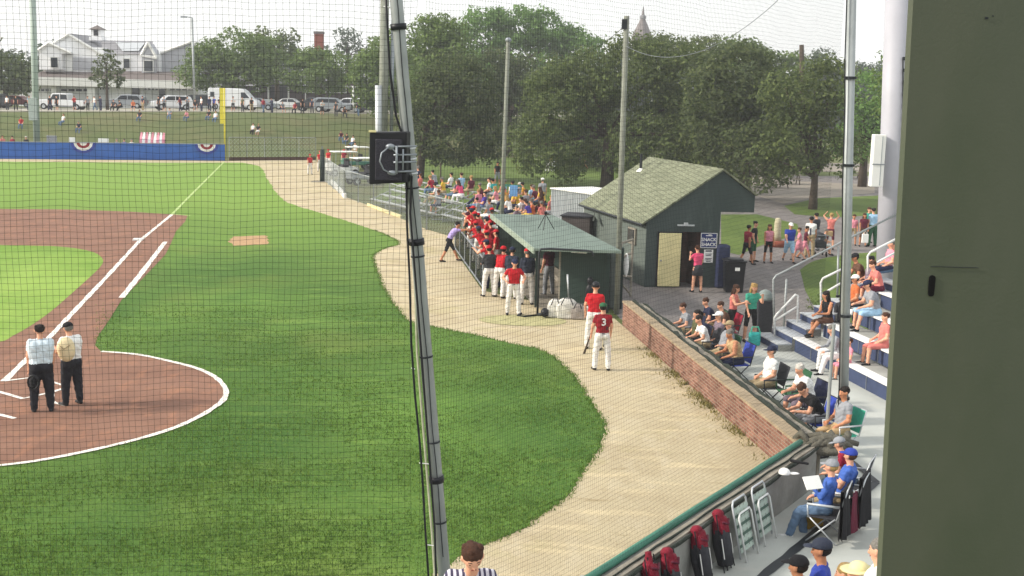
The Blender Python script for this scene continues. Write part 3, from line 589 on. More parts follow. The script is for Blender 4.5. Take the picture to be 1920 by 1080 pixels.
mb.box((q[0]-.04, q[1], q[2]), (.8, .06, .62), rz=ab, mi=0); wn = mb.build('window', 'wood_grey', t); mb = MB(); mb.box((q[0]-.08, q[1], q[2]+.03), (.62, .05, .44), rz=ab); mb.build('pane', 'glass_dark', wn)
mb = MB(); q = sp(-.25, 5.2, 1.9); mb.add([q, (q[0]+.05, q[1]+.3, q[2]+.42), (q[0]-.1, q[1]-.5, q[2]+.02), (q[0]-.02, q[1]-.1, q[2]-.05)], [(0, 1, 2), (0, 2, 3), (1, 3, 2), (0, 3, 1)]); mb.build('awning_flap', 'white_paint', t)
# lean-to and container behind the dugout
t = thing('storage_container', 'corrugated pale grey storage container behind the dugout', 'container', dp(1085, 440, 56.5)[:2]+(0,))
c0, c1 = dp(1032, 410, 58)[:2], dp(1100, 410, 55.5)[:2]
dC = Vector((c1[0]-c0[0], c1[1]-c0[1])); Ld = dC.length+1; dC.normalize(); nC = Vector((-dC.y, dC.x)); nC = nC if nC.y > 0 else -nC
zc = dp(1060, 358, 57)[2]
mb = MB(); prof = []; nn = int(Ld/.14)
for i in range(nn): x = i*.14; prof += [(x, 0), (x+.05, 0), (x+.07, .045), (x+.12, .045)]
poly = [tuple(Vector(c0)+dC*a+nC*b) for a, b in prof]+[tuple(Vector(c0)+dC*Ld+nC*2.4), tuple(Vector(c0)+nC*2.4)]
mb.quadbox(poly, 0, zc); mb.build('container_body', mat('container_grey', C('a9aeb0'), .5, .12, 1.), t)
mb = MB(); mb.quadbox([tuple(Vector(c0)-nC*.05-dC*.05), tuple(Vector(c0)+dC*(Ld+.05)-nC*.05), tuple(Vector(c0)+dC*(Ld+.05)+nC*2.45), tuple(Vector(c0)+nC*2.45-dC*.05)], zc+.003, zc+.06); mb.build('container_roof', 'white_paint', t)
t = thing('storage_box', 'dark brown storage box between container and shed', 'storage box', dp(1085, 450, 50)[:2]+(0,))
q = dp(1085, 440, 50.5); zz = dp(1085, 404, 50.5)[2]; mb = MB(); mb.box((q[0], q[1], zz/2), (1.2, 1.4, zz), rz=-.25); mb.build('box_body', mat('box_brown', C('4d4644'), .8, .2, 2, bump=.2), t, bevel=.02); mb = MB(); mb.box((q[0], q[1], zz+.03), (1.3, 1.5, .05), rz=-.25); mb.build('lid', 'charcoal', t)
# bins
def bin_(xp, yp, w, h, label, m, badge=False, lidm=None):
    p = at(xp, yp); t = thing('trash_bin', label, 'trash bin', p)
    mb = MB(); a, b = w/2*.86, w/2; vs = [(p[0]+sx*r, p[1]+sy*r, z) for r, z in ((a, 0.0), (b, h)) for sx, sy in ((-1, -1), (1, -1), (1, 1), (-1, 1))]
    mb.add(vs, [(0, 3, 2, 1), (4, 5, 6, 7), (0, 1, 5, 4), (1, 2, 6, 5), (2, 3, 7, 6), (3, 0, 4, 7)]); mb.build('bin_body', m, t, bevel=.03)
    if lidm:
        mb = MB(); mb.ell((p[0], p[1], h), (w/2*.98, w/2*.98, .32), 14, 6, z0=0.); mb.build('dome_lid', lidm, t, smooth=True)
    else:
        mb = MB(); mb.box((p[0], p[1], h+.03), (w+.08, w+.08, .06)); mb.box((p[0], p[1]+.0, h+.08), (w*.8, w*.8, .05)); mb.build('lid', m, t, bevel=.02)
    if badge: mb = MB(); mb.box((p[0]+.06, p[1]-w/2-.012, h*.78), (.17, .01, .12)); mb.build('badge', 'paper', t)
bin_(1374, 546, .72, 1.1, 'large black wheeled bin with white badge at the shed corner', 'black_plastic', True)
bin_(1431, 622, .5, .98, 'dark square trash bin with grey dome lid beside the stair rail', 'charcoal', False, mat('dome_grey', C('7d8784'), .5))
t = thing('covered_cart', 'dark blue tarp covered stand against the shed beside the black bin', 'stand', at(1352, 543)); q = at(1352, 540); mb = MB(); mb.box((q[0], q[1]+.15, .8), (.5, .5, 1.6), rz=ang); o = mb.build('tarp_cover', mat('tarp_navy', C('2c3350'), .6, .2, 4, bump=.4), t, bevel=.08)
# ------------------------------------------------------------ right hand grandstand (tiers, stairs, rails)
A0_ = Vector(at(1453, 612, .45)[:2]); A1_ = Vector(at(1659, 716, .45)[:2]); fd = (A1_-A0_).normalized(); rt = Vector((-fd.y, fd.x)); rt = rt if rt.x > 0 else -rt
FL = 13.5
def gp(u, v): q = A0_+fd*u+rt*v; return (q.x, q.y)
mat('tread_grey', C('9a9a94'), .8, .15, 2, bump=.15)
t = thing('grandstand', 'blue and white stepped bleacher stand right of the concrete walk', 'bleachers', (*gp(0, 0), 0))
NT = 5
for k in range(NT):
    v0 = .82*k; zt_ = .42*(k+1)
    mb = MB(); mb.quadbox([gp(1.35, v0+.06), gp(FL, v0+.06), gp(FL, v0+.10), gp(1.35, v0+.10)], .42*k+.0, zt_-.045)
    for j in range(1, 12): mb.quadbox([gp(1.35+j*1.1, v0+.045), gp(1.37+j*1.1, v0+.045), gp(1.37+j*1.1, v0+.062), gp(1.35+j*1.1, v0+.062)], .42*k, zt_-.05, 1)
    mb.build('riser', ['blue_riser', 'steel'], t)
    mb = MB(); mb.quadbox([gp(1.35, v0-.02), gp(FL, v0-.02), gp(FL, v0+.3), gp(1.35, v0+.3)], zt_-.045, zt_); mb.build('seat_plank', 'plank_white', t, bevel=.008)
    mb = MB(); mb.quadbox([gp(1.35, v0+.31), gp(FL, v0+.31), gp(FL, v0+.83), gp(1.35, v0+.83)], zt_-.05, zt_-.012); mb.build('tread', 'tread_grey', t)
mb = MB(); mb.quadbox([gp(FL, 0), gp(FL+.05, 0), gp(FL+.05, .82*NT), gp(FL, .82*NT)], 0, .5); mb.build('end_panel', 'blue_riser', t)
t = thing('stand_stairs', 'grey concrete stairs climbing the far end of the bleacher stand', 'stairs', (*gp(0, 0), 0))
for k in range(9):
    v0 = -.42+.41*k; mb = MB(); zt_ = .21*(k+1)
    w0 = -.1 if k else -.3; w1 = 1.33
    mb.quadbox([gp(w0, v0), gp(w1, v0), gp(w1, v0+.43), gp(w0, v0+.43)], 0 if k < 2 else zt_-.22, zt_-.03, 0); o = mb.build('step', 'tread_grey', t)
    mb = MB(); mb.quadbox([gp(w0-.02, v0-.03), gp(w1+.0, v0-.03), gp(w1, v0+.42), gp(w0-.02, v0+.42)], zt_-.028, zt_); mb.build('step_tread', 'steel_light', o)
    mb = MB(); mb.quadbox([gp(w0, v0-.012), gp(w1, v0-.012), gp(w1, v0-.002), gp(w0, v0-.002)], zt_-.2, zt_-.035); mb.build('step_riser', 'blue_riser', o)
def rail(name, label, pts_list, r=.03, m='rail_white', cat='handrail', group=None):
    t = thing(name, label, cat, (*pts_list[0][0][:2], 0), group=group)
    for i, P in enumerate(pts_list):
        mb = MB(); mb.path(P, r, 8); mb.build('rail' if i == 0 else ('lower_rail' if i == 1 else 'rail_post'), m, t, smooth=True)
Yr = 35.4
a = dp(1452, 632, Yr); a = (a[0], a[1], 0.); b = dp(1450, 524, Yr); c = dp(1455, 517, Yr); d_ = dp(1680, 402, 36.6)
rail('stair_handrail', 'long grey outer stair rail rising behind the bleacher stand', [[a, b, c, d_], [(a[0]+.32, a[1]+.3, 0), (a[0]+.32, a[1]+.3, 1.7)], [dp(1572, 462, 36), dp(1570, 560, 36)], [(a[0]-.05, a[1], .02), (a[0]+.05, a[1]+.3, .02)]], .032, 'galv')
Yr = 34.5
rail('guard_rail', 'short white guard rail at the bottom of the stand stairs', [[dp(1453, 632, Yr), dp(1452, 596, Yr), dp(1456, 590, Yr), dp(1492, 552, Yr), dp(1496, 554, Yr), dp(1495, 612, Yr)], [dp(1454, 600, Yr), dp(1495, 575, Yr)]], .033, group='white guard rails on the stand stairs')
Yr = 34.7
rail('guard_rail', 'white guard rail halfway up the stairs left of the grey net pole', [[dp(1540, 600, Yr), dp(1539, 530, Yr), dp(1543, 522, Yr), dp(1582, 503, Yr)], [dp(1541, 552, Yr), dp(1582, 528, Yr)]], .033, group='white guard rails on the stand stairs')
rail('guard_rail', 'topmost white guard rail right of the net pole by the light tower', [[dp(1628, 545, Yr), dp(1627, 480, Yr), dp(1632, 473, Yr), dp(1690, 443, Yr)], [dp(1629, 500, Yr), dp(1680, 473, Yr)]], .033, group='white guard rails on the stand stairs')
# concrete stand in the foreground under the lower frame edge
t = thing('front_stand', 'concrete front seating tier hidden mostly below the lower frame edge', 'bleachers', (0, 13, 0))
mb = MB(); mb.box((3.6, 13.6, .35), (5.2, 3.4, .7), rz=-.0); mb.box((3.6, 12.2, .9), (5.2, .6, .4)); mb.box((-.6, 8.7, .85), (4.2, 2., 1.7)); mb.build('tier', 'concrete', t)
# ------------------------------------------------------------ small aluminium bleachers
def bleacher(o, d, L, label, rows=5):
    d = Vector(d).normalized(); b = Vector((-d.y, d.x)); b = b if b.x > 0 else -b
    t = thing('aluminium_bleacher', label, 'bleachers', (*o, 0), group='small aluminium bleachers')
    P = lambda u, v: tuple(Vector(o)+d*u+b*v)
    for k in range(rows):
        mb = MB(); zz = .42+.27*k; v = .62*k
        mb.quadbox([P(0, v), P(L, v), P(L, v+.25), P(0, v+.25)], zz-.04, zz); mb.build('seat_plank', 'alu', t)
        if k: mb = MB(); mb.quadbox([P(0, v-.3), P(L, v-.3), P(L, v-.06), P(0, v-.06)], zz-.42, zz-.38); mb.build('foot_plank', 'alu', t)
    mb = MB()
    for i in range(5):
        u = L*i/4*.98+.05
        mb.tube((*P(u, .1), .38), (*P(u, .62*(rows-1)+.2), .42+.27*(rows-1)-.04), .03, n=6)
        for k in range(0, rows): mb.tube((*P(u, .62*k+.1), 0), (*P(u, .62*k+.1), .42+.27*k-.04), .025, n=6)
        mb.tube((*P(u, .1), .04), (*P(u, .62*(rows-1)), .04), .025, n=6)
    mb.build('understructure', 'galv', t)
    return lambda u, row: (*P(u, .62*row+.12), .42+.27*row)
BLd = (.486, -.874)
seatA = bleacher((-8.6, 72.6), BLd, 8.6, 'far aluminium bleacher half hidden behind the loudspeaker pole')
seatB = bleacher((-3.9, 64.6), BLd, 9.6, 'near aluminium bleacher full of people behind the dugout')
# ------------------------------------------------------------ net poles, speaker, light tower
PA0 = dp(834, 1085, 12.2); PA1 = dp(738, -60, 12.0)
PA0 = (PA0[0], PA0[1], 0) if 0 else lerp(PA0, PA1, -.45)
t = thing('net_pole', 'thick leaning grey steel net pole carrying the loudspeaker', 'net pole', PA0)
mb = MB(); mb.path([PA0, PA1, lerp(PA0, PA1, 1.1)], [.068, .062, .06], 16); mb.build('pole', 'galv', t, smooth=True)
def onA(f): return lerp(PA1, PA0, f)
def fA(ypx): # fraction for photo row
    lo, hi = 0., 1.
    for _ in range(30):
        m_ = (lo+hi)/2; q = onA(m_); dz = q[1]*math.cos(CP)-(q[2]-CH)*math.sin(CP); yy = 540-CF*(q[1]*math.sin(CP)+(q[2]-CH)*math.cos(CP))/dz+(q[0]/dz*CF)*math.sin(CR)
        if yy < ypx: lo = m_
        else: hi = m_
    return lo
for ypx in (50, 453, 898):
    q0, q1 = onA(fA(ypx-6)), onA(fA(ypx+6)); mb = MB(); mb.tube(q0, q1, .078, n=16); mb.build('band', 'black_plastic', t, smooth=True)
for ypx in (278, 298, 325, 352, 480, 668, 828, 978):
    q0, q1 = onA(fA(ypx-1.5)), onA(fA(ypx+1.5)); mb = MB(); mb.tube(q0, q1, .071, n=16); mb.build('strap', 'steel_light' if ypx < 350 else 'dark_metal', t, smooth=True)
mb = MB(); pts = [onA(fA(y)) for y in range(-40, 1090, 60)]
mb.path([(q[0]+.012+.006*math.sin(i*1.7), q[1]-.068, q[2]) for i, q in enumerate(pts)], .005, 5); mb.build('conduit_line', 'dark_metal', t)
mb = MB(); P = [dp(x, y, 12.0) for x, y in [(722, -30), (726, 40), (731, 130), (742, 215), (757, 262), (762, 330), (763, 420), (768, 520), (771, 640), (778, 740), (787, 830), (793, 910), (797, 985), (804, 1090)]]
mb.path(P, .012, 6); tag(mb.build('hanging_cable', 'black_plastic', smooth=True), 'loose black cable hanging along the left of the leaning pole', 'cable')
mb = MB(); P = [dp(x, y, 11.97) for x, y in [(772, 330), (769, 400), (782, 560), (793, 700), (805, 860), (815, 990), (818, 1090)]]
mb.path(P, .012, 6); mb.build('edge_cable', 'black_plastic', t)
mat('net_edge', C('a9ab92'), .8, .2, 8)
mb = MB()
for (x0, x1, y) in ((786, 806, 868), (798, 813, 1021), (719, 733, 12), (771, 778, 690)): mb.tube(dp(x0, y, 12.0), dp(x1, y+2, 12.0), .006, n=5)
mb.build('net_ties', 'paper', t)
mb = MB(); mb.path([dp(x, y, 12.1) for x, y in [(774, 450), (779, 560), (782, 660), (790, 760), (800, 880), (810, 1000), (816, 1090)]], .013, 5); mb.build('net_rope', 'net_edge', t)
# second, wooden pole just behind
p0 = dp(717, 336, 95.); p1 = dp(722, -40, 95.); p0 = (p0[0], p0[1], 0.)
t = thing('light_pole', 'tall weathered wooden light pole behind the loudspeaker', 'light pole', p0)
mb = MB(); mb.tube(p0, p1, .36, .33, 14); mb.build('pole', 'wood_pole', t, smooth=True)
mb = MB(); q = dp(734, 100, 95.); mb.tube((q[0], 95.3, 0), (q[0]+.1, 95.3, p1[2]), .14, n=8); mb.build('conduit', 'steel', t, smooth=True)
q = dp(712, 160, 94.6); q2 = dp(711, 246, 94.6); mb = MB(); mb.tube((q2[0], q2[1], 0), (q[0]-.1, q[1], q[2]), .26, n=8); mb.build('cable_riser', 'steel_light', t, smooth=True)
# loudspeaker
sc0 = dp(729, 298, 11.85)
t = thing('loudspeaker', 'boxy black loudspeaker clamped to the leaning grey pole', 'loudspeaker', sc0, world=False)
mb = MB(); w_, h_, d_ = .36, .52, .3
mb.prism([(-.19, -.25), (.17, -.225), (.17, .265), (-.19, .25)], (0, -.0, 0), (1, 0, 0), (0, 0, 1), (.04, .26, 0)); mb.build('cabinet', 'black_plastic', t, bevel=.012)
mb = MB(); mb.box((-.0, -.012, -.01), (.26, .02, .4)); mb.build('back_panel', mat('grille_dark', C('2a2932'), .5, .2, 20, bump=.3), t, bevel=.01)
mb = MB(); mb.box((-.16, -.0, .262), (.07, .03, .02)); mb.build('corner_plate', 'cream_paint', t)
br = MB(); br.path([(.02+.0, -.05, .13), (-.06, -.09, .06), (-.075, -.1, -.02), (-.04, -.08, -.1), (.04, -.05, -.14)], .008, 6); 
for z in (.12, .04, -.03, -.12): br.tube((.05, -.04, z), (.27, -.0, z+.01), .01, n=6)
br.tube((.08, -.05, -.14), (.08, -.05, .13), .012, n=6); br.tube((.14, -.03, -.1), (.14, -.03, .1), .01, n=6); br.tube((-.0, -.03, .14), (.1, -.05, .04), .01, n=6); br.ell((.02, -.04, .12), (.05, .02, .03), 8, 5); br.ell((.04, -.04, -.13), (.05, .02, .025), 8, 5); br.build('bracket', 'steel', t, smooth=True)
def straight_pole(label, xb, yb, Y, xt, yt, r, m='galv', zb=0., cat='net pole', name='net_pole', cap=True):
    p1 = dp(xt, yt, Y); p0 = (dp(xb, yb, Y)[0], Y, zb)
    q0 = dp(xb, yb, Y); dx = (p1[0]-q0[0])/(p1[2]-q0[2]); p0 = (q0[0]-dx*(q0[2]-zb), Y, zb)
    t = thing(name, label, cat, p0); mb = MB(); mb.path([p0, p1], [r*1.08, r], 14); mb.build('pole', m, t, smooth=True)
    return t, p0, p1
tB, B0_, B1_ = straight_pole('tall net pole at the far end of the dugout', 938, 480, 49, 953, 75, .08, 'wood_pole')
mb = MB(); mb.ell(B1_, (.13, .13, .1)); mb.build('cap', 'steel', tB)
tC, C0_, C1_ = straight_pole('tall net pole between the dugout and the brick wall', 1157, 560, 38.6, 1175, 30, .085, 'wood_pole')
mb = MB(); mb.box((C1_[0]-.06, C1_[1], C1_[2]-.25), (.16, .2, .3)); mb.build('pulley', 'dark_metal', tC)
tD, D0_, D1_ = straight_pole('pale net pole rising from the wall corner on the right', 1580, 842, 23.7, 1598, -40, .085, 'galv')
mb = MB(); mb.path([(lerp(D0_, D1_, k/12)[0]-.12-.01*math.sin(k*2), 23.62, lerp(D0_, D1_, k/12)[2]) for k in range(1, 13)], .013, 6); mb.build('cable', 'black_plastic', tD)
for k in (.12, .3, .62, .8): q = lerp(D0_, D1_, k); mb = MB(); mb.tube((q[0], q[1], q[2]-.02), (q[0], q[1], q[2]+.03), .118, n=14); mb.build('clamp', 'dark_metal', tD)
mb = MB(); mb.tube((D0_[0]-.35, D0_[1], 0), (D0_[0]-.35, D0_[1], 2.6), .035); mb.build('side_pipe', 'galv', tD)
mb = MB()
def cable(mb, a, b, sag, r, n=24):
    mb.path([(a[0]+(b[0]-a[0])*i/n, a[1]+(b[1]-a[1])*i/n, a[2]+(b[2]-a[2])*i/n-sag*4*(i/n)*(1-i/n)) for i in range(n+1)], r, 5)
mb = MB(); cable(mb, (B1_[0], B1_[1], B1_[2]-.2), (C1_[0], C1_[1], C1_[2]-.25), .9, .008); tag(mb.build('net_cable', 'net_green'), 'thin sagging cable between the two far net poles', 'cable')
mb = MB(); cable(mb, (C1_[0], C1_[1], C1_[2]-.9), dp(1455, 4, 30), .75, .008); cable(mb, dp(1455, 4, 30), dp(1560, -120, 25), 0., .008, 3); tag(mb.build('overhead_cable', 'steel'), 'faint wire curving up across the sky to the right', 'cable')
# light tower column
tE, E0_, E1_ = straight_pole('very thick pale grey light tower column behind the stand', 1668, 470, 37, 1685, -60, .36, mat('tower_grey', C('a8a8b0'), .5, .06, 1), cat='light tower', name='light_tower')
mb = MB(); q = dp(1645, 300, 36.6); zt_ = dp(1645, 252, 36.6)[2]; zb_ = dp(1645, 350, 36.6)[2]; mb.box((q[0], q[1], (zt_+zb_)/2), (.36, .3, zt_-zb_)); mb.build('control_box', 'white_paint', tE, bevel=.02)
mb = MB(); mb.box((q[0]+.0, q[1]-.16, (zt_+zb_)/2-.1), (.38, .02, .03)); mb.box((q[0]+.07, q[1]-.155, (zt_+zb_)/2), (.015, .012, zt_-zb_-.1)); mb.build('box_hinge', 'steel', tE)
mb = MB(); mb.path([dp(1693, y, 36.65) for y in (110, 200, 280, 350, 430)], .02, 5)
for y in range(110, 430, 22): q = dp(1696, y, 36.6); mb.box(q, (.12, .05, .1))
mb.build('climbing_pegs', 'dark_metal', tE)
# outfield light pole at left
t, p0, p1 = straight_pole('tall pale green light pole in front of the white station', 69, 262, 112, 60, -40, .28, mat('pole_green', C('9aa8a0'), .5, .08, 1), cat='light pole', name='light_pole')
mb = MB(); q = dp(66, 205, 112); mb.box((q[0]-.1, q[1]-.1, q[2]), (.75, .6, 2.0)); mb.build('control_cabinet', mat('cab_grey', C('a8b2ae'), .5), t, bevel=.04)
# ------------------------------------------------------------ big green column at the right edge
mixmat('column_paint', C('4c5244'), [(C('525647'), 2., .4, .62, .8, (1, 1, .35)), (C('3d4834'), 1.2, .5, .7, .8, (1, 1, .6)), (C('585248'), 5., .62, .74, .4, (1, 1, .2)), (C('424839'), 40., .68, .75, .5, (1, 1, .15))], rough=.55, bump=.05, bsc=140, spec=.3)
Yc = 2.3; a = dp(1703, 0, Yc+.02); b = dp(1643, 1080, Yc+.02)
t = thing('steel_column', 'huge olive green column filling the right edge with a dark slot', 'column', (b[0], Yc, 0))
sx = (a[0]-b[0])/(a[2]-b[2]); mb = MB(); z0_, z1_ = b[2]-5.6, a[2]+1.2
def xe(z): return b[0]+(z-b[2])*sx
mb.add([(xe(z)+dx, Yc+dy, z) for z in (z0_, z1_) for dx, dy in ((.0, .015), (.003, 0), (.48, 0), (.5, .01), (.5, .02), (.0, .02))], [(5, 4, 3, 2, 1, 0), (6, 7, 8, 9, 10, 11)]+[(i, (i+1) % 6, 6+(i+1) % 6, 6+i) for i in range(6)])
mb.build('column_body', 'column_paint', t)
q = dp(1747, 536, Yc-.002); mb = MB(); n = 16; hw, hh = .0062, .0205
pts = [(hw*math.cos(k*2*math.pi/n), (hh-hw)*(1 if math.sin(k*2*math.pi/n) >= 0 else -1)+hw*math.sin(k*2*math.pi/n)) for k in range(n)]
mb.prism(pts, (q[0], q[1]-.0005, q[2]), (1, 0, 0), (0, 0, 1), (0, .002, 0)); mb.build('slot', mat('slot_black', C('08080a'), .9), t)
mb = MB(); q = dp(1850, 34, Yc-.002); mb.box(q, (.006, .001, .004)); q2 = dp(1862, 30, Yc-.002); mb.box(q2, (.003, .001, .002)); q3 = dp(1790, 501, Yc-.002); mb.box(q3, (.09, .001, .0012)); mb.build('scratches', 'dark_metal', t)
# ------------------------------------------------------------ safety nets
mat('net_black', C('1e211f'), .9, .2, 20)
def net(name, label, P, z0, z1, cell, r, amp=.02, cellv=None, slope=0.):
    L = [0]
    for a, b in zip(P, P[1:]): L.append(L[-1]+math.dist(a, b))
    def pos(s):
        for (a, b), l0, l1 in zip(zip(P, P[1:]), L, L[1:]):
            if s <= l1 or l1 == L[-1]: return lerp(a, b, (s-l0)/(l1-l0))
    vs = []; fs = []; cellv = cellv or cell
    def wv(s, z):
        x, y = pos(s)
        n1 = math.sin(s*1.7+z*.9)+.6*math.sin(s*4.3-z*2.1+1)+.4*math.sin(z*5.7+s*2.9)
        n2 = math.sin(s*2.1-z*1.3+2)+.6*math.sin(s*5.1+z*3.7)+.4*math.sin(s*9.7+z*1.1)
        return Vector((x+n1*amp*.5, y+n1*amp*.7, z+n2*amp*.7+slope*s))
    def thread(pts, r):
        o = len(vs)
        for i, p in enumerate(pts):
            d = (pts[min(i+1, len(pts)-1)]-pts[max(i-1, 0)]).normalized(); a = Vector((0, 1, 0)); u = d.cross(a).normalized(); w = d.cross(u)
            for k in range(3): an = k*2.0944; q = p+(u*math.cos(an)+w*math.sin(an))*r; vs.append((q.x, q.y, q.z))
        for i in range(len(pts)-1):
            for k in range(3): fs.append((o+i*3+k, o+i*3+3+k, o+i*3+3+(k+1) % 3, o+i*3+(k+1) % 3))
    st = .22; nz_ = int((z1-z0)/st); ns = int(L[-1]/st)
    s = 0.
    while s <= L[-1]: thread([wv(s, z0+(z1-z0)*i/nz_) for i in range(nz_+1)], r); s += cell
    z = z0
    while z <= z1: thread([wv(L[-1]*i/ns, z) for i in range(ns+1)], r); z += cellv
    mb = MB(); mb.v = vs; mb.f = fs; mb.m = [0]*len(fs); o = mb.build(name, 'net_black'); return tag(o, label, 'safety net')
nA = (onA(fA(500))[0], 12.15); nA = (-1.0, 12.15)
net('safety_net', 'coarse black backstop net hanging left of the leaning pole', [nA, (-7.2, 11.4)], 1.9, 9.3, .061, .0015, .02, slope=-.02)
net('backstop_netting', 'fine dark netting stretched along the wall right of the leaning pole', [(-.92, 12.3), (W1[0]+nb.x*.1, W1[1]+.1), (W0[0]+.3, W0[1]+.3)], 0.8, 9.4, .046, .0012, .015, cellv=.06)
# ------------------------------------------------------------ trees
def leafmat(name, c, c2, dark):
    m = bpy.data.materials.new(name); m.use_nodes = True; nt = m.node_tree; N = nt.nodes; L = nt.links
    b = N['Principled BSDF']; b.inputs['Roughness'].default_value = .7; b.inputs['Specular IOR Level'].default_value = .15
    g = N.new('ShaderNodeNewGeometry'); cr = N.new('ShaderNodeValToRGB'); L.new(g.outputs['Random Per Island'], cr.inputs['Fac'])
    cr.color_ramp.elements[0].color = (*dark, 1); cr.color_ramp.elements[1].color = (*c2, 1); e = cr.color_ramp.elements.new(.5); e.color = (*c, 1)
    L.new(cr.outputs['Color'], b.inputs['Base Color'])
    tr = N.new('ShaderNodeBsdfTranslucent'); L.new(cr.outputs['Color'], tr.inputs['Color']); ms = N.new('ShaderNodeMixShader'); ms.inputs[0].default_value = .4
    L.new(b.outputs[0], ms.inputs[1]); L.new(tr.outputs[0], ms.inputs[2]); L.new(ms.outputs[0], N['Material Output'].inputs['Surface'])
    MATS[name] = m
leafmat('leaf_olive', (0.117, 0.159, 0.055), (0.182, 0.224, 0.078), (0.075, 0.104, 0.039))
leafmat('leaf_green', (0.143, 0.215, 0.058), (0.208, 0.286, 0.085), (0.091, 0.143, 0.042))
leafmat('leaf_dark', (0.098, 0.130, 0.052), (0.150, 0.182, 0.072), (0.065, 0.091, 0.039))
leafmat('leaf_bright', (0.143, 0.260, 0.065), (0.215, 0.351, 0.104), (0.091, 0.169, 0.046))
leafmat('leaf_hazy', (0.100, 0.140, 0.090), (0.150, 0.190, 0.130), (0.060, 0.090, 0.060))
mat('bark', C('4a4036'), .9, .3, 5, bump=.6)
def crown(parent, blobs, dens, leaf, m, clump=1.0, name='crown', thin=0.):
    vs = []; fs = []
    nb_ = []
    for (c, r) in blobs:
        area = 4*math.pi*((r[0]*r[1])**1.6/3+(r[0]*r[2])**1.6/3+(r[1]*r[2])**1.6/3)**(1/1.6)
        n = int(area/(clump*clump*1.1))
        for _ in range(n):
            d = rng.normal(size=3); d /= np.linalg.norm(d)
            if d[2] < -.92: continue
            k = rng.uniform(.72, 1.03)
            nb_.append((np.array(c)+d*np.array(r)*k, clump*rng.uniform(.55, 1.15)*min(1, min(r)/clump*.8)))
    allv = []
    for c, rr in nb_:
        n = max(6, int(dens*rr*rr))
        d = rng.normal(size=(n, 3)); d /= np.linalg.norm(d, axis=1)[:, None]
        p = c+d*rr*np.array([1.15, 1.15, .7])*rng.uniform(.5, 1.05, (n, 1))
        nrm = d+rng.normal(scale=.5, size=(n, 3))+np.array([0, 0, .35]); nrm /= np.linalg.norm(nrm, axis=1)[:, None]
        a = np.cross(nrm, rng.normal(size=(n, 3))); a /= np.linalg.norm(a, axis=1)[:, None]; bb = np.cross(nrm, a)
        s = leaf*rng.uniform(.6, 1.3, (n, 1))
        q = np.stack([p-a*s, p-bb*s*.55, p+a*s, p+bb*s*.55], axis=1); allv.append(q.reshape(-1, 3))
    V = np.concatenate(allv); off_ = np.array(woff(parent)); V = V-off_; nq = len(V)//4
    me = bpy.data.meshes.new(name); me.vertices.add(len(V)); me.vertices.foreach_set('co', V.astype(np.float32).ravel())
    me.loops.add(nq*4); me.loops.foreach_set('vertex_index', np.arange(nq*4, dtype=np.int32)); me.polygons.add(nq)
    me.polygons.foreach_set('loop_start', np.arange(0, nq*4, 4, dtype=np.int32)); me.update(calc_edges=True)
    me.materials.append(MATS[m]); o = bpy.data.objects.new(name, me); col.objects.link(o); o.parent = parent
    return o
def tree(label, base, th, tr, blobs, m, leaf=.22, clump=1.1, dens=46, name='leafy_tree', group='trees around the park', lean=0., branches=6, cat='tree'):
    """blobs: centre offsets from base and radii"""
    t = thing(name, label, cat, base, group=group)
    mb = MB(); top = (base[0]+lean, base[1], base[2]+th)
    mb.path([(base[0], base[1], base[2]-.3), (base[0]+lean*.4, base[1], base[2]+th*.5), top], [tr*1.35, tr, tr*.8], 9)
    B = [((base[0]+c[0], base[1]+c[1], base[2]+c[2]), r) for c, r in blobs]
    for i in range(branches):
        c, r = B[i % len(B)]; e = (c[0]+random.uniform(-.6, .6)*r[0], c[1]+random.uniform(-.5, .5)*r[1], c[2]+random.uniform(-.5, .3)*r[2])
        md = (top[0]*.6+e[0]*.4, top[1]*.6+e[1]*.4, top[2]*.55+e[2]*.45-.2); mb.path([lerp(base, top, .85), md, e], [tr*.6, tr*.38, tr*.12], 6)
    mb.build('trunk', 'bark', t, smooth=True); crown(t, B, dens, leaf, m, clump); return t
def ptree(label, xb, Y, zb, boxes, m, th=None, tr=.3, **kw):
    """boxes: photo-space extents (x0,y0,x1,y1[,dY]) of crown lobes measured at depth Y, turned into real ellipsoids"""
    b = (dp(xb, 300, Y)[0], Y, zb); bl = []
    for bx in boxes:
        dY = bx[4] if len(bx) > 4 else 0; c = dp((bx[0]+bx[2])/2, (bx[1]+bx[3])/2, Y+dY); k = (Y+dY)/CF
        rx_ = (bx[2]-bx[0])/2*k; rz_ = (bx[3]-bx[1])/2*k; bl.append(((c[0]-b[0], c[1]-b[1], c[2]-b[2]), (rx_*.93, min(rx_, max(rz_, 3.))*.85, rz_*.9)))
    return tree(label, b, th if th else max(1.5, min(q[0][2] for q in bl)), tr, bl, m, **kw)
ZB = 3.5
ptree('dark leafy tree at the far left edge beside the station', 15, 152, ZB, [(-60, 85, 50, 190), (-90, 60, 20, 150), (10, 120, 58, 180)], 'leaf_olive', leaf=.3, clump=1.5, dens=26)
t = ptree('narrow layered tree in front of the white station', 204, 146, ZB, [(184, 92, 216, 112), (176, 108, 226, 126), (172, 122, 232, 142), (168, 138, 238, 156), (182, 152, 228, 168)], 'leaf_dark', th=5.5, tr=.14, leaf=.22, clump=.8, dens=40)
ptree('broad maple right of the white station', 440, 160, ZB, [(355, 70, 440, 160), (395, 52, 500, 150), (450, 60, 545, 165), (330, 100, 400, 168), (400, 110, 520, 170)], 'leaf_green', leaf=.22, clump=1.4, dens=46)
ptree('thin dark topped tree behind the maple', 520, 172, ZB, [(480, 50, 530, 90), (515, 48, 562, 82), (490, 70, 560, 120)], 'leaf_olive', leaf=.28, clump=1.2, dens=18)
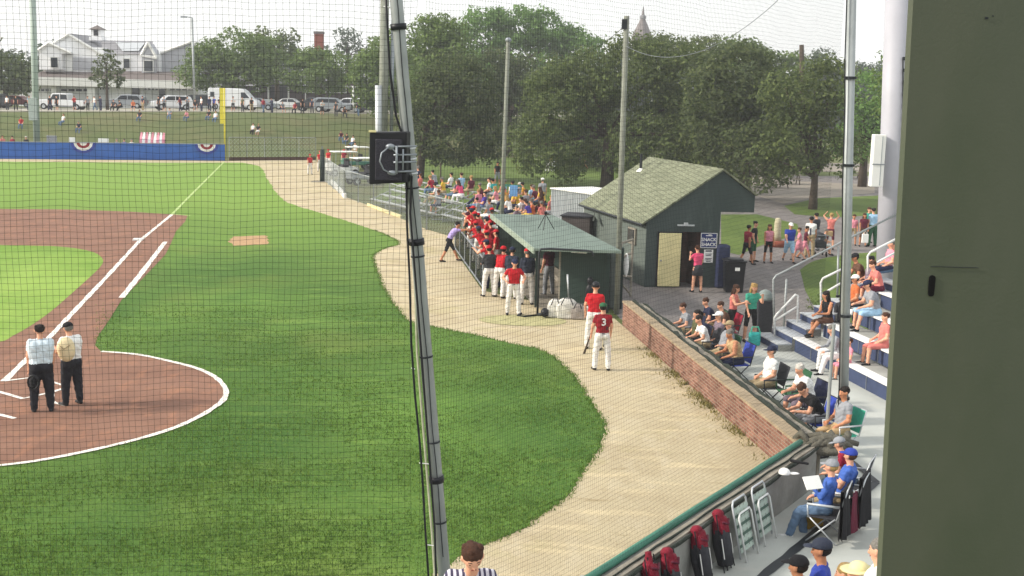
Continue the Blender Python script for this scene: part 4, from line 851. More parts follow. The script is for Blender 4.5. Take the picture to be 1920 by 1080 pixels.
ptree('rounded green tree in front of the brown building', 600, 158, ZB, [(545, 85, 620, 160), (590, 88, 665, 165), (530, 110, 650, 178)], 'leaf_green', leaf=.22, clump=1.3, dens=46)
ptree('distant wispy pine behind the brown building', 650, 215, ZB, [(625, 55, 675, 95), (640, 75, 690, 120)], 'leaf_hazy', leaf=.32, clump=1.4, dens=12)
ptree('light green tree left of the loudspeaker pole', 712, 140, ZB-.6, [(655, 95, 730, 175), (700, 48, 765, 130), (680, 130, 790, 215), (665, 160, 720, 200), (735, 90, 800, 240), (660, 100, 720, 200)], 'leaf_green', leaf=.2, clump=1.2, dens=50)
ptree('big shady tree on the lawn just right of the loudspeaker', 786, 96, 0, [(765, 130, 880, 250), (850, 110, 935, 250), (790, 190, 910, 318), (760, 200, 840, 300), (860, 180, 945, 310), (800, 90, 900, 200)], 'leaf_dark', tr=.28, th=4.6, leaf=.15, clump=1.0, dens=80, lean=.6)
ptree('tall pale topped tree above the loudspeaker', 830, 128, 2.5, [(762, 32, 850, 110), (790, 24, 870, 120), (800, 60, 900, 170), (765, 90, 860, 190)], 'leaf_green', leaf=.2, clump=1.2, dens=48, tr=.35)
ptree('highest rounded tree crown on the skyline', 960, 165, 3, [(862, 14, 960, 110), (920, 8, 1020, 100), (980, 18, 1075, 110), (870, 60, 1080, 170), (1040, 50, 1135, 130)], 'leaf_bright', leaf=.25, clump=1.5, dens=42, tr=.5)
ptree('dark tree behind the far net pole', 950, 132, 0, [(880, 90, 980, 190), (930, 100, 1030, 225), (900, 150, 1000, 250)], 'leaf_dark', leaf=.2, clump=1.2, dens=50, tr=.5, th=5.)
ptree('huge spreading oak directly behind the shed', 1140, 92, 0, [(965, 125, 1130, 265), (1040, 85, 1180, 240), (1110, 64, 1270, 230), (955, 210, 1120, 345), (1130, 200, 1300, 368, -2), (1200, 72, 1360, 240), (1240, 190, 1400, 372, -2), (1000, 100, 1120, 210, 3)], 'leaf_olive', leaf=.15, clump=1.0, dens=78, tr=.42, th=4.5, branches=10)
ptree('dark oak behind the shed roof on the right', 1400, 84, 0, [(1320, 74, 1460, 220), (1380, 110, 1500, 300), (1300, 190, 1440, 330), (1360, 220, 1490, 362, -3), (1420, 200, 1510, 345), (1280, 120, 1400, 260)], 'leaf_dark', leaf=.15, clump=1.0, dens=78, tr=.32, branches=8)
ptree('forked park tree beside the path left of the light tower', 1530, 78, 0, [(1430, 110, 1560, 250), (1490, 105, 1600, 240), (1420, 210, 1530, 348), (1520, 210, 1610, 345)], 'leaf_olive', leaf=.14, clump=.95, dens=80, tr=.24, th=2.4, branches=14)
ptree('bright green tree between net pole and light tower', 1620, 100, 0, [(1570, 130, 1660, 230), (1590, 190, 1670, 310), (1560, 220, 1640, 300), (1640, 150, 1700, 260), (1655, 95, 1720, 330)], 'leaf_bright', leaf=.15, clump=1.0, dens=66, tr=.3, th=4.)
ptree('tall dark tree beside the light tower', 1660, 70, 0, [(1635, 75, 1690, 170), (1640, 120, 1700, 250), (1660, 220, 1720, 340)], 'leaf_green', leaf=.12, clump=.8, dens=90, tr=.22, th=4.)
ptree('distant tree ridge left of the utility pole', 1450, 170, 0, [(1400, 78, 1470, 160), (1440, 98, 1530, 190), (1340, 68, 1440, 160)], 'leaf_green', leaf=.26, clump=1.6, dens=40, tr=.5)
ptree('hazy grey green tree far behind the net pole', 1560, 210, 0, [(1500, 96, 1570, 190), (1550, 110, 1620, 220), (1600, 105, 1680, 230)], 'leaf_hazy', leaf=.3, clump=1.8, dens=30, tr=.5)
ptree('dark tree band top behind the oak', 1250, 130, 0, [(1180, 66, 1290, 150), (1270, 66, 1360, 160)], 'leaf_olive', leaf=.2, clump=1.4, dens=50, tr=.5)
ptree('low shady tree between the oak and the far net pole', 1090, 118, 0, [(1030, 215, 1130, 322), (1090, 210, 1210, 328)], 'leaf_dark', leaf=.18, clump=1.2, dens=60, tr=.3)
ptree('low shady tree filling the gap right of the oak trunk', 1290, 112, 0, [(1180, 200, 1330, 350), (1290, 180, 1430, 350), (1130, 200, 1230, 315), (960, 210, 1060, 290)], 'leaf_dark', leaf=.18, clump=1.2, dens=60, tr=.35)
for i, (xb, Y, w_, lab) in enumerate([(-120, 170, 130, 'green tree beyond the left frame edge'), (720, 200, 120, 'green tree filling the gap behind the leaning pole'), (820, 175, 150, 'mid green tree behind the lawn tree')]):
    ptree(lab, xb, Y, 3.4, [(xb-w_/2, 85, xb+w_/2, 190), (xb-w_/3, 65, xb+w_/2.5, 150)], 'leaf_green', leaf=.32, clump=1.6, dens=22, tr=.35)
# low shrubs and far wood so the park closes off behind the trunks
t = thing('far_woodland', None, None, (0, 0, 0)); col.objects.unlink(t); bpy.data.objects.remove(t)
mb_ = bpy.data.objects.new('far_wood_anchor', None)
vs_b = []
for i in range(64):
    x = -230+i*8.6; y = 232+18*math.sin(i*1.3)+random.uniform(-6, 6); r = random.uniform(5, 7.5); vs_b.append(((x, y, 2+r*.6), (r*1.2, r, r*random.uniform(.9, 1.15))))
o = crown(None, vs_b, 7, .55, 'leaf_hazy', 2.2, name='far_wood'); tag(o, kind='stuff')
mb2 = bpy.data.objects.remove(mb_)
def shrub(label, x0, y0, x1, y1, Y, m='leaf_dark'):
    c = dp((x0+x1)/2, (y0+y1)/2, Y); k = Y/CF; t = thing('shrub', label, 'shrub', (c[0], c[1], c[2]-(y1-y0)/2*k), group='shrubs by the stairs'); crown(t, [(c, ((x1-x0)/2*k, .35, (y1-y0)/2*k))], 160, .045, m, .25, name='foliage')
shrub('small straggly shrub beside the stand stairs', 1528, 545, 1548, 578, 36.6, 'leaf_green')
shrub('low leafy weed at the foot of the stairs', 1505, 560, 1530, 582, 36.9, 'leaf_olive')
# ------------------------------------------------------------ buildings on the street
class BX:   # helper drawing in a facade plane at depth Y measured from the photograph
    def __init__(s, Y): s.Y = Y
    def p(s, x, y, d=0.): q = dp(x, y, s.Y); return (q[0], q[1]+d, q[2])
    def rect(s, mb, x0, y0, x1, y1, d0, d1, mi=0, zb=None):
        a = s.p(x0, y1); b = s.p(x1, y0); z0 = a[2] if zb is None else zb
        mb.quadbox([(a[0], s.Y+d0), (b[0], s.Y+d0), (b[0], s.Y+d1), (a[0], s.Y+d1)], z0, b[2], mi)
    def poly(s, mb, pts, d0, d1, mi=0):
        P = [s.p(x, y) for x, y in pts]; n = len(P); o = [(p[0], s.Y+d0, p[2]) for p in P]+[(p[0], s.Y+d1, p[2]) for p in P]
        mb.add(o, [tuple(range(n)), tuple(range(n, 2*n))[::-1]]+[(i, n+i, n+(i+1) % n, (i+1) % n) for i in range(n)], mi)
mat('siding_white', C('f4f4f5'), .6, .06, 3); mat('siding_grey', C('aeafb4'), .7, .1, 2); mat('roof_brown', C('6a625f'), .85, .15, 1.5, bump=.2); mat('roof_grey', C('86868a'), .85, .12, 1.5, bump=.2); mat('wood_brown', C('463c3a'), .85, .2, 1.5)
f = BX(165); t = thing('station_building', 'large white two storey station building with cupola and brown skirt roof', 'building', (dp(200, 200, 165)[0], 165, ZB))
def part(nm, m, fn, parent=None, **k): mb = MB(); fn(mb); return mb.build(nm, m, parent or t, **k)
part('ground_floor', 'siding_white', lambda m: f.rect(m, 36, 158, 372, 205, 0, 12, zb=ZB-.5))
part('upper_floor', 'siding_white', lambda m: (f.rect(m, 68, 88, 182, 136, 2.5, 12), f.rect(m, 182, 100, 285, 136, 3., 12)))
part('side_wing', 'siding_grey', lambda m: f.poly(m, [(284, 150), (284, 97), (342, 76), (385, 104), (385, 150)], 4.5, 14))
part('skirt_roof', 'roof_brown', lambda m: (lambda a: m.add([(*f.p(35, 153)[:1], 163.4, f.p(35, 153)[2]), (f.p(378, 154)[0], 163.4, f.p(378, 154)[2]), (f.p(340, 134)[0], 168, f.p(340, 134)[2]), (f.p(68, 131)[0], 168, f.p(68, 131)[2])], [(0, 1, 2, 3)]))(0))
part('eaves_board', 'white_paint', lambda m: f.rect(m, 34, 152.5, 378, 158.5, -1.7, -1.4))
part('big_gable', 'siding_white', lambda m: f.poly(m, [(68, 90), (117, 62), (182, 102), (182, 104), (68, 104)], 2.45, 12))
part('small_gable', 'siding_white', lambda m: f.poly(m, [(66, 130), (66, 92), (85, 80), (125, 99), (108, 100), (108, 130)], 1.4, 2.6))
def barge(pts, d, w=2.5):
    mb = MB(); 
    for a, b in zip(pts, pts[1:]): mb.tube(f.p(*a, d), f.p(*b, d), .2, n=5)
    mb.build('barge_board', 'white_paint', t)
barge([(66, 93), (117, 63), (184, 103)], 2.2); barge([(64, 94), (85, 80), (127, 99)], 1.2); barge([(284, 97), (342, 76), (362, 86)], 4.3); barge([(255, 103), (268, 78), (285, 108), (255, 103)], 2.2)
part('main_roof', 'roof_grey', lambda m: m.add([f.p(160, 72, 6), f.p(262, 74, 6), f.p(272, 100, 2.8), f.p(182, 100, 2.8), f.p(118, 61, 2.3), f.p(118, 61, 12), f.p(184, 101, 2.3), f.p(184, 101, 12), f.p(66, 91, 2.3), f.p(66, 91, 12)], [(0, 1, 2, 3), (4, 6, 7, 5), (4, 5, 9, 8)]))
part('dormer', 'siding_grey', lambda m: f.poly(m, [(256, 103), (268, 80), (283, 106), (283, 136), (256, 136)], 2.3, 5))
part('solar_panel', 'steel_light', lambda m: m.add([f.p(193, 76, 5.1), f.p(250, 77, 5.1), f.p(246, 94, 3.2), f.p(215, 94, 3.2)], [(0, 1, 2, 3)]))
part('wing_roof', 'roof_grey', lambda m: m.add([f.p(342, 75, 4.2), f.p(282, 97, 4.2), f.p(282, 97, 14), f.p(342, 75, 14), f.p(388, 105, 4.2), f.p(388, 105, 14)], [(0, 1, 2, 3), (0, 3, 5, 4)]))
cu = part('cupola', 'siding_white', lambda m: (f.rect(m, 142, 50, 160, 70, 6, 7.4), f.rect(m, 139, 66, 164, 72, 5.7, 7.7)))
part('cupola_roof', 'roof_brown', lambda m: (lambda a, b, c: m.add([(a[0], 170.6, a[2]), (b[0], 170.6, b[2]), (b[0], 172.8, b[2]), (a[0], 172.8, a[2]), (c[0], 171.7, c[2])], [(0, 1, 4), (1, 2, 4), (2, 3, 4), (3, 0, 4), (0, 3, 2, 1)]))(f.p(138, 51), f.p(164, 51), f.p(150, 42)), cu)
part('cupola_louver', 'charcoal', lambda m: f.rect(m, 147, 52, 155, 63, 5.9, 6), cu)
def window(x0, y0, x1, y1, d, frame='white_paint'):
    o = part('window', frame, lambda m: f.rect(m, x0, y0, x1, y1, d-.15, d)); part('pane', 'glass_dark', lambda m: f.rect(m, x0+1.6, y0+1.6, x1-1.6, y1-1.4, d-.2, d-.14), o)
for a in [(88, 106, 103, 127, 1.35), (218, 108, 232, 128, 2.95), (260, 112, 279, 134, 2.25), (247, 162, 264, 188, -.02), (298, 163, 312, 188, -.02), (334, 86, 343, 94, 4.45)]: window(*a)
part('corner_pillar', 'white_paint', lambda m: f.rect(m, 112, 103, 124, 133, 2.2, 2.5)); part('corner_pillar', 'white_paint', lambda m: f.rect(m, 170, 158, 183, 205, -1.2, 0, zb=ZB-.3)); part('corner_pillar', 'white_paint', lambda m: f.rect(m, 102, 158, 110, 205, -1, 0, zb=ZB-.3))
for a in [(112, 165, 168, 200), (66, 165, 100, 200), (185, 162, 205, 200), (268, 163, 296, 195), (316, 163, 362, 196)]:
    o = part('garage_door', mat('door_pale', C('d2d4d6'), .5, .05, 1), lambda m: f.rect(m, *a, -.06, 0)); part('door_windows', 'glass_dark', lambda m: [f.rect(m, a[0]+3+i*(a[2]-a[0])/4, a[1]+2, a[0]+1+(i+1)*(a[2]-a[0])/4-1, a[1]+6, -.09, -.05) for i in range(4)], o)
part('plinth_panel', 'siding_grey', lambda m: f.rect(m, 120, 108, 180, 130, 2.3, 2.5))
f = BX(182); t = thing('brown_building', 'long low dark brown building behind the parked cars', 'building', (dp(540, 190, 182)[0], 182, ZB))
part('wall', 'wood_brown', lambda m: f.rect(m, 385, 158, 700, 200, 0, 12, zb=ZB-.5))
part('roof', 'roof_grey', lambda m: m.add([f.p(380, 160, -.8), f.p(705, 165, -.8), f.p(690, 138, 5), f.p(395, 132, 5)], [(0, 1, 2, 3)]))
part('cross_gable', 'roof_grey', lambda m: f.poly(m, [(480, 158), (492, 128), (535, 128), (548, 158)], -.9, 4))
for a in [(575, 160, 590, 174, 0), (597, 160, 612, 174, 0), (617, 160, 650, 174, 0), (480, 164, 486, 172, 0), (393, 160, 402, 174, 0)]: window(*a[:4], -.02)
part('door', 'charcoal', lambda m: f.rect(m, 505, 158, 538, 186, -.05, 0)); part('low_wall', 'siding_white', lambda m: f.rect(m, 505, 187, 560, 208, -4, -3.6, zb=ZB-.3))
part('trim_post', 'white_paint', lambda m: (f.rect(m, 502, 158, 505, 190, -.2, 0, zb=ZB), f.rect(m, 540, 158, 543, 190, -.2, 0, zb=ZB), f.rect(m, 572, 158, 574, 190, -.2, 0, zb=ZB)))
f = BX(195); t = thing('brick_chimney', 'square red brick chimney rising above the trees', 'chimney', (dp(597, 100, 195)[0], 195, ZB)); part('stack', 'orange_brick', lambda m: f.rect(m, 589, 62, 605, 110, 0, 1.3, zb=ZB)); part('chimney_cap', 'roof_brown', lambda m: f.rect(m, 588, 59, 606, 63, -.1, 1.4))
# church spire, utility pole, street poles
q = dp(1204, 68, 330); tp = dp(1204, 12, 330); t = thing('church_spire', 'pointed dark church spire far behind the oak', 'spire', (q[0], 330, 0))
mb = MB(); mb.box((q[0], 330, q[2]/2), (5, 5, q[2])); mb.build('tower', 'roof_brown', t); zq = dp(1204, 33, 330)[2]; mb = MB(); mb.lathe([(2.7, q[2]), (1.7, q[2]+(zq-q[2])*.45), (.45, zq), (.1, tp[2])], (q[0], 330, 0), 8); mb.build('spire_cone', mat('spire_grey', C('77706f'), .8, .1, 1), t); mb = MB(); mb.lathe([(.6, 0), (.85, .3), (.85, .9), (.4, 1.2)], (q[0], 330, zq-.5), 8); mb.build('spire_collar', 'roof_grey', t)
straight_pole('wooden utility pole above the distant ridge', 1504, 170, 120, 1503, 84, .22, 'bark', cat='utility pole', name='utility_pole')
tt, _a, b_ = straight_pole('tall street light pole right of the white station', 365, 206, 150, 360, 33, .13, 'galv', cat='street light', name='street_light', zb=ZB); mb = MB(); mb.tube(b_, (b_[0]-.9, b_[1], b_[2]+.1), .06); mb.box((b_[0]-1., b_[1], b_[2]+.05), (.7, .3, .18)); mb.build('lamp_arm', 'steel', tt)
straight_pole('short white pole in the row of cars', 663, 210, 150, 662, 162, .1, 'white_paint', cat='pole', name='sign_post', zb=ZB)
straight_pole('thin pale flag pole at the left edge', 50, 200, 165, 48, 40, .07, 'white_paint', cat='flag pole', name='flag_pole', zb=ZB)
tt, _a, b_ = straight_pole('small bird feeder post on the lawn', 826, 332, 92, 826, 305, .05, 'bark', cat='post', name='lawn_post')
# ------------------------------------------------------------ vehicles along the street
def car(kind, xp, yp, Y, body, label, flip=False, group='vehicles parked on the street', rz=0.):
    c = dp(xp, yp, Y); z = hz(c[0], Y)+.05; t = thing({'pickup': 'pickup_truck', 'van': 'white_van', 'suv': 'parked_car', 'sedan': 'parked_car'}[kind], label, {'pickup': 'pickup', 'van': 'van', 'suv': 'car', 'sedan': 'car'}[kind], (c[0], Y, z), R(180 if flip else 0)+rz+1e-6, group)
    S = {'pickup': (5.7, 2., [(-2.85, .45), (-2.85, 1.0), (-2.75, 1.12), (-1.35, 1.16), (-.9, 1.85), (-.5, 1.92), (.75, 1.92), (.95, 1.86), (1., 1.16), (2.8, 1.14), (2.85, .55), (2.7, .42)], [(-1.1, 1.2), (-.78, 1.76), (-.02, 1.78), (-.02, 1.22)], [(.08, 1.22), (.08, 1.78), (.8, 1.76), (.86, 1.22)]),
         'van': (6., 2.05, [(-3., .4), (-3., 1.0), (-2.75, 1.25), (-2.3, 1.4), (-1.5, 2.3), (-1.1, 2.55), (2.85, 2.6), (2.98, 2.4), (3., .5), (2.8, .38)], [(-2.05, 1.45), (-1.45, 2.12), (-1.0, 2.12), (-1., 1.42)], [(2.2, 1.5), (2.2, 2.1), (2.7, 2.1), (2.7, 1.5)]),
         'suv': (4.7, 1.85, [(-2.35, .4), (-2.35, .9), (-2.2, 1.05), (-1.3, 1.12), (-.7, 1.65), (-.3, 1.74), (1.6, 1.74), (2.1, 1.55), (2.32, 1.05), (2.35, .5), (2.2, .35)], [(-1.05, 1.15), (-.62, 1.6), (.2, 1.62), (.2, 1.15)], [(.3, 1.15), (.3, 1.62), (1.5, 1.6), (1.85, 1.15)]),
         'sedan': (4.6, 1.8, [(-2.3, .35), (-2.3, .75), (-2.1, .88), (-1.1, .97), (-.5, 1.4), (-.1, 1.45), (.9, 1.43), (1.5, 1.02), (2.2, .98), (2.3, .8), (2.3, .4), (2.1, .3)], [(-.85, 1.), (-.42, 1.34), (.2, 1.36), (.2, 1.)], [(.3, 1.), (.3, 1.36), (.85, 1.34), (1.25, 1.)])}[kind]
    L_, W, prof, w1, w2 = S
    mb = MB(); mb.prism(prof, (0, -W/2, 0), (1, 0, 0), (0, 0, 1), (0, W, 0)); bd = mb.build('body', body, t, bevel=.09)
    for wp in (w1, w2):
        mb = MB(); mb.prism(wp, (0, -W/2-.012, 0), (1, 0, 0), (0, 0, 1), (0, W+.024, 0)); mb.build('window', 'glass_dark', t)
    wx = L_/2-.95
    for x in (-wx, wx+.05):
        for s in (-1, 1):
            mb = MB(); mb.tube((x, s*(W/2-.22), .36), (x, s*(W/2+.015), .36), .36, n=18); wl = mb.build('wheel', 'rubber', t); mb = MB(); mb.tube((x, s*(W/2-.1), .36), (x, s*(W/2+.03), .36), .2, n=12); mb.build('rim', 'steel_light', wl)
    for s in (-1, 1):
        mb = MB(); mb.box((-L_/2+.03, s*(W/2-.25), .78), (.1, .36, .16)); mb.build('headlight', 'lamp_glass', t); mb = MB(); mb.box((L_/2-.01, s*(W/2-.15), .85), (.06, .16, .3)); mb.build('tail_light', 'tail_red', t)
    if kind == 'pickup': mb = MB(); mb.box((1.9, 0, 1.15), (1.6, W-.3, .03)); mb.build('bed', 'charcoal', t)
    return t
car('pickup', 118, 205, 146, 'car_white', 'white pickup truck parked in front of the station garage')
car('suv', 322, 206, 147, 'car_white', 'small white car left of the street light pole', rz=.5)
car('van', 440, 208, 150, 'car_white', 'tall white van behind the yellow foul pole', flip=True)
car('sedan', 485, 206, 152, 'car_silver', 'silver sedan just right of the white van', flip=True)
car('suv', 590, 209, 151, 'car_dark', 'dark car left end of the right hand group')
car('suv', 622, 210, 150, 'car_silver', 'silver sport utility car in the middle of the right hand group', flip=True)
car('suv', 655, 208, 153, 'car_white', 'white car partly behind the short white pole')
car('sedan', 690, 211, 151, 'car_dark', 'dark sedan left of the loudspeaker pole', flip=True)
car('suv', -20, 206, 148, 'car_dark', 'dark car cut off by the left frame edge')
car('suv', 240, 205, 158, 'car_silver', 'silver car in front of the station garage doors')
car('sedan', 545, 206, 158, 'car_white', 'white sedan before the low white wall', flip=True)
car('suv', 385, 206, 157, 'car_dark', 'dark car between the street light and the van', flip=True)
car('sedan', 632, 206, 160, 'car_white', 'white sedan behind the silver sport utility car')
car('sedan', 35, 205, 156, 'car_red', 'dark red car in the shade at far left', flip=True)
def utility_cart(xp, yp, label, m, rz):
    p = at(xp, yp); t = thing('utility_cart', label, 'utility cart', (p[0], p[1], 0), rz, 'utility carts in the bullpen corner')
    mb = MB(); mb.box((0, 0, .55), (2.4, 1.2, .3)); mb.box((-1., 0, .8), (.5, 1.15, .35)); mb.build('chassis', m, t, bevel=.08)
    mb = MB(); mb.box((.1, 0, 1.9), (1.9, 1.3, .08)); mb.build('canopy', 'white_paint', t, bevel=.03)
    mb = MB()
    for x in (-.75, .95):
        for y in (-.55, .55): mb.tube((x, y, .6), (x, y, 1.9), .025)
    mb.build('canopy_posts', 'steel', t); mb = MB(); mb.box((.1, 0, .82), (.5, 1.1, .15)); mb.box((.35, 0, 1.1), (.12, 1.1, .5)); mb.build('seat', 'charcoal', t, bevel=.04)
    for x in (-.85, .85):
        for y in (-.58, .58): mb = MB(); mb.tube((x, y-.1, .28), (x, y+.1, .28), .28, n=14); wl = mb.build('wheel', 'rubber', t); mb = MB(); mb.tube((x, y-.11, .28), (x, y+.11, .28), .14, n=10); mb.build('rim', 'steel_light', wl)
utility_cart(642, 330, 'white fronted cart with pale canopy nearest the padded post', 'white_paint', .5)
utility_cart(668, 318, 'green cart with pale canopy behind the white one', 'green_trim', .4)
utility_cart(682, 346, 'grey cart next to the left edge of the loudspeaker', 'steel', .6)
# things on the outfield fence
for (x, y, w_, h_, m, lab) in [(97, 262, .9, .75, 'grey_cloth', 'grey folding chair back above the blue fence'), (135, 265, .55, .7, 'paper', 'white box sign on top of the blue fence'), (194, 266, .95, .6, 'paper', 'pair of white coolers above the blue fence')]:
    p = dp(x, y, interp(TOE, -38)+1.5); t = thing('fence_sign' if m == 'paper' else 'lawn_chair', lab, 'sign' if m == 'paper' else 'chair', (p[0], p[1]+1, 0)); mb = MB(); mb.box((p[0], p[1], p[2]), (w_, .1, h_)); mb.build('panel', m, t, bevel=.02); mb = MB(); mb.tube((p[0]-w_*.35, p[1]+.06, .3), (p[0]-w_*.35, p[1]+.06, p[2]), .03); mb.tube((p[0]+w_*.35, p[1]+.06, .3), (p[0]+w_*.35, p[1]+.06, p[2]), .03); mb.build('legs', 'steel', t)
p = dp(285, 262, 111.5); t = thing('striped_canopy', 'pink and white striped blanket over chairs behind the blue fence', 'blanket', (p[0], p[1], .3)); mb = MB(); n = 9
for i in range(n):
    x = p[0]-1.15+2.3*i/n; mb.add([(x, p[1], p[2]+.0+.12*math.sin(i)), (x+2.3/n, p[1], p[2]+.12*math.sin(i+1)), (x+2.3/n-.1, p[1]+.5, p[2]+.62), (x, p[1]+.5, p[2]+.66), (x, p[1]-.05, p[2]-.45), (x+2.3/n, p[1]-.05, p[2]-.45)], [(0, 1, 2, 3), (4, 5, 1, 0)], i % 2)
mb.build('cloth', ['pink', 'white_cloth'], t)
# picnic tables and fence of the playground
def picnic(xp, yp, label, rz=0.):
    p = at(xp, yp); t = thing('picnic_table', label, 'picnic table', p, rz+1e-6, 'picnic tables under the trees')
    mb = MB(); mb.box((0, 0, .74), (1.8, .75, .05)); mb.build('tabletop', 'wood_grey', t)
    for s in (-1, 1): mb = MB(); mb.box((0, s*.7, .44), (1.8, .26, .05)); mb.build('seat', 'wood_grey', t)
    mb = MB()
    for x in (-.7, .7):
        mb.box((x, 0, .4), (.08, 1.5, .08)); 
        for s in (-1, 1): mb.tube((x, s*.3, .72), (x, s*.65, 0), .045, n=5)
    mb.build('legs', 'bark', t)
picnic(1480, 345, 'picnic table left of the forked park tree'); picnic(1205+250, 352, 'picnic table in the shade right of the shed', .3); picnic(1600, 335, 'picnic table right of the net pole on the playground', .2)
a, b = at(1395, 350), at(1445, 356); t = thing('rail_fence', 'short row of wooden posts beyond the shed', 'fence', a)
for i in range(5): mb = MB(); q = lerp(a, b, i/4); mb.tube((q[0], q[1], 0), (q[0], q[1], 1.0), .1); mb.build('post', 'wood_grey', t)
p = at(1455, 480); p = at(1456, 462); t = thing('white_statue_post', 'pale cream post with reddish base standing behind the walking crowd', 'post', p); mb = MB(); mb.lathe([(.22, .25), (.18, .6), (.16, 1.15), (.13, 1.32), (.05, 1.36)], p); mb.build('post_body', mat('post_cream', C('b5ad92'), .8, .15, 4), t, smooth=True); mb = MB(); mb.lathe([(.45, 0), (.42, .25), (.3, .28)], p); mb.build('post_base', 'orange_brick', t, smooth=True)
mat('tan_ramp', C('a08c6c'), .9); p = at(1430, 435); q = at(1500, 446)
# ------------------------------------------------------------ people
def rot2(v, a):     # rotate in y/z plane (lean forward positive)
    return np.array([v[0], v[1]*math.cos(a)+v[2]*math.sin(a), -v[1]*math.sin(a)+v[2]*math.cos(a)])
POSE = {
 # lean, (hipL, kneeL), (hipR, kneeR), (armL flex, abd, elbow), (armR ...), head pitch, head yaw, leg spread, seat height
 'stand':  (2, (2, 2), (-2, 2), (5, 8, 12), (5, 8, 12), 5, 0, 6, None),
 'standhips': (3, (4, 2), (-4, 4), (-5, 38, 75), (-5, 38, 75), 8, 0, 8, None),
 'contra': (0, (6, 6), (-4, 2), (20, 10, 60), (10, 10, 25), 12, 15, 7, None),
 'walk':   (4, (22, 6), (-18, 20), (-18, 6, 15), (22, 6, 25), 5, 0, 3, None),
 'walk2':  (3, (-14, 18), (20, 8), (25, 8, 40), (-15, 6, 15), 2, 0, 3, None),
 'hold':   (3, (3, 3), (-3, 2), (25, 8, 75), (30, 8, 80), 15, 0, 5, None),
 'leanrail': (32, (8, 5), (-8, 8), (50, 14, 55), (50, 14, 55), -18, 0, 9, None),
 'leanfar': (38, (28, 4), (-22, 6), (70, 8, 12), (74, 6, 10), -15, 0, 3, None),
 'lookdown': (14, (3, 2), (-3, 2), (20, 12, 60), (20, 12, 60), 22, -8, 6, None),
 'armsup': (0, (3, 2), (-3, 2), (150, 38, 70), (150, 38, 70), 0, 0, 6, None),
 'eat':    (6, (4, 2), (-4, 2), (40, 10, 105), (10, 10, 20), 12, 0, 5, None),
 'bat':    (3, (3, 2), (-3, 3), (8, 16, 14), (6, 14, 20), 6, 0, 8, None),
 'sit':    (-4, (84, 82), (80, 76), (6, 10, 55), (8, 12, 60), 6, 0, 9, .44),
 'sitlean': (24, (84, 70), (88, 84), (2, 14, 58), (6, 14, 66), 4, 0, 12, .44),
 'sitback': (-18, (80, 58), (76, 70), (18, 8, 78), (12, 12, 50), 12, 0, 7, .42),
 'sitcross': (10, (88, 45), (84, 84), (14, 4, 70), (10, 6, 62), 8, 20, 2, .44),
 'sitfwd': (40, (88, 80), (84, 88), (6, 10, 70), (4, 14, 66), 22, 0, 12, .44),
 'sithigh': (-10, (76, 60), (70, 78), (30, 6, 105), (14, 10, 62), 8, 15, 5, .44),
}
def skeleton(pose):
    lean, lL, lR, aL, aR, hp, hyw, spread, seat = POSE[pose]; lean = R(lean)
    J = {}; pel = np.array([0, 0, 0.]); J['pel'] = pel
    J['waist'] = pel+rot2((0, 0, .17), lean*.5); J['chest'] = J['waist']+rot2((0, 0, .21), lean); J['neck'] = J['chest']+rot2((0, .0, .135), lean)
    hd = lean-R(hp)*-.0; J['head'] = J['neck']+rot2((0, .02, .175), lean*.6+R(hp)*.6); J['hp'] = lean*.6+R(hp); J['hy'] = R(hyw)
    for s, l in ((-1, lL), (1, lR)):
        k = 'L' if s < 0 else 'R'; h = pel+np.array([s*.095, 0, -.03]); a = R(l[0]); b = R(l[0]-l[1]); ab = R(spread)
        d = np.array([s*math.sin(ab)*abs(math.cos(a)) if seat is None else s*math.sin(ab), math.sin(a), -math.cos(a)]); d /= np.linalg.norm(d)
        kn = h+d*.43; d2 = np.array([s*.03, math.sin(b), -math.cos(b)]); d2 /= np.linalg.norm(d2); an = kn+d2*.41
        J['hip'+k], J['knee'+k], J['ank'+k] = h, kn, an; J['toe'+k] = an+np.array([s*.03, .17, -.055])
    for s, l in ((-1, aL), (1, aR)):
        k = 'L' if s < 0 else 'R'; sh = J['chest']+rot2((s*.175, -.005, .085), lean); f = R(l[0])+lean*.4; ab = R(l[1]); e = R(l[0]+l[2])+lean*.4
        u = np.array([s*math.sin(ab), math.sin(f)*math.cos(ab), -math.cos(f)*math.cos(ab)]); el = sh+u*.285
        inw = -.35 if l[2] > 40 else .02; v = np.array([s*inw if l[0] < 100 else -s*.5, math.sin(e), -math.cos(e)]); v /= np.linalg.norm(v); wr = el+v*.25
        J['sh'+k], J['el'+k], J['wr'+k], J['hand'+k], J['fd'+k] = sh, el, wr, wr+v*.085, v
    if seat is None: dz = -min(J['ankL'][2], J['ankR'][2])+.075
    else: dz = seat+.11
    for k in J:
        if k not in ('hp', 'hy', 'fdL', 'fdR'): J[k] = J[k]+np.array([0, 0, dz])
    return J
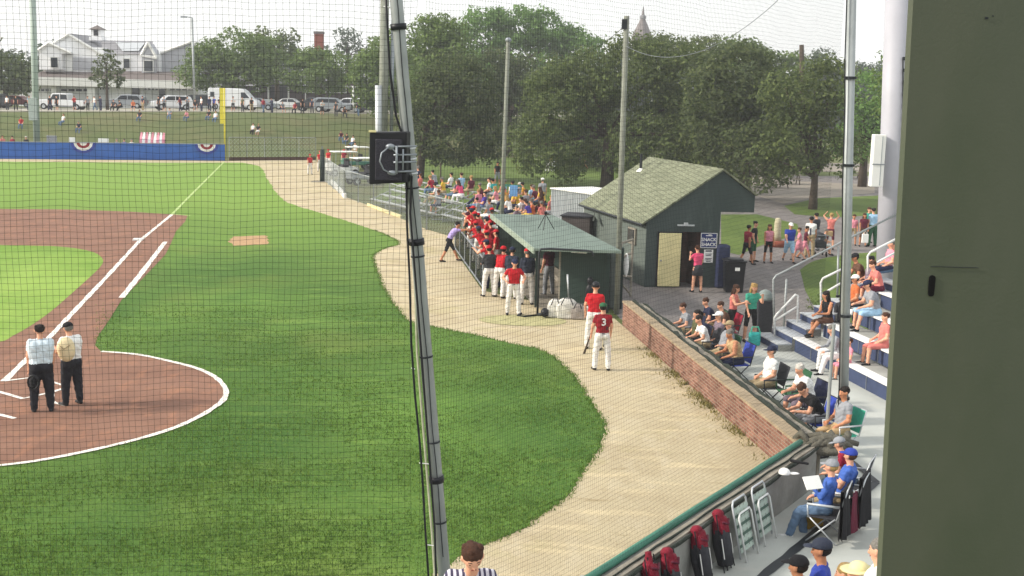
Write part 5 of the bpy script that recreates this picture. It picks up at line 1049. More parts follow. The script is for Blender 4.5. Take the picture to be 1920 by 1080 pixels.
def capsule(V, F, p0, r0, p1, r1, n=10, sq=(1, 1)):
    p0, p1 = np.array(p0, float), np.array(p1, float); d = p1-p0; L = np.linalg.norm(d)
    d = d/L if L > 1e-6 else np.array([0, 0, 1.]); a = np.array([1., 0, 0]) if abs(d[0]) < .8 else np.array([0, 1., 0]); u = np.cross(d, a); u /= np.linalg.norm(u); w = np.cross(d, u)
    rings = [(p0-d*r0*math.cos(t), r0*math.sin(t)) for t in (.35, .8, 1.2)]+[(p0, r0), (p1, r1)]+[(p1+d*r1*math.cos(t), r1*math.sin(t)) for t in (1.2, .8, .35)]
    o = len(V)
    for c, r in rings:
        for i in range(n): t = 2*math.pi*i/n; V.append(c+(u*math.cos(t)+w*math.sin(t))*r)
    V.append(p0-d*r0); V.append(p1+d*r1); m = len(rings)
    for j in range(m-1):
        for i in range(n): F.append((o+j*n+i, o+j*n+(i+1) % n, o+(j+1)*n+(i+1) % n, o+(j+1)*n+i))
    for i in range(n): F.append((o+(i+1) % n, o+i, o+m*n)); F.append((o+(m-1)*n+i, o+(m-1)*n+(i+1) % n, o+m*n+1))
# zones: 0 face/neck 1 torso 2 upper sleeve 3 lower upper-arm 4 forearm 5 hand 6 hips 7 upper thigh 8 lower thigh/knee 9 upper shin 10 lower shin 11 shoe
def body_parts(J, build):
    lw = 'L' in build; w = {'m': 1., 'f': .9, 'h': 1.2, 'x': 1.3, 'k': .95}[build[0]]; S = []; kr, ar = (.084*(1+(w-1)*.6), .07) if lw else (.064, .044)
    A = lambda a, ra, b, rb, z0, z1=None, cut=.5: S.append((np.array(a), ra, np.array(b), rb, z0, z0 if z1 is None else z1, cut))
    lr = lambda k, dx: J[k]+np.array([dx, 0, 0])
    for s in (-1, 1):
        A(lr('pel', s*.07), .115*w, lr('waist', s*.06*w), .108*w, 6, 1, .35); A(lr('waist', s*.06*w), .108*w, lr('chest', s*.085*w), .12*w, 1); A(lr('chest', s*.085*w), .12*w, lr('neck', s*.07)-np.array([0, 0, .05]), .07, 1)
    A(lr('waist', 0)+np.array([0, .035 if build == 'h' else 0, 0]), .115*w, J['chest'], .12*w, 1)
    A(J['neck']-np.array([0, 0, .04]), .062, J['head']-np.array([0, 0, .04]), .055, 1, 0, .3)
    hp = J['hp']; fwd = np.array([math.sin(J['hy'])*math.cos(hp), math.cos(J['hy'])*math.cos(hp), -math.sin(hp)]); J['fwd'] = fwd; upv = np.array([0, math.sin(hp), math.cos(hp)]); upv = upv-fwd*upv.dot(fwd); upv /= np.linalg.norm(upv); J['up'] = upv
    h = J['head']; A(h+upv*.045-fwd*.012, .092, h-fwd*-.012+upv*.01, .088, 0); A(h+fwd*.018-upv*.01, .075, h+fwd*.038-upv*.075, .045, 0)
    A(h+fwd*.088-upv*.005, .012, h+fwd*.105-upv*.03, .017, 0)
    sd = np.cross(fwd, upv); J['sd'] = sd
    for s in (-1, 1):
        k = 'L' if s < 0 else 'R'; A(h+sd*s*.088-upv*.01, .02, h+sd*s*.09+upv*.02, .022, 0)
        A(J['neck']-np.array([0, 0, .02]), .05, J['sh'+k]+np.array([0, 0, -.0]), .06*w, 1); A(lr('chest', s*.1)+np.array([0, 0, .05]), .08*w, J['sh'+k]-np.array([0, 0, .015]), .066*w, 1); A(J['sh'+k], .064*w, J['el'+k], .046*w, 2, 3, .58); A(J['el'+k], .044*w, J['wr'+k], .03, 4)
        A(J['wr'+k], .028, J['wr'+k]+J['fd'+k]*.06, .036, 5)
        A(J['hip'+k], .105*w, J['knee'+k], max(.066*w, kr), 7, 8, .62); A(J['pel']+np.array([s*.08, -.03, -.03]), .11*w, J['hip'+k], .105*w, 6); A(J['knee'+k], kr, J['ank'+k]+(np.array([0, 0, .03]) if lw else 0), ar, 9, 10, .5)
        A(J['ank'+k]+np.array([0, -.03, -.03]), .045, J['toe'+k], .038, 11)
    return S
def fingers(V, F, J, lod):
    for s, k in ((-1, 'L'), (1, 'R')):
        w_ = J['wr'+k]+J['fd'+k]*.07; v = J['fd'+k]; side = np.cross(v, [0, 0, 1.]); side = side/np.linalg.norm(side) if np.linalg.norm(side) > .1 else np.array([0, 1., 0]); nn = np.cross(side, v)
        if abs(v[2]) > .8: side = np.array([0, 1., 0]); nn = np.array([-s*1., 0, 0])
        for i, L in enumerate((.07, .08, .075, .06)):
            b = w_+side*(i-1.5)*.019; m_ = b+v*L*.55-nn*.004; e = m_+(v*.75-nn*.65)*L*.5; tubeV(V, F, b, .0095, m_, .0085); tubeV(V, F, m_, .0085, e, .006)
        b = J['wr'+k]+v*.03+side*.03; m_ = b+(v*.5+side*.7)*.04; tubeV(V, F, b, .012, m_, .011); tubeV(V, F, m_, .011, m_+(v*.9+side*.15-nn*.3)*.035, .008)
def tubeV(V, F, a, ra, b, rb, n=5): capsule(V, F, a, ra, b, rb, n)
TEMPL = {}
def make_template(key):
    pose, build, vox = key; J = skeleton(pose); S = body_parts(J, build); V = []; F = []
    for a, ra, b, rb, *_ in S: capsule(V, F, a, ra, b, rb)
    me = bpy.data.meshes.new('tmp'); me.from_pydata([tuple(v) for v in V], [], F); o = bpy.data.objects.new('tmp', me); col.objects.link(o)
    m = o.modifiers.new('r', 'REMESH'); m.mode = 'VOXEL'; m.voxel_size = vox; m2 = o.modifiers.new('s', 'SMOOTH'); m2.factor = .5; m2.iterations = 3
    return o, J, S
def finish_template(key, o, J, S, dg):
    me = bpy.data.meshes.new_from_object(o.evaluated_get(dg)); n = len(me.vertices); co = np.empty(n*3); me.vertices.foreach_get('co', co); co = co.reshape(-1, 3)
    no = np.empty(n*3); me.vertices.foreach_get('normal', no); no = no.reshape(-1, 3); fade = np.clip((np.linalg.norm(co-J['head'], axis=1)-.15)/.1, 0, 1)
    for k_ in ('handL', 'handR'): fade = fade*np.clip((np.linalg.norm(co-J[k_], axis=1)-.1)/.1, 0, 1)
    ww = np.sin(co[:, 2]*38+np.sin(co[:, 0]*21+co[:, 1]*17)*1.8)*.5+np.sin(co[:, 2]*71+co[:, 0]*47-co[:, 1]*31)*.35+np.sin(co[:, 0]*63+co[:, 1]*55+co[:, 2]*13)*.3; co = co+no*(ww*fade*.0075)[:, None]
    F = [tuple(p.vertices) for p in me.polygons]; bpy.data.meshes.remove(me)
    fc = np.array([co[list(f)].mean(axis=0) for f in F]); best = np.full(len(F), 1e9); zone = np.zeros(len(F), int)
    for a, ra, b, rb, z0, z1, cut in S:
        d = b-a; L2 = max(d.dot(d), 1e-9); t = np.clip((fc-a).dot(d)/L2, 0, 1); dist = np.linalg.norm(fc-(a+t[:, None]*d), axis=1)-(ra+(rb-ra)*t)
        m = dist < best-1e-4; best[m] = dist[m]; zone[m] = np.where(t[m] > cut, z1, z0)
    V = [tuple(v) for v in co]; zone = list(zone)
    if key[2] < .025:
        V2 = []; F2 = []; fingers(V2, F2, J, 0); o_ = len(V); V += [tuple(v) for v in V2]; F += [tuple(i+o_ for i in f) for f in F2]; zone += [5]*len(F2)
        h, fw, u, sd = J['head'], J['fwd'], J['up'], J['sd']
        for s in (-1, 1):
            V2 = []; F2 = []; capsule(V2, F2, h+fw*.083+sd*s*.033+u*.012, .006, h+fw*.083+sd*s*.04+u*.012, .006, 6); o_ = len(V); V += [tuple(v) for v in V2]; F += [tuple(i+o_ for i in f) for f in F2]; zone += [12]*len(F2)
            V2 = []; F2 = []; capsule(V2, F2, h+fw*.087+sd*s*.022+u*.035, .0035, h+fw*.08+sd*s*.052+u*.036, .003, 6); o_ = len(V); V += [tuple(v) for v in V2]; F += [tuple(i+o_ for i in f) for f in F2]; zone += [13]*len(F2)
        V2 = []; F2 = []; capsule(V2, F2, h+fw*.086-sd*.02-u*.062, .005, h+fw*.086+sd*.02-u*.062, .005, 6); o_ = len(V); V += [tuple(v) for v in V2]; F += [tuple(i+o_ for i in f) for f in F2]; zone += [14]*len(F2)
    TEMPL[key] = (V, F, zone, J, {})
PEOPLE = []
def P(label, x, y, Z, h, pose, look, H=1.75, hd=None, build='m', group=None, props=(), at3=None):
    """label, foot pixel (or seat-front pixel), ground Z there, heading (0 away, 90 right, -90 left, 180 to camera), pose,
    look = shirt/sleeve/pants/leg/skin/hair/hat"""
    p = at3 if at3 else at(x, y, Z); Y = p[1]; vox = .0145 if Y < 26 else (.019 if Y < 48 else (.026 if Y < 75 else .04))
    PEOPLE.append((label, p, h, pose, look, H, build, group, props, (pose, build+('L' if look.split('/')[3] in 'lk' else ''), vox)))
def build_people():
    keys = {}
    for q in PEOPLE: keys.setdefault(q[-1], None)
    objs = {k: make_template(k) for k in keys}; bpy.context.view_layer.update(); dg = bpy.context.evaluated_depsgraph_get()
    for k, (o, J, S) in objs.items(): finish_template(k, o, J, S, dg)
    for k, (o, J, S) in objs.items(): m = o.data; bpy.data.objects.remove(o); bpy.data.meshes.remove(m)
    for q in PEOPLE: build_person(*q)
def build_person(label, p, h, pose, look, H, build, group, props, key):
    shirt, sl, pants, lg, skin, hair, hat = look.split('/')
    V, F, zone, J, cache = TEMPL[key]; sk = 'skin_'+skin
    shoe = 'shoe_black'
    if '+' in pants: pants, shoe = pants.split('+')
    mats = [sk, shirt, shirt if sl != '0' else sk, shirt if sl == 'l' else sk, shirt if sl == 'l' else sk, sk, pants, pants if lg != '0' else sk, pants if lg in 'lsk' else sk, pants if lg in 'lk' else sk, pants if lg == 'l' else sk, shoe, 'eye_dark', 'hair_dark', 'lips']
    if lg == 's': mats[8] = pants
    if lg == 'k': mats[10] = 'white_cloth'; mats[9] = pants
    ck = tuple(mats)
    if ck not in cache:
        me = bpy.data.meshes.new('body'); me.from_pydata(V, [], F); uniq = list(dict.fromkeys(mats))
        for m in uniq: me.materials.append(MATS[m])
        me.polygons.foreach_set('material_index', [uniq.index(mats[z]) for z in zone]); me.polygons.foreach_set('use_smooth', [True]*len(F)); me.update(); cache[ck] = me
    s = H/1.75
    root = bpy.data.objects.new('person', None); col.objects.link(root); LOCAL.add(root.name); root.location = p; root.rotation_euler = (0, 0, -R(h)); root.scale = (s, s, s); root.empty_display_size = .3
    tag(root, label, 'person', group)
    b = bpy.data.objects.new('body', cache[ck]); col.objects.link(b); b.parent = root
    hd, fw, u, sd = [Vector(J[k]) for k in ('head', 'fwd', 'up', 'sd')]
    E3 = Matrix((sd, fw, u)).transposed()
    far = key[2] > .03; nu = 8 if far else 14
    def shell(name, m, r, z0, c, mi=None, n2=6):
        mb = MB(); mb.ell(hd+c, r, nu, n2, rot=E3, z0=z0); return mb
    if hat != '-' and hat.split(':')[0] in ('cap', 'helmet', 'hat'):
        kind, cm = hat.split(':'); hm = cm
        mb = MB(); mb.ell(hd+u*.05-fw*.012, (.106, .118, .098 if kind != 'helmet' else .11), nu, 6, rot=E3, z0=-.12 if kind != 'helmet' else -.5)
        if kind == 'hat': mb.ell(hd+u*.05, (.19, .2, .012), nu, 4, rot=E3)
        else: mb.ell(hd+u*.048+fw*.115, (.078, .085, .011), nu, 4, rot=E3)
        mb.build({'cap': 'cap', 'helmet': 'helmet', 'hat': 'sun_hat'}[kind], hm, root, smooth=True)
        if hair != '-' and 'long' not in hair and kind != 'helmet': mb = MB(); mb.ell(hd+u*.01-fw*.025, (.098, .095, .075), nu, 6, rot=E3); mb.build('hair', 'hair_'+hair.split('_')[0], root, smooth=True)
        if hat.endswith('paper') or pose == 'never': pass
    if hair != '-' and (hat == '-' or 'long' in hair):
        m = 'hair_'+hair.split('_')[0]; mb = MB()
        mb.ell(hd+u*.05-fw*.02, (.101, .107, .09), nu, 7, rot=E3)
        for q_ in range(7): an = q_*.9+len(label); mb.ell(hd+u*(.085+.02*math.sin(an*3))-fw*(.03+.05*math.cos(an))+sd*.06*math.sin(an), (.045, .045, .03), 7, 5, rot=E3)
        if 'long' in hair:
            mb.ell(hd-fw*.07-u*.1, (.095, .05, .19), nu, 7, rot=E3)
            for s_ in (-1, 1): mb.ell(hd-u*.07+sd*.085*s_-fw*.01, (.03, .05, .13), 7, 6, rot=E3)
        if 'tail' in hair: mb.path([hd+u*.06-fw*.12, hd+u*.02-fw*.17, hd-u*.13-fw*.15], [.03, .04, .015], 7)
        mb.build('hair', m, root, smooth=True)
    for pr in props:
        k, *a = pr
        hL, hR = Vector(J['wrL'])+Vector(J['fdL'])*.08, Vector(J['wrR'])+Vector(J['fdR'])*.08
        if k == 'skirt' or k == 'dress':
            mb = MB(); pl = Vector(J['pel']); kl = (Vector(J['kneeL'])+Vector(J['kneeR']))/2; low = kl.lerp(pl, .2 if k == 'dress' else .35)
            mb.path([pl+Vector((0, 0, .1)), pl+Vector((0, 0, -.02)), low], [.15, .175, .215], 14); mb.build('skirt', a[0], root, smooth=True)
        elif k == 'belt': mb = MB(); pl = Vector(J['pel']).lerp(Vector(J['waist']), .22); mb.path([pl-Vector((0, 0, .02)), pl+Vector((0, 0, .02))], [.001, .001], 5); mb = MB(); mb.ell(pl, (.187, .122, .022), 16, 4); mb.build('belt', a[0], root, smooth=True)
        elif k == 'number':
            c = Vector(J['chest']); lean = POSE[pose][0]; c2 = c+Vector((0, -.135, -.04)); mm = frame_mat(c2, (1, 0, 0), (0, math.sin(R(lean)), math.cos(R(lean)))); text_mesh('jersey_number', a[0], .24, 'white_cloth', root, mm, ext=.004, bold=.006) if False else None
            cu_mw = mm; numtext(root, a[0], cu_mw)
        elif k == 'brace': mb = MB(); mb.box(Vector(J['waist'])+Vector((0, -.12, 0)), (.05, .02, .3)); mb.build('strap', a[0], root)
        elif k == 'backpack': mb = MB(); mb.ell(Vector(J['chest'])+Vector((0, -.17, -.08)), (.13, .09, .2), 12, 8); mb.build('backpack', a[0], root, smooth=True)
        elif k == 'loose': pass
def numtext(root, body, mw):
    cu = bpy.data.curves.new('n', 'FONT'); cu.body = body; cu.size = .26; cu.extrude = .004; cu.offset = .006; cu.align_x = 'CENTER'; cu.align_y = 'CENTER'
    t = bpy.data.objects.new('n', cu); col.objects.link(t); bpy.context.view_layer.update(); me = bpy.data.meshes.new_from_object(t.evaluated_get(bpy.context.evaluated_depsgraph_get())); bpy.data.objects.remove(t)
    me.materials.clear(); me.materials.append(MATS['white_cloth'])
    for v in me.vertices: v.co = mw @ v.co
    o = bpy.data.objects.new('jersey_number', me); col.objects.link(o); o.parent = root
# ---- chairs
def chair(label, p, h, m, kind='camp', group='chairs along the walk', frame='charcoal', sh=.42):
    t = thing({'camp': 'camp_chair', 'resin': 'garden_chair', 'web': 'web_chair'}[kind], label, 'chair', p, -R(h)+1e-6, group)
    f = MB(); W = .28
    for s in (-1, 1):
        f.tube((s*W, .24, 0), (s*W*.95, -.2, sh), .014, n=6); f.tube((s*W, -.24, 0), (s*W*.95, .22, sh), .014, n=6); f.tube((s*W, -.22, sh-.02), (s*W, -.36, sh+.5), .014, n=6); f.tube((s*W, .22, sh-.02), (s*W*1.02, .24, sh+.2), .013, n=6); f.tube((s*W, -.27, sh+.21), (s*W*1.02, .25, sh+.2), .02, n=6)
    f.tube((-W*.95, .2, sh-.02), (W*.95, .2, sh-.02), .012, n=6); f.tube((-W, -.36, sh+.5), (W, -.36, sh+.5), .012, n=6)
    f.build('frame', frame, t, smooth=True)
    mb = MB(); mb.box((0, -.0, sh-.01), (W*1.9, .46, .025)); mb.build('seat', m, t, bevel=.01)
    mb = MB(); mb.box((0, -.29, sh+.27), (W*1.95, .025, .46), rx=R(15)); mb.build('backrest', m, t, bevel=.01)
    return t
# ---- umpires
G = None
P('umpire in pale blue shirt with bare head, back turned, holding a black mask', 80, 772, 0, -25, 'stand', 'pale_blue_shirt/s/umpire_black/l/light/dark/-', 1.86, group='umpires at home plate', build='x')
P('umpire in white shirt and black cap facing left, hugging a cream pad', 136, 759, 0, -55, 'hold', 'white_cloth/s/umpire_black/l/light/grey/cap:black_cloth', 1.8, group='umpires at home plate', build='x')
# ---- field players
P('player with red jersey and dark cap walking toward the camera by the dugout', 962, 591, 0, 172, 'standhips', 'red/s/jersey_white/l/light/dark/cap:navy', 1.78, props=(('belt', 'navy'),))
P('player in red with dark helmet waiting beside the equipment', 1112, 655, 0, 12, 'bat', 'red/s/jersey_white/l/light/dark/helmet:black_plastic', 1.85)
P('batter with red numbered jersey and white pants, back to the camera', 1127, 694, 0, -8, 'bat', 'deep_red/s/jersey_white/k/light/dark/cap:green_cloth', 1.72, props=(('number', '3'), ('belt', 'navy')))
P('coach in dark navy jacket and red cap seen from behind', 987, 571, 0, -15, 'stand', 'navy_grey/l/jersey_white/l/light/grey/cap:red', 1.86)
P('red player bent forward in white pants next to the navy coach', 936, 558, 0, 22, 'leanrail', 'red/s/jersey_white/l/light/dark/cap:red', 1.8)
P('player in navy pullover standing among the red jerseys', 958, 560, 0, 10, 'stand', 'navy_grey/l/jersey_white/l/light/dark/cap:navy', 1.75)
P('red player with white pants at the corner of the rail', 916, 556, 0, -25, 'contra', 'charcoal/l/jersey_white/l/light/dark/cap:red', 1.74)
rl = [(922, 540, 'red', 'navy', 'red player leaning over the rail nearest the fence end'), (912, 524, 'red', 'grey_cloth', 'red player second along the rail with grey pants'), (930, 516, 'red', 'jersey_white', 'red player standing just behind the rail line'), (905, 507, 'red', 'jersey_white', 'red player with white pants third along the rail'),
      (921, 500, 'red', 'grey_cloth', 'red player between the rail and the dugout post'), (897, 492, 'red', 'jersey_white', 'red player in the middle of the rail row'), (912, 486, 'red', 'jersey_white', 'red player turned left behind the rail middle'), (890, 478, 'red', 'grey_cloth', 'red player two thirds along the rail'),
      (904, 472, 'red', 'jersey_white', 'red player by the far dugout post'), (884, 466, 'red', 'jersey_white', 'red player reaching over the far rail'), (897, 460, 'red', 'grey_cloth', 'red player at the far end standing tall'), (922, 462, 'red', 'jersey_white', 'red player with white towel at the dugout roof corner'), (878, 458, 'maroon', 'black_cloth', 'person in dark maroon at the far end of the rail')]
for i, (x, y, s, pn, lab) in enumerate(rl):
    P(lab, x, y, 0, [-60, -35, -80, -50][i % 4], ['leanrail', 'contra', 'stand', 'leanrail', 'hold'][i % 5], f'{s}/s/{pn}/l/{["light","tan","light","dark"][i%4]}/dark/cap:{"red" if i % 3 else "navy"}', [1.78, 1.84, 1.74][i % 3], group='players along the dugout rail')
P('man in lavender shirt and black shorts leaning against the rail from the field', 842, 490, 0, 78, 'leanfar', 'lavender/s/black_cloth/s/tan/dark/-', 1.8)
P('red player inside the dugout with grey pants', 1028, 553, 0, -40, 'stand', 'maroon/s/grey_cloth/l/light/dark/cap:red', 1.8)
P('lone small red player near the outfield fence corner', 581, 327, 0, 150, 'stand', 'red/s/jersey_white/l/light/dark/cap:red', 1.6)
for x, y, h, lk, lab in [(600, 322, 170, 'red/s/jersey_white/l/light/dark/cap:red', 'red player behind the bullpen post, left one'), (616, 318, 200, 'red/s/jersey_white/l/light/dark/cap:red', 'red player behind the bullpen post, right one'), (645, 318, 190, 'crimson/s/grey_cloth/l/light/dark/cap:red', 'red player standing by the utility carts'), (654, 305, 180, 'charcoal/s/khaki/l/tan/dark/-', 'dark clothed spectator on the bank by the carts'), (666, 300, 200, 'white_cloth/s/khaki/s/light/brown/-', 'white clothed spectator on the bank by the carts')]:
    P(lab, x, y, 0, h, 'stand', lk, 1.7)
# ---- small bleacher crowd
C1 = ['white_cloth', 'pink', 'grey_cloth', 'teal', 'gold', 'yellow', 'white_cloth', 'salmon', 'navy', 'orange_cloth', 'grey_cloth', 'maroon']
CN = {'white_cloth': 'white', 'pink': 'pink', 'grey_cloth': 'grey', 'teal': 'teal', 'gold': 'ochre', 'yellow': 'yellow', 'salmon': 'salmon', 'navy': 'navy', 'orange_cloth': 'orange', 'maroon': 'maroon', 'purple': 'purple', 'light_blue': 'light blue', 'hot_pink': 'hot pink', 'black_cloth': 'black', 'crimson': 'crimson', 'plaid': 'plaid', 'royal_blue': 'blue', 'mint': 'mint'}
def seated(fn, u, row, c, pn, hair, k, extra='', bl='near'):
    p = fn(u, row); z = p[2]-.44; pose = ['sit', 'sitlean', 'sitback', 'sitcross'][k % 4]
    P(f'{CN[c]} shirted spectator with {hair.replace("_", " ")} hair {extra}', 0, 0, 0, -62+(k*37) % 50-25, pose, f'{c}/s/{pn}/{"l" if k % 2 else "s"}/{["light","tan","light"][k%3]}/{hair}/-', 1.66+.04*(k % 3), at3=(p[0], p[1], z), group='spectators on the small bleachers', build='mf'[k % 2])
SB = [(.5, 4, 'white_cloth', 'navy', 'brown', 'at the far end of the top row'), (1.3, 4, 'teal', 'grey_cloth', 'dark', 'on the top row behind the teal edge'), (2.0, 4, 'light_blue', 'denim', 'grey', 'on the top row beside the teal one'), (2.6, 3, 'pink', 'white_cloth', 'blond_long', 'with bare knees in row two from top'), (3.1, 4, 'white_cloth', 'denim', 'dark', 'top row, broad back'), (3.7, 3, 'gold', 'navy', 'brown', 'left of the olive one'), (4.3, 3, 'yellow', 'khaki', 'grey', 'middle of the bleacher'), (4.9, 3, 'yellow', 'navy', 'dark', 'close to the center'),
      (5.6, 3, 'grey_cloth', 'denim', 'brown', 'right of the center'), (6.3, 4, 'yellow', 'black_cloth', 'brown_long', 'top row leaning left'), (7., 3, 'salmon', 'khaki', 'dark', 'left of the net pole'), (7.5, 2, 'orange_cloth', 'denim', 'grey', 'low beside the net pole'), (8.1, 3, 'salmon', 'grey_cloth', 'blond', 'right of the net pole'), (8.7, 4, 'white_cloth', 'navy', 'dark', 'by the blue towel'), (9.3, 4, 'navy', 'black_cloth', 'dark', 'near end of the top row'), (3., 1, 'grey_cloth', 'white_cloth', 'dark', 'low down with white trousers'), (4.1, 1, 'grey_cloth', 'white_cloth', 'brown', 'second low sitter with white trousers'), (5.2, 2, 'white_cloth', 'navy', 'blond_long', 'on the third plank'), (6.7, 1, 'plaid', 'denim', 'grey', 'on the second plank')]
SB += [(.9, 3, 'maroon', 'navy', 'grey', 'second row, far end'), (1.7, 2, 'pink', 'denim', 'blond', 'third row, far end'), (2.3, 4, 'salmon', 'khaki', 'brown_long', 'top row left of the broad back'), (3.6, 4, 'grey_cloth', 'denim', 'white', 'top row with white hair'), (4.4, 4, 'gold', 'navy', 'dark', 'top row above the yellow shirts'), (5.1, 4, 'light_blue', 'khaki', 'brown', 'top row center'), (5.7, 4, 'maroon', 'denim', 'grey', 'top row right of the center'), (6.0, 2, 'white_cloth', 'khaki', 'dark', 'third row right of the center'), (6.8, 2, 'plaid', 'navy', 'brown', 'third row near the net pole'), (7.3, 4, 'pink', 'denim', 'blond_long', 'top row left of the pole'), (7.8, 4, 'orange_cloth', 'denim', 'dark', 'top row right of the pole'), (2.2, 2, 'purple', 'denim', 'dark', 'third row leftward'), (8.4, 2, 'salmon', 'khaki', 'grey', 'third row under the towel')]
for k, (u, r_, c, pn, hr, ex) in enumerate(SB): seated(seatB, u, r_, c, pn, hr, k, ex)
for k, (u, r_, c, pn, hr, ex) in enumerate([(8.2, 3, 'hot_pink', 'white_cloth', 'brown_long', 'below the loudspeaker'), (7.4, 3, 'plaid', 'denim', 'grey', 'left of the hot pink one'), (6.4, 2, 'white_cloth', 'khaki', 'dark', 'below the speaker corner'), (7.9, 1, 'grey_cloth', 'navy', 'brown', 'low on the far bleacher'), (4.6, 3, 'crimson', 'denim', 'blond', 'half hidden by the speaker'), (5.4, 4, 'white_cloth', 'navy', 'dark', 'on the top row left of the pole'), (6.0, 3, 'yellow', 'khaki', 'grey', 'below the top row left of the pole'), (6.9, 4, 'light_blue', 'denim', 'brown', 'on the top row above the plaid one'), (3.6, 4, 'grey_cloth', 'navy', 'dark', 'toward the far end'), (2.6, 3, 'salmon', 'khaki', 'brown', 'near the far end'), (1.4, 4, 'navy', 'denim', 'grey', 'at the very far end'), (8.1, 4, 'maroon', 'khaki', 'blond', 'top row right next to the pole'), (5.2, 1, 'pink', 'denim', 'dark', 'low down left of the pole')]): seated(seatA, u, r_, c, pn, hr, k+1, ex, 'far')
P('standing person in black and white shirt at the top of the small bleachers', 932, 348, 0, 165, 'stand', 'black_cloth/s/grey_cloth/s/tan/dark/-', 1.75)
P('man in pale grey shirt and white cap walking on the lawn', 1016, 392, 0, 0, 'stand', 'grey_cloth/s/khaki/s/light/grey/cap:paper', 1.85)
P('seated woman in brown behind the near bleacher end', 0, 0, 0, -60, 'sit', 'brown_cloth/l/maroon/l/tan/brown_long/-', 1.7, at3=(*dp(1013, 405, 59)[:2], .9), build='f')
P('purple shirted child on the near end of the bleacher', 0, 0, 0, -60, 'sitlean', 'purple/s/yellow/l/light/dark/-', 1.4, at3=(*dp(993, 410, 58)[:2], .75))
for x, lab, c in ((1026, 'left of two white trousered people far across the lawn', 'charcoal'), (1037, 'right of two white trousered people far across the lawn', 'olive')): P(lab, x, 322, 0, 20, 'stand', f'{c}/s/white_cloth/l/light/dark/-', 1.6, group='people far across the lawn')
P('tiny white shirted person high on the bank behind the net pole', 0, 0, 0, 180, 'stand', 'white_cloth/s/charcoal/l/light/dark/cap:paper', 1.7, at3=(dp(931, 208, 160)[0], 160, hz(dp(931, 208, 160)[0], 160)))
P('small runner in dark top on the sand beyond the lawn', 1095, 318, 0, -90, 'walk', 'charcoal/s/tan_cloth/s/tan/dark/-', 1.6)
# ---- people on the bank and the street edge
for k, (x, y, pose, lk, lab) in enumerate([(94, 208, 'stand', 'charcoal/s/navy/l/light/dark/-', 'dark clothed person in front of the white pickup door'), (107, 208, 'stand', 'black_cloth/s/black_cloth/s/light/dark/-', 'short dark person by the pickup rear'), (165, 208, 'walk', 'grey_cloth/s/black_cloth/l/light/brown/-', 'grey shirted walker at the pickup tail'), (189, 208, 'hold', 'navy/l/navy/l/light/dark/-', 'person in navy beside the pale pillar'), (213, 209, 'sit', 'charcoal/s/black_cloth/l/light/dark/-', 'dark sitter right of the layered tree'), (228, 209, 'sitlean', 'black_cloth/s/black_cloth/l/light/dark/-', 'second dark sitter right of the layered tree'),
      (14, 207, 'stand', 'white_cloth/s/charcoal/l/light/dark/-', 'white shirted person by the far left tree'), (30, 207, 'stand', 'black_cloth/s/black_cloth/l/light/dark/-', 'black clothed person by the far left tree'), (298, 209, 'stand', 'black_cloth/s/black_cloth/l/light/dark/-', 'black clothed person left of the small white car'), (352, 209, 'hold', 'grey_cloth/s/charcoal/l/light/dark/-', 'grey shirted person at the street light'), (378, 209, 'stand', 'white_cloth/s/navy/l/light/brown/-', 'white shirted person between light pole and van'), (393, 208, 'stand', 'navy/l/navy/l/light/dark/-', 'navy clothed person at the van nose'), (412, 210, 'walk', 'charcoal/s/white_cloth/l/light/dark/-', 'walker with white trousers under the foul pole'),
      (455, 210, 'stand', 'olive/s/charcoal/l/light/dark/-', 'olive shirted person right of the foul pole'), (472, 210, 'walk2', 'black_cloth/s/khaki/l/light/dark/-', 'person in black top behind the silver sedan'), (510, 210, 'hold', 'navy/l/navy/l/light/dark/-', 'person in navy standing alone on the street edge'), (553, 210, 'sit', 'crimson/s/black_cloth/l/light/dark/-', 'crimson shirted sitter at the street edge'), (567, 210, 'stand', 'black_cloth/s/black_cloth/l/light/dark/-', 'black clothed person left of the dark car'), (630, 211, 'stand', 'charcoal/s/charcoal/l/light/dark/-', 'dark person among the right hand cars'), (646, 211, 'sitlean', 'brown_cloth/s/charcoal/l/light/dark/-', 'brown shirted sitter among the right hand cars')]):
    q = dp(x, y, 141); P(lab, 0, 0, 0, 150+(k*53) % 90, pose, lk, 1.72, at3=(q[0], 141, hz(q[0], 141)-.02), group='onlookers along the street edge')
for k, (x, y, c1, lab) in enumerate([(40, 240, 'red', 'red shirted sitter low on the bank at far left'), (118, 232, 'white_cloth', 'white shirted sitter high on the bank below the pickup'), (150, 246, 'navy', 'navy shirted sitter on the bank above the first bunting'), (262, 226, 'charcoal', 'charcoal shirted sitter high on the bank below the garages'), (318, 222, 'grey_cloth', 'grey shirted sitter on the bank edge below the small white car'), (352, 225, 'pink', 'pink shirted sitter on the bank edge left of the van'), (392, 224, 'black_cloth', 'black shirted sitter on the bank edge below the van'), (404, 226, 'white_cloth', 'white shirted sitter on the bank edge beside the foul pole'), (640, 262, 'maroon', 'maroon shirted sitter on the bank above the utility carts'), (650, 268, 'black_cloth', 'black shirted sitter on the bank above the utility carts'), (661, 272, 'white_cloth', 'white shirted sitter on the bank left of the loudspeaker')]):
    yy = min((100+i*.5 for i in range(100)), key=lambda Y_: abs(proj((dp(x, y, Y_)[0], Y_, hz(dp(x, y, Y_)[0], Y_)))[1]-y)); q = dp(x, y, yy)
    P(lab, 0, 0, 0, 170+(k*31) % 40, ['sit', 'sitback', 'sitlean'][k % 3], f'{c1}/s/denim/l/light/{["dark", "brown", "grey"][k % 3]}/-', 1.65, at3=(q[0], yy, hz(q[0], yy)-.2), group='sitters on the grass bank')
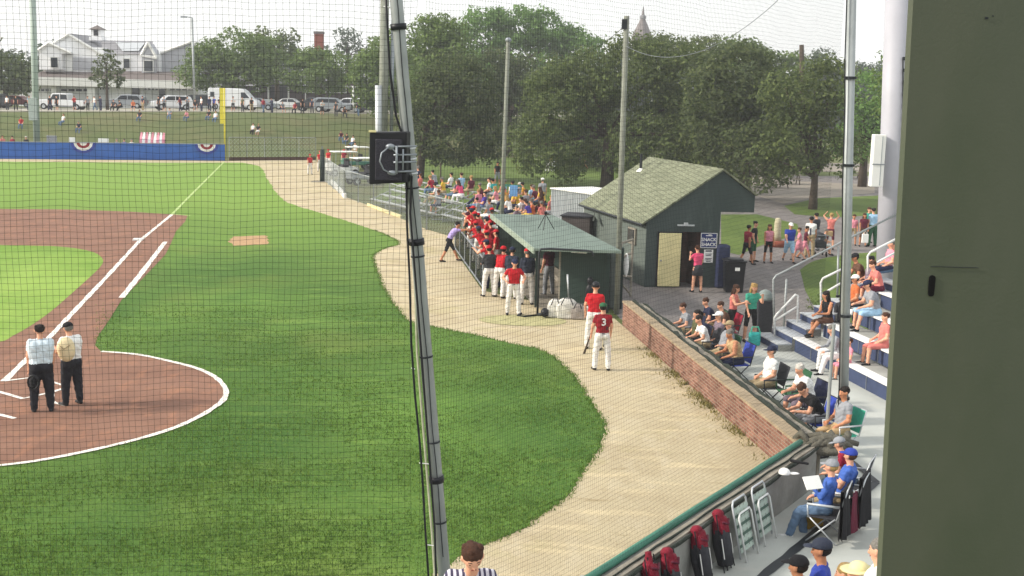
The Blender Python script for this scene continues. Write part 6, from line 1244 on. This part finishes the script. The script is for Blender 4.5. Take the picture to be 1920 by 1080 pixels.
for k, (x, c1, pn, lab) in enumerate([(55, 'light_blue', 'navy', 'light blue shirted person at the pickup hood'), (140, 'red', 'charcoal', 'red shirted person before the garage'), (178, 'white_cloth', 'denim', 'white shirted person by the station pillar'), (250, 'orange_cloth', 'navy', 'orange shirted person before the station'), (268, 'navy', 'khaki', 'navy shirted person in shorts before the station'), (308, 'grey_cloth', 'black_cloth', 'grey shirted person at the small white car'), (338, 'maroon', 'navy', 'maroon shirted person right of the small white car'), (366, 'black_cloth', 'grey_cloth', 'black shirted person under the street light'), (402, 'royal_blue', 'charcoal', 'blue shirted person at the van front'), (437, 'white_cloth', 'charcoal', 'white shirted person before the van'), (494, 'crimson', 'denim', 'crimson shirted person by the silver sedan'), (530, 'grey_cloth', 'navy', 'grey shirted person by the low white wall'), (585, 'navy', 'charcoal', 'navy shirted person before the dark car'), (604, 'white_cloth', 'black_cloth', 'white shirted person before the silver car'), (672, 'charcoal', 'denim', 'charcoal shirted person right of the white pole')]):
    q = dp(x, 209, 140+(k*7) % 5); P(lab, 0, 0, 0, 130+(k*47) % 100, ['stand', 'hold', 'walk', 'sit'][k % 4], f'{c1}/s/{pn}/{"ls"[k % 2]}/light/{["dark", "brown", "grey"][k % 3]}/-', 1.72, at3=(q[0], q[1], hz(q[0], q[1])-.02), group='onlookers along the street edge')
for k, (x, y, c1, lab) in enumerate([(1334, 640, 'navy', 'dark shirted sitter in the second row behind the white shirted one'), (1362, 648, 'brown_cloth', 'brown haired sitter in the second row below the salmon woman'), (1292, 652, 'grey_cloth', 'grey shirted sitter at the far end of the wall row')]):
    P(lab, x, y, 0, -100, 'sitlean', f'{c1}/s/khaki/s/light/brown/-', 1.68, group='spectators seated behind the brick wall'); chair(['green camp chair in the second row near the asphalt', 'red camp chair in the second row below the salmon woman', 'blue camp chair at the far end of the wall row'][k], at(x, y), -100, ['green_cloth', 'crimson', 'navy'][k])
for k, (x, y, lk, lab) in enumerate([(474, 236, 'white_cloth/s/black_cloth/l/light/dark/-', 'white shirted sitter on the grass bank'), (484, 237, 'black_cloth/s/white_cloth/s/light/blond/-', 'black shirted sitter on the grass bank')]):
    q = dp(x, y, 127); P(lab, 0, 0, 0, 185, 'sitback', lk, 1.6, at3=(q[0], 127, hz(q[0], 127)-.25), group='sitters on the grass bank')
for k, (x, lk, lab) in enumerate([(4, 'salmon/s/navy/l/light/brown/-', 'salmon shirted sitter behind the blue fence at far left'), (22, 'crimson/s/navy/l/light/dark/-', 'crimson shirted person lying low behind the blue fence'), (48, 'black_cloth/s/navy/l/light/white/-', 'dark shirted sitter with pale hat near the green light pole'), (218, 'grey_cloth/s/navy/l/light/grey/-', 'grey shirted sitter behind the blue fence'), (232, 'royal_blue/s/navy/l/light/dark/-', 'blue shirted sitter behind the blue fence'), (246, 'white_cloth/s/navy/l/light/grey/-', 'white shirted sitter left of the striped blanket'), (262, 'black_cloth/s/navy/l/light/dark/-', 'black shirted sitter at the striped blanket'), (298, 'pink/s/navy/l/light/brown/-', 'pink shirted sitter under the striped blanket'), (308, 'maroon/s/navy/l/dark/dark/-', 'maroon shirted sitter at the right blanket end')]):
    q = dp(x, 285, 112.2); P(lab, 0, 0, 0, 180+(k*41) % 60-30, 'sit', lk, 1.7, at3=(q[0], 112.4, .35), group='spectators behind the outfield fence')
# ---- yard crowd by the shed
P('woman in hot pink shirt and dark skirt at the shed doorway', 1306, 548, 0, -20, 'eat', 'hot_pink/s/charcoal/0/light/brown_tail/-', 1.68, build='f', props=(('skirt', 'charcoal'),))
CROWD = [(1399, 496, 60, 'walk2', 'crimson/s/black_cloth/s/tan/dark/-', 'm', 1.7, 'person in red shirt nearest the black bin', ()), (1411, 491, 120, 'stand', 'black_cloth/s/green_cloth/s/light/dark/-', 'm', 1.75, 'person in black shirt with white tray behind the red one', ()), (1439, 493, 170, 'stand', 'pink/0/black_cloth/s/tan/brown_long/-', 'f', 1.65, 'slim woman in dark shorts left of the cream post', ()),
      (1478, 492, 175, 'walk', 'royal_blue/s/light_blue/s/light/grey/cap:paper', 'h', 1.75, 'man in blue shirt, white cap and light shorts', ()), (1497, 488, -90, 'walk2', 'pink/s/pink/s/light/brown/-', 'f', 1.45, 'girl in pink dress beside the blue shirted man', (('dress', 'pink'),)), (1508, 486, 100, 'walk', 'maroon/s/pink/s/tan/dark/-', 'f', 1.5, 'child in maroon behind the pink dress', ()), (1517, 482, 20, 'stand', 'white_cloth/s/khaki/l/tan/dark/-', 'm', 1.8, 'person in striped light top with dark hair', (('brace', 'navy'),)),
      (1528, 470, -40, 'contra', 'charcoal/s/grey_cloth/l/light/dark/-', 'm', 1.75, 'person in dark grey jacket beside the stroller', ()), (1555, 468, 10, 'armsup', 'salmon/0/maroon/s/light/blond/-', 'f', 1.72, 'person in salmon tank top with both arms raised', ()), (1537, 478, 90, 'sitlean', 'grey_cloth/s/white_cloth/s/light/grey/-', 'm', 1.6, 'grey shirted person seated low by the stroller', ()),
      (1598, 460, 190, 'stand', 'pink/s/khaki/s/tan/brown/-', 'f', 1.5, 'child in pink right of the grey net pole', ()), (1617, 462, 180, 'stand', 'maroon/s/brown_cloth/s/tan/brown_long/-', 'f', 1.6, 'woman in maroon shirt by the light tower', ()), (1634, 462, -20, 'stand', 'light_blue/s/green_cloth/l/light/dark/-', 'h', 1.85, 'man in light blue shirt and dark trousers at the light tower', ()), (1625, 455, 170, 'stand', 'mint/s/khaki/s/light/brown/-', 'f', 1.75, 'person in mint shirt half hidden behind the light blue man', ())]
for x, y, h, po, lk, bu, H, lab, pr in CROWD: P(lab, x, y, 0, h, po, lk, H, build=bu, props=pr, group='crowd walking in the yard')
P('young woman in salmon top with long brown hair standing by the chairs', 1371, 640, 0, 120, 'hold', 'salmon/0/black_cloth/s/light/brown_long/-', 1.66, build='f', group='women standing by the trash bin')
P('young woman in mint green shirt beside the dark bin', 1405, 641, 0, 160, 'eat', 'mint/s/black_cloth/s/light/blond_long/-', 1.72, build='f', group='women standing by the trash bin')
# ---- seated row behind the brick wall
SR_ = [(1302, 672, 'olive/s/denim/l/light/dark_tail/-', 'f', 'sit', 'woman in olive shirt, first sitter behind the brick wall', 'navy'), (1322, 680, 'white_cloth/s/khaki/s/light/dark/-', 'f', 'sitlean', 'white shirted sitter second behind the brick wall', 'charcoal'), (1343, 676, 'plaid/s/denim/l/light/grey/cap:paper', 'm', 'sit', 'sitter with white cap and plaid shirt', 'charcoal'), (1355, 694, 'grey_cloth/s/khaki/s/light/grey/cap:khaki', 'h', 'sitback', 'grey shirted man with khaki cap before the salmon girl', 'green_cloth'), (1380, 712, 'tan_cloth/0/navy/s/tan/grey/-', 'h', 'sitlean', 'grey haired man in tan vest beside the teal bag', 'royal_blue')]
for x, y, lk, bu, po, lab, cm in SR_:
    p = at(x, y); P(lab, 0, 0, 0, -105, po, lk, 1.7, at3=(p[0], p[1], 0), build=bu, group='spectators seated behind the brick wall'); chair(CN.get(cm, cm).replace('_cloth', '')+' camp chair under the '+lab.split(',')[0], p, -105, cm)
p = at(1440, 757); P('man in white shirt and dark cap sitting in profile facing the field', 0, 0, 0, -100, 'sit', 'white_cloth/s/khaki/s/light/grey/cap:navy', 1.74, at3=p, build='h'); chair('dark camp chair under the man in white shirt and dark cap', p, -100, 'charcoal')
p = at(1480, 768); chair('empty green slatted garden chair between two white shirted men', p, -100, 'green_cloth', 'resin', frame='green_cloth')
p = at(1512, 792); P('white haired man in white shirt', 0, 0, 0, -105, 'sitlean', 'white_cloth/s/plaid/s/light/white/-', 1.74, at3=p, build='h'); chair('blue camp chair under the white haired man', p, -105, 'navy')
p = at(1532, 828); P('man in black shirt hunched over his hands', 0, 0, 0, -105, 'sitfwd', 'black_cloth/s/grey_cloth/s/light/brown/-', 1.78, at3=p); chair('navy camp chair with pointed back under the hunched man', p, -105, 'royal_blue')
p = at(1574, 850); P('grey shirted spectator behind the right net pole', 0, 0, 0, -110, 'sit', 'grey_cloth/s/tan_cloth/s/tan/dark/-', 1.75, at3=p); chair('mint green web chair behind the right net pole', p, -110, 'mint', 'web', frame='steel_light')
# teal bag
p = at(1412, 678); t = thing('tote_bag', 'teal and mint tote bag hanging at the tan vested mans chair', 'bag', (p[0], p[1], .35)); mb = MB(); mb.box((p[0], p[1], .62), (.3, .2, .36)); mb.build('bag_body', 'teal', t, bevel=.05); mb = MB(); mb.path([(p[0]-.12, p[1]-.05, .78), (p[0]-.08, p[1]-.05, .95), (p[0]+.08, p[1]-.05, .95), (p[0]+.14, p[1]-.05, .78)], .02, 6); mb.build('handle', 'mint', t)
# ---- grandstand sitters: u along, tier k
def gs(label, u, k, look, pose='sit', H=1.7, bu='m', h=-95, dv=.0):
    q = gp(u, .82*k+.12+dv); P(label, 0, 0, 0, h, pose, look, H, at3=(q[0], q[1], .42*(k+1)-.44), build=bu, group='spectators on the bleacher stand')
def uof(x, y, k):
    return min((i*.05 for i in range(280)), key=lambda u: abs(proj((*gp(u, .82*k+.12), .42*(k+1)))[0]-x))
gs('person in white trousers and grey top on the lowest seat row', uof(1572, 655, 0), 0, 'grey_cloth/l/white_cloth/l/light/grey/-', 'sitlean')
gs('child in pink just left of the grey net pole', uof(1578, 672, 0)+.35, 0, 'pink/s/pink/s/light/brown/-', 'sit', 1.35, 'f')
gs('dark haired woman in sleeveless black top with crossed bare legs', uof(1552, 612, 1), 1, 'black_cloth/0/brown_cloth/s/tan/dark_long/-', 'sitcross', 1.72, 'f', -115)
gs('bearded person in orange top right of the net pole', uof(1600, 575, 2), 2, 'orange_cloth/s/charcoal/l/tan/dark/cap:paper', 'sit')
gs('person in brown shirt with black and white cap', uof(1606, 552, 3), 3, 'brown_cloth/s/charcoal/l/tan/dark/cap:black_cloth', 'sitlean', 1.78)
gs('man in grey shirt and shorts with bare knees', uof(1640, 622, 2), 2, 'grey_cloth/s/light_blue/s/light/dark/cap:navy', 'sitlean', 1.82, 'h')
gs('sitter with bare legs and black shoes cut by the green column', uof(1655, 672, 1), 1, 'salmon/s/salmon/s/light/brown/-', 'sit')
gs('salmon shirted sitter high on the stand', uof(1648, 575, 3), 3, 'salmon/s/maroon/s/light/brown/-', 'sitlean')
gs('pink shirted sitter on the highest visible row', uof(1655, 545, 4), 4, 'pink/s/navy/l/light/grey/-', 'sit')
gs('white shirted sitter against the light tower', uof(1640, 545, 4), 4, 'white_cloth/s/denim/l/light/brown/-', 'sitback')
gs('plaid shirted sitter between the orange and salmon shirts', uof(1628, 560, 3), 3, 'plaid/s/grey_cloth/l/light/dark/-', 'sit')
def cup(x, y, Z, lab, m='paper'):
    p = at(x, y, Z); mb = MB(); mb.lathe([(.035, 0), (.045, .14), (.042, .14)], p, 10); tag(mb.build('paper_cup', m, smooth=True), lab, 'cup')
cup(1596, 590, 1.28, 'white paper cup on the seat plank right of the net pole')
# ---- near trio at the wall
def nearp(label, x, y, look, h, pose, bu, cm, H=1.75, cl=''):
    p = at(x, y); P(label, 0, 0, 0, h, pose, look, H, at3=p, build=bu, group='spectators seated at the near wall'); c_ = chair(cl, p, h, cm, 'web', frame='steel_light')
nearp('person in grey cap, blue shirt and jeans nearest the folded chairs', 1543, 1008, 'blue/l/denim+shoe_white/l/light/blond/cap:grey_cloth', -68, 'sithigh', 'm', 'charcoal', 1.68, 'aluminium lawn chair nearest the folded chairs')
nearp('man in royal blue cap with bare knees at the wall', 1578, 985, 'blue/s/khaki/s/light/brown/cap:royal_blue', -66, 'sithigh', 'h', 'charcoal', 1.7, 'aluminium lawn chair holding the blue capped man')
nearp('third sitter in crimson shirt half hidden by the blue capped man', 1590, 950, 'crimson/s/denim/l/light/grey/cap:grey_cloth', -64, 'sitlean', 'm', 'charcoal', 1.6, 'aluminium lawn chair under the crimson shirted sitter')
p = dp(1524, 905, at(1543, 1008)[1]-.3); mb = MB(); mb.box(p, (.3, .02, .22), rx=-.7, rz=.4); tag(mb.build('newspaper', 'paper'), 'white papers held up by the sitter in the grey cap', 'papers')
for i, (x, y, m, lab, w_, hh) in enumerate([(1546, 1010, 'black_cloth', 'black jacket with small white badge hung over the near chair back', .6, .82), (1582, 985, 'black_cloth', 'black coat hung over the farthest chair back', .62, .85), (1562, 998, 'maroon', 'dark red jacket hung between the two black ones', .4, .6)]):
    p = at(x, y); a_ = R(-62); bx, by = -math.sin(a_)*.42, -math.cos(a_)*.42; q = (p[0]+bx*.6, p[1]+by*.6-.02); t = thing('hanging_jacket', label=lab, cat='jacket', loc=(q[0], q[1], .1), rz=R(62)+1e-5, group='jackets over the chair backs')
    mb = MB(); n = 10; vs = []
    for r_ in range(6):
        for c_ in range(n+1):
            xx = -w_/2+w_*c_/n; zz = hh-.18*(r_/5)*0-hh*r_/5*.98; wv = .035*math.sin(c_*1.9+i)*(r_/5+.2); vs.append((xx*(1+.15*r_/5), -.06+wv-.04*r_/5, zz+.02*math.sin(c_*1.3)*(r_ == 5)))
    m0 = len(vs); vs += [(v[0], v[1]+.05, v[2]) for v in vs]
    F_ = [(r_*(n+1)+c_, r_*(n+1)+c_+1, (r_+1)*(n+1)+c_+1, (r_+1)*(n+1)+c_) for r_ in range(5) for c_ in range(n)]
    mb.add(vs, F_+[tuple(m0+k for k in f[::-1]) for f in F_]+[(c_, m0+c_, m0+c_+1, c_+1) for c_ in range(n)]); mb.build('cloth', m, t, smooth=True)
    if i == 0: mb = MB(); mb.ell((-.02, -.09, hh*.82), (.03, .01, .03), 10, 6); mb.build('badge', 'paper', t)
# wicker box, cap on the wall, umbrella
p = at(1517, 985); t = thing('wicker_box', 'yellowish wicker basket under the lawn chair', 'basket', p); mb = MB(); mb.box((p[0], p[1], .12), (.36, .3, .24), rz=.5); mb.build('basket', 'wicker', t, bevel=.02)
p = at(1478, 925); t = thing('shoulder_bag', 'brown red bag under the blanket by the wall', 'bag', p); mb = MB(); mb.ell((p[0], p[1], .22), (.26, .2, .24), 12, 8); mb.build('bag_body', 'maroon', t, smooth=True); mb = MB(); mb.path([(p[0]-.15, p[1], .35), (p[0], p[1]-.05, .6), (p[0]+.15, p[1], .35)], .015, 6); mb.build('strap', 'black_cloth', t)
p = at(1473, 888, .8); t = thing('white_hat', 'white hat lying on the backstop wall ledge', 'cap', p); mb = MB(); mb.ell((p[0]-.02, p[1], p[2]+.0), (.1, .11, .1), 12, 6, z0=0.); mb.build('crown', 'paper', t, smooth=True); mb = MB(); mb.ell((p[0]+.13, p[1]-.02, p[2]+.015), (.1, .07, .012), 12, 4); mb.build('bill', 'paper', t, smooth=True)
p = at(1455, 868, .8); mb = MB(); mb.path([(p[0]+.28, p[1]+.1, .82), (p[0]+.5, p[1]-.2, .86)], [.03, .02], 8); tag(mb.build('folded_umbrella', 'black_cloth', smooth=True), 'folded black umbrella lying on the wall beside the white cap', 'umbrella')
# folded chairs leaning on the wall
def onwall(x, y): return at(x, y)
def folded_web(x, y, lab, flip=0):
    p = at(x, y); a_ = math.atan2(wd.y, wd.x); t = thing('folded_lawn_chair', lab, 'folding chair', p, a_+1e-6, 'folded web lawn chairs'); s = -1 if nb.dot(Vector((-wd.y, wd.x))) > 0 else 1
    T = lambda u, z, d=0.: (u, s*(-.0+.22*z/.95)+s*d*-1, z)
    f = MB(); W = .26; loop = [T(-W, .04), T(-W, .84), T(-W+.05, .9), T(W-.05, .9), T(W, .84), T(W, .04)]; f.path(loop, .016, 8); f.build('frame', 'steel_light', t, smooth=True)
    f = MB(); f.path([T(-W+.02, .0, .08), T(-W+.02, .66, .07), T(-W+.07, .72, .07), T(W-.07, .72, .07), T(W-.02, .66, .07), T(W-.02, .0, .08)], .016, 8); f.build('arm_frame', 'rail_white', t, smooth=True)
    mb = MB()
    for k in range(7): u = -W+.045+k*(2*W-.09)/6; mb.prism([(u-.026, .12), (u+.026, .12), (u+.026, .8), (u-.026, .8)], T(0, 0, .012+.006*(k % 2)), (1, 0, 0), Vector(T(0, 1))-Vector(T(0, 0)), (0, .003, 0))
    mb.build('webbing', mat('web_grey', C('a9b8ae'), .8, .1, 10), t); mb = MB()
    for k in range(9): z = .15+k*.075; mb.prism([(-W, z-.022), (W, z-.022), (W, z+.022), (-W, z+.022)], T(0, 0, .02), (1, 0, 0), Vector(T(0, 1))-Vector(T(0, 0)), (0, .003, 0), k % 2)
    mb.build('cross_webbing', [MATS['web_grey'], mat('web_dark', C('4c6157'), .8, .15, 10)], t)
folded_web(1437, 985+30, 'folded aluminium web chair closest to the seated woman'); folded_web(1402, 1044, 'folded aluminium web chair with bright arm loop next to the red chairs')
def folded_camp(x, y, lab, m='bag_crimson', hh=.87, tip=0):
    hh += random.uniform(-.05, .04)
    p = at(x, y); a_ = math.atan2(wd.y, wd.x); t = thing('folded_camp_chair', lab, 'folding chair', p, a_+1e-6, 'folded red and black camp chairs'); s = -1 if nb.dot(Vector((-wd.y, wd.x))) > 0 else 1
    T = lambda u, z, d=0.: (u, s*(.2*z/.95)-s*d, z)
    f = MB()
    for u in (-.17, -.06, .06, .17): f.tube(T(u*1.1, 0, .05), T(u*.75, hh*.98, .02), .011, n=6)
    f.tube(T(-.19, .1, .05), T(.15, hh*.7, .05), .009, n=6); f.build('frame', 'black_plastic', t)
    mb = MB(); mb.path([T(0, .06), T(.01, .35), T(0, .6)], [.12, .15, .13], 7); mb.build('seat_cloth', 'charcoal', t, smooth=True)
    mb = MB(); mb.path([T(-.0, .5), T(0, .56), T(0, .74), T(.02, .78), T(.03*(-1)**tip, hh-.02), T(.03*(-1)**tip, hh+.03)], [.11, .14, .13, .08, .1 if not tip else .05, .05], 6)
    o = mb.build('back_cloth', m, t, smooth=True); mb = MB(); mb.path([T(-.1, hh-.12, .1), T(0, hh-.16, .14), T(.1, hh-.12, .1)], .018, 6); mb.build('arm_strap', 'maroon', t, smooth=True)
    for u in (-.16, .16): mb = MB(); mb.tube(T(u, .5, .07), T(u, .2, .07), .008, n=5); mb.build('cord', 'paper', t)
folded_camp(1362, 1066, 'folded red and black camp chair next to the bright web chair'); folded_camp(1322, 1096, 'folded camp chair with boxy red top second from the web chairs'); folded_camp(1268, 1146, 'folded camp chair with sagging red back'); folded_camp(1232, 1166, 'leftmost folded camp chair with pointed red tip', tip=1)
# ---- foreground people
q = dp(1531, 1020, 13.2); P('man in dark cap and blue shirt at the bottom edge', 0, 0, 0, -75, 'sit', 'royal_blue/s/khaki/l/tan/dark/cap:navy_grey', 1.78, at3=(q[0]+.05, 13.2, q[2]-1.33))
q = dp(1496, 1052, 12.9); P('person in black cap partly cut off by the bottom edge', 0, 0, 0, -60, 'sit', 'charcoal/s/khaki/l/tan/dark/cap:black_cloth', 1.7, at3=(q[0], 12.9, q[2]-1.27))
q = dp(1583, 1064, 12.7); P('tan hat at the bottom edge beside the blue shirted man', 0, 0, 0, -70, 'sit', 'tan_cloth/s/khaki/l/light/blond/-', 1.66, at3=(q[0], 12.7, q[2]-1.25), build='f')
q = dp(1608, 1062, 12.4); P('person in cream sun hat beside the green column', 0, 0, 0, -70, 'sit', 'white_cloth/l/khaki/l/light/white/hat:cream_paint', 1.66, at3=(q[0], 12.4, q[2]-1.25), build='f')
q = dp(1648, 1020, 12.); P('person in white shirt mostly hidden by the green column', 0, 0, 0, -60, 'sit', 'white_cloth/s/khaki/l/light/grey/-', 1.78, at3=(q[0], 12., q[2]-1.33), build='h')
mat('dummy', (.5, .5, .5))
m = MATS['striped_shirt'] = bpy.data.materials.new('striped_shirt'); m.use_nodes = True; nt = m.node_tree; b_ = nt.nodes['Principled BSDF']; b_.inputs['Roughness'].default_value = .8
wv = nt.nodes.new('ShaderNodeTexWave'); wv.inputs['Scale'].default_value = 6.5; wv.inputs['Distortion'].default_value = 1.; wv.bands_direction = 'X'; tc = nt.nodes.new('ShaderNodeTexCoord'); nt.links.new(tc.outputs['Object'], wv.inputs['Vector'])
cr = nt.nodes.new('ShaderNodeValToRGB'); cr.color_ramp.interpolation = 'CONSTANT'; cr.color_ramp.elements[0].color = (*C('c9c6d0'), 1); cr.color_ramp.elements[1].color = (*C('3a3550'), 1); cr.color_ramp.elements[1].position = .55; nt.links.new(wv.outputs['Fac'], cr.inputs['Fac']); nt.links.new(cr.outputs['Color'], b_.inputs['Base Color'])
q = dp(882, 1014, 10.7); P('brown haired man in striped shirt at the bottom edge, facing the camera', 0, 0, 0, 172, 'lookdown', 'striped_shirt/s/navy/l/light/brown/-', 1.8, at3=(q[0], 10.7, q[2]-1.735))
build_people()
def umprops():
    p = dp(64, 716, at(80, 772)[1]-.25); t = thing('umpire_mask', 'black umpire mask held low at the left umpires side', 'mask', p); mb = MB()
    mb.path([(p[0]+.11*math.cos(k*math.pi/6), p[1]-.05, p[2]+.15*math.sin(k*math.pi/6)) for k in range(13)], .022, 6)
    for z in (-.07, 0, .06): mb.path([(p[0]-.1, p[1]-.05, p[2]+z), (p[0], p[1]-.12, p[2]+z), (p[0]+.1, p[1]-.05, p[2]+z)], .009, 5)
    mb.build('cage', 'black_plastic', t, smooth=True); mb = MB(); mb.ell((p[0], p[1]+.02, p[2]), (.1, .05, .14), 10, 7); mb.build('padding', 'black_cloth', t, smooth=True)
    p = dp(124, 655, at(136, 759)[1]-.3); t = thing('chest_pad', 'cream coloured chest pad held by the right umpire', 'pad', p); mb = MB(); mb.ell(p, (.2, .1, .27), 14, 9); mb.build('pad', mat('pad_cream', C('e0cfa8'), .8, .1, 8, bump=.3), t, smooth=True); mb = MB(); mb.path([(p[0]-.1, p[1]-.1, p[2]+.1), (p[0], p[1]-.13, p[2]+.03), (p[0]+.12, p[1]-.09, p[2]+.12)], .01, 5); mb.build('strap', 'khaki', t)
umprops()
p = at(1103, 660); q = dp(1108, 625, p[1]-.1); mb = MB(); mb.tube(q, (q[0]-.2, q[1]-.15, q[2]-.62), .016, .034, 8); tag(mb.build('baseball_bat', 'bark', smooth=True), 'dark bat pointing down beside the waiting player', 'bat')
mb = MB(); q = dp(1142, 620, at(1127, 694)[1]-.1); mb.tube((q[0]-.05, q[1], q[2]+.1), (q[0]-.1, q[1]+.2, q[2]-.45), .016, .03, 8); tag(mb.build('baseball_bat', 'black_plastic', smooth=True), 'black bat held at the right side of the numbered batter', 'bat')
p = at(1535, 480); t = thing('stroller', 'dark grey stroller in the yard crowd', 'stroller', p); mb = MB(); mb.box((p[0], p[1], .55), (.5, .7, .3)); mb.build('seat', 'charcoal', t, bevel=.06); mb = MB(); mb.ell((p[0], p[1]+.1, .85), (.28, .3, .22), 10, 5, z0=0.); mb.build('hood', 'charcoal', t, smooth=True)
for dx in (-.25, .25):
    for dy in (-.35, .35): mb = MB(); mb.tube((p[0]+dx-.02, p[1]+dy, .12), (p[0]+dx+.02, p[1]+dy, .12), .12, n=10); mb.build('wheel', 'rubber', t)
mb = MB(); mb.tube((p[0]-.25, p[1]+.3, .2), (p[0]-.25, p[1]-.6, 1.0), .015); mb.tube((p[0]+.25, p[1]+.3, .2), (p[0]+.25, p[1]-.6, 1.0), .015); mb.tube((p[0]-.25, p[1]-.6, 1.0), (p[0]+.25, p[1]-.6, 1.0), .015); mb.build('handle', 'steel', t)
q = dp(1622, 447, at(1622, 462)[1]-.4); t = thing('white_shopping_bag', 'white paper shopping bag held in front of the woman in maroon', 'bag', q); mb = MB(); mb.box(q, (.3, .12, .42)); mb.build('bag_body', 'paper', t, bevel=.01); mb = MB(); mb.path([(q[0]-.08, q[1], q[2]+.2), (q[0], q[1], q[2]+.36), (q[0]+.08, q[1], q[2]+.2)], .01, 5); mb.build('handle', 'paper', t)
q = dp(1555, 438, at(1555, 468)[1]-.2); mb = MB(); mb.box(q, (.32, .1, .26)); tag(mb.build('tan_bag', 'tan_cloth', bevel=.03), 'tan bag at the hip of the person with raised arms', 'bag')
q = dp(1002, 365, 61); t = thing('blue_towel', 'light blue towel hanging on the bleacher end', 'towel', (q[0]-.6, 61, .5)); q = dp(963, 358, 61); mb = MB(); mb.box(q, (.4, .06, .55)); mb.build('cloth', 'sky_blue', t, bevel=.02)
q = dp(958, 348, 62); mb = MB(); mb.box((q[0]+.1, q[1], q[2]), (1.0, .05, .12)); tag(mb.build('green_banner_edge', 'green_trim'), 'green edge strip behind the blue towel', 'banner')

# ---- grass blades on the near turf, ragged turf edge and weeds along the brick wall
def inside(P, x, y):
    c = False; n = len(P)
    for i in range(n):
        x1, y1 = P[i]; x2, y2 = P[(i+1) % n]
        if (y1 > y) != (y2 > y) and x < (x2-x1)*(y-y1)/(y2-y1)+x1: c = not c
    return c
edge_px = [(a, b) for a, b in edge if b > 560]+[(760, 1300), (-300, 1300), (-300, 540)]; clay_px = [(178, 560), (178, 648)]+[tuple(q) for q in arc]+[(-400, 900), (-400, 540)]
V = []; F_ = []
def blade(x, y, h, w):
    a = random.uniform(0, 6.28); l = random.uniform(-.6, .6)*h; l2 = random.uniform(-.6, .6)*h; o = len(V)
    V.extend([(x-w*math.cos(a), y-w*math.sin(a), 0), (x+w*math.cos(a), y+w*math.sin(a), 0), (x+l, y+l2, h)]); F_.append((o, o+1, o+2))
n = 0
while n < 70000:
    X, Y_ = random.uniform(-250, 1140), random.uniform(570, 1280)
    if not inside(edge_px, X, Y_) or (X < 430 and inside(clay_px, X, Y_)): continue
    n += 1; q = at(X, Y_); s_ = q[1]/24
    if math.sin(q[0]*1.3+q[1]*.7)+math.sin(q[0]*.5-q[1]*1.9)+random.uniform(-1.6, 1.6) < -.5: continue
    for _ in range(2): blade(q[0]+random.uniform(-.05, .05), q[1]+random.uniform(-.05, .05), random.uniform(.02, .055), .006+.006*s_)
for a, b in zip(E2j, E2j[1:]):
    if a[1] > 60: continue
    L_ = math.dist(a, b)
    for k in range(int(L_/.012)): t_ = random.random(); blade(a[0]+(b[0]-a[0])*t_+random.gauss(0, .05), a[1]+(b[1]-a[1])*t_+random.gauss(0, .05), random.uniform(.02, .07), .012)
me = bpy.data.meshes.new('turf_blades'); me.from_pydata(V, [], F_)
leafmat('blade_green', C('5c7834'), C('7c9444'), C('4a672c')); me.materials.append(MATS['blade_green']); o = bpy.data.objects.new('turf_blades', me); col.objects.link(o); tag(o, kind='stuff')
V = []; F_ = []
for k in range(1500):
    t_ = random.betavariate(2, 2)*.75+.05; q = Vector(BW0).lerp(Vector(BW1), t_); cl = math.sin(t_*37)+math.sin(t_*91+1)
    if cl < .2 and random.random() < .85: continue
    d_ = abs(random.gauss(0, .16))+.02; q = q+nrm*d_; blade(q.x, q.y, random.uniform(.03, .13), .016)
me = bpy.data.meshes.new('wall_weeds'); me.from_pydata(V, [], F_); leafmat('weed_olive', C('8a8350'), C('a09560'), C('67663a')); me.materials.append(MATS['weed_olive']); o = bpy.data.objects.new('wall_weeds', me); col.objects.link(o); tag(o, kind='stuff')
HAZE = .0006
# ------------------------------------------------------------ light, sky, colour management
w = bpy.data.worlds.new('World'); scene.world = w; w.use_nodes = True; N = w.node_tree.nodes; L = w.node_tree.links
bg = N['Background']; sky = N.new('ShaderNodeTexSky'); sky.sky_type = 'NISHITA'; sky.sun_disc = False
SE, SR = R(30), R(-98)
sky.sun_elevation = SE; sky.sun_rotation = SR; sky.air_density = 1.; sky.dust_density = 4.; sky.ozone_density = 1.
mx = N.new('ShaderNodeMix'); mx.data_type = 'RGBA'; mx.inputs['Factor'].default_value = .6; mx.inputs['B'].default_value = (15.8, 15.9, 15.6, 1)
L.new(sky.outputs['Color'], mx.inputs['A']); L.new(mx.outputs['Result'], bg.inputs['Color']); bg.inputs['Strength'].default_value = .11
sun = bpy.data.lights.new('sun', 'SUN'); sun.energy = 4.2; sun.angle = R(5); sun.color = (1, .93, .82)
so = bpy.data.objects.new('sun', sun); col.objects.link(so)
sd = Vector((math.sin(SR)*math.cos(SE), math.cos(SR)*math.cos(SE), math.sin(SE)))
so.rotation_euler = sd.to_track_quat('Z', 'Y').to_euler()
vs = scene.view_settings; vs.view_transform = 'Standard'; vs.look = 'None'; vs.exposure = .05; vs.gamma = 1
if HAZE:
    mb = MB(); mb.quadbox([(-420, -40), (420, -40), (420, 420), (-420, 420)], -1.2, 45); hm = bpy.data.materials.new('haze'); hm.use_nodes = True; n_ = hm.node_tree.nodes; n_.remove(n_['Principled BSDF']); pv = n_.new('ShaderNodeVolumePrincipled'); pv.inputs['Density'].default_value = HAZE; pv.inputs['Color'].default_value = (.93, .95, 1, 1); hm.node_tree.links.new(pv.outputs[0], n_['Material Output'].inputs['Volume'])
    MATS['haze'] = hm; tag(mb.build('haze', 'haze'), kind='stuff'); scene.cycles.volume_max_steps = 64; scene.cycles.volume_bounces = 0
scene.cycles.max_bounces = 5; scene.cycles.diffuse_bounces = 3; scene.cycles.transparent_max_bounces = 8
scene.cycles.use_denoising = True
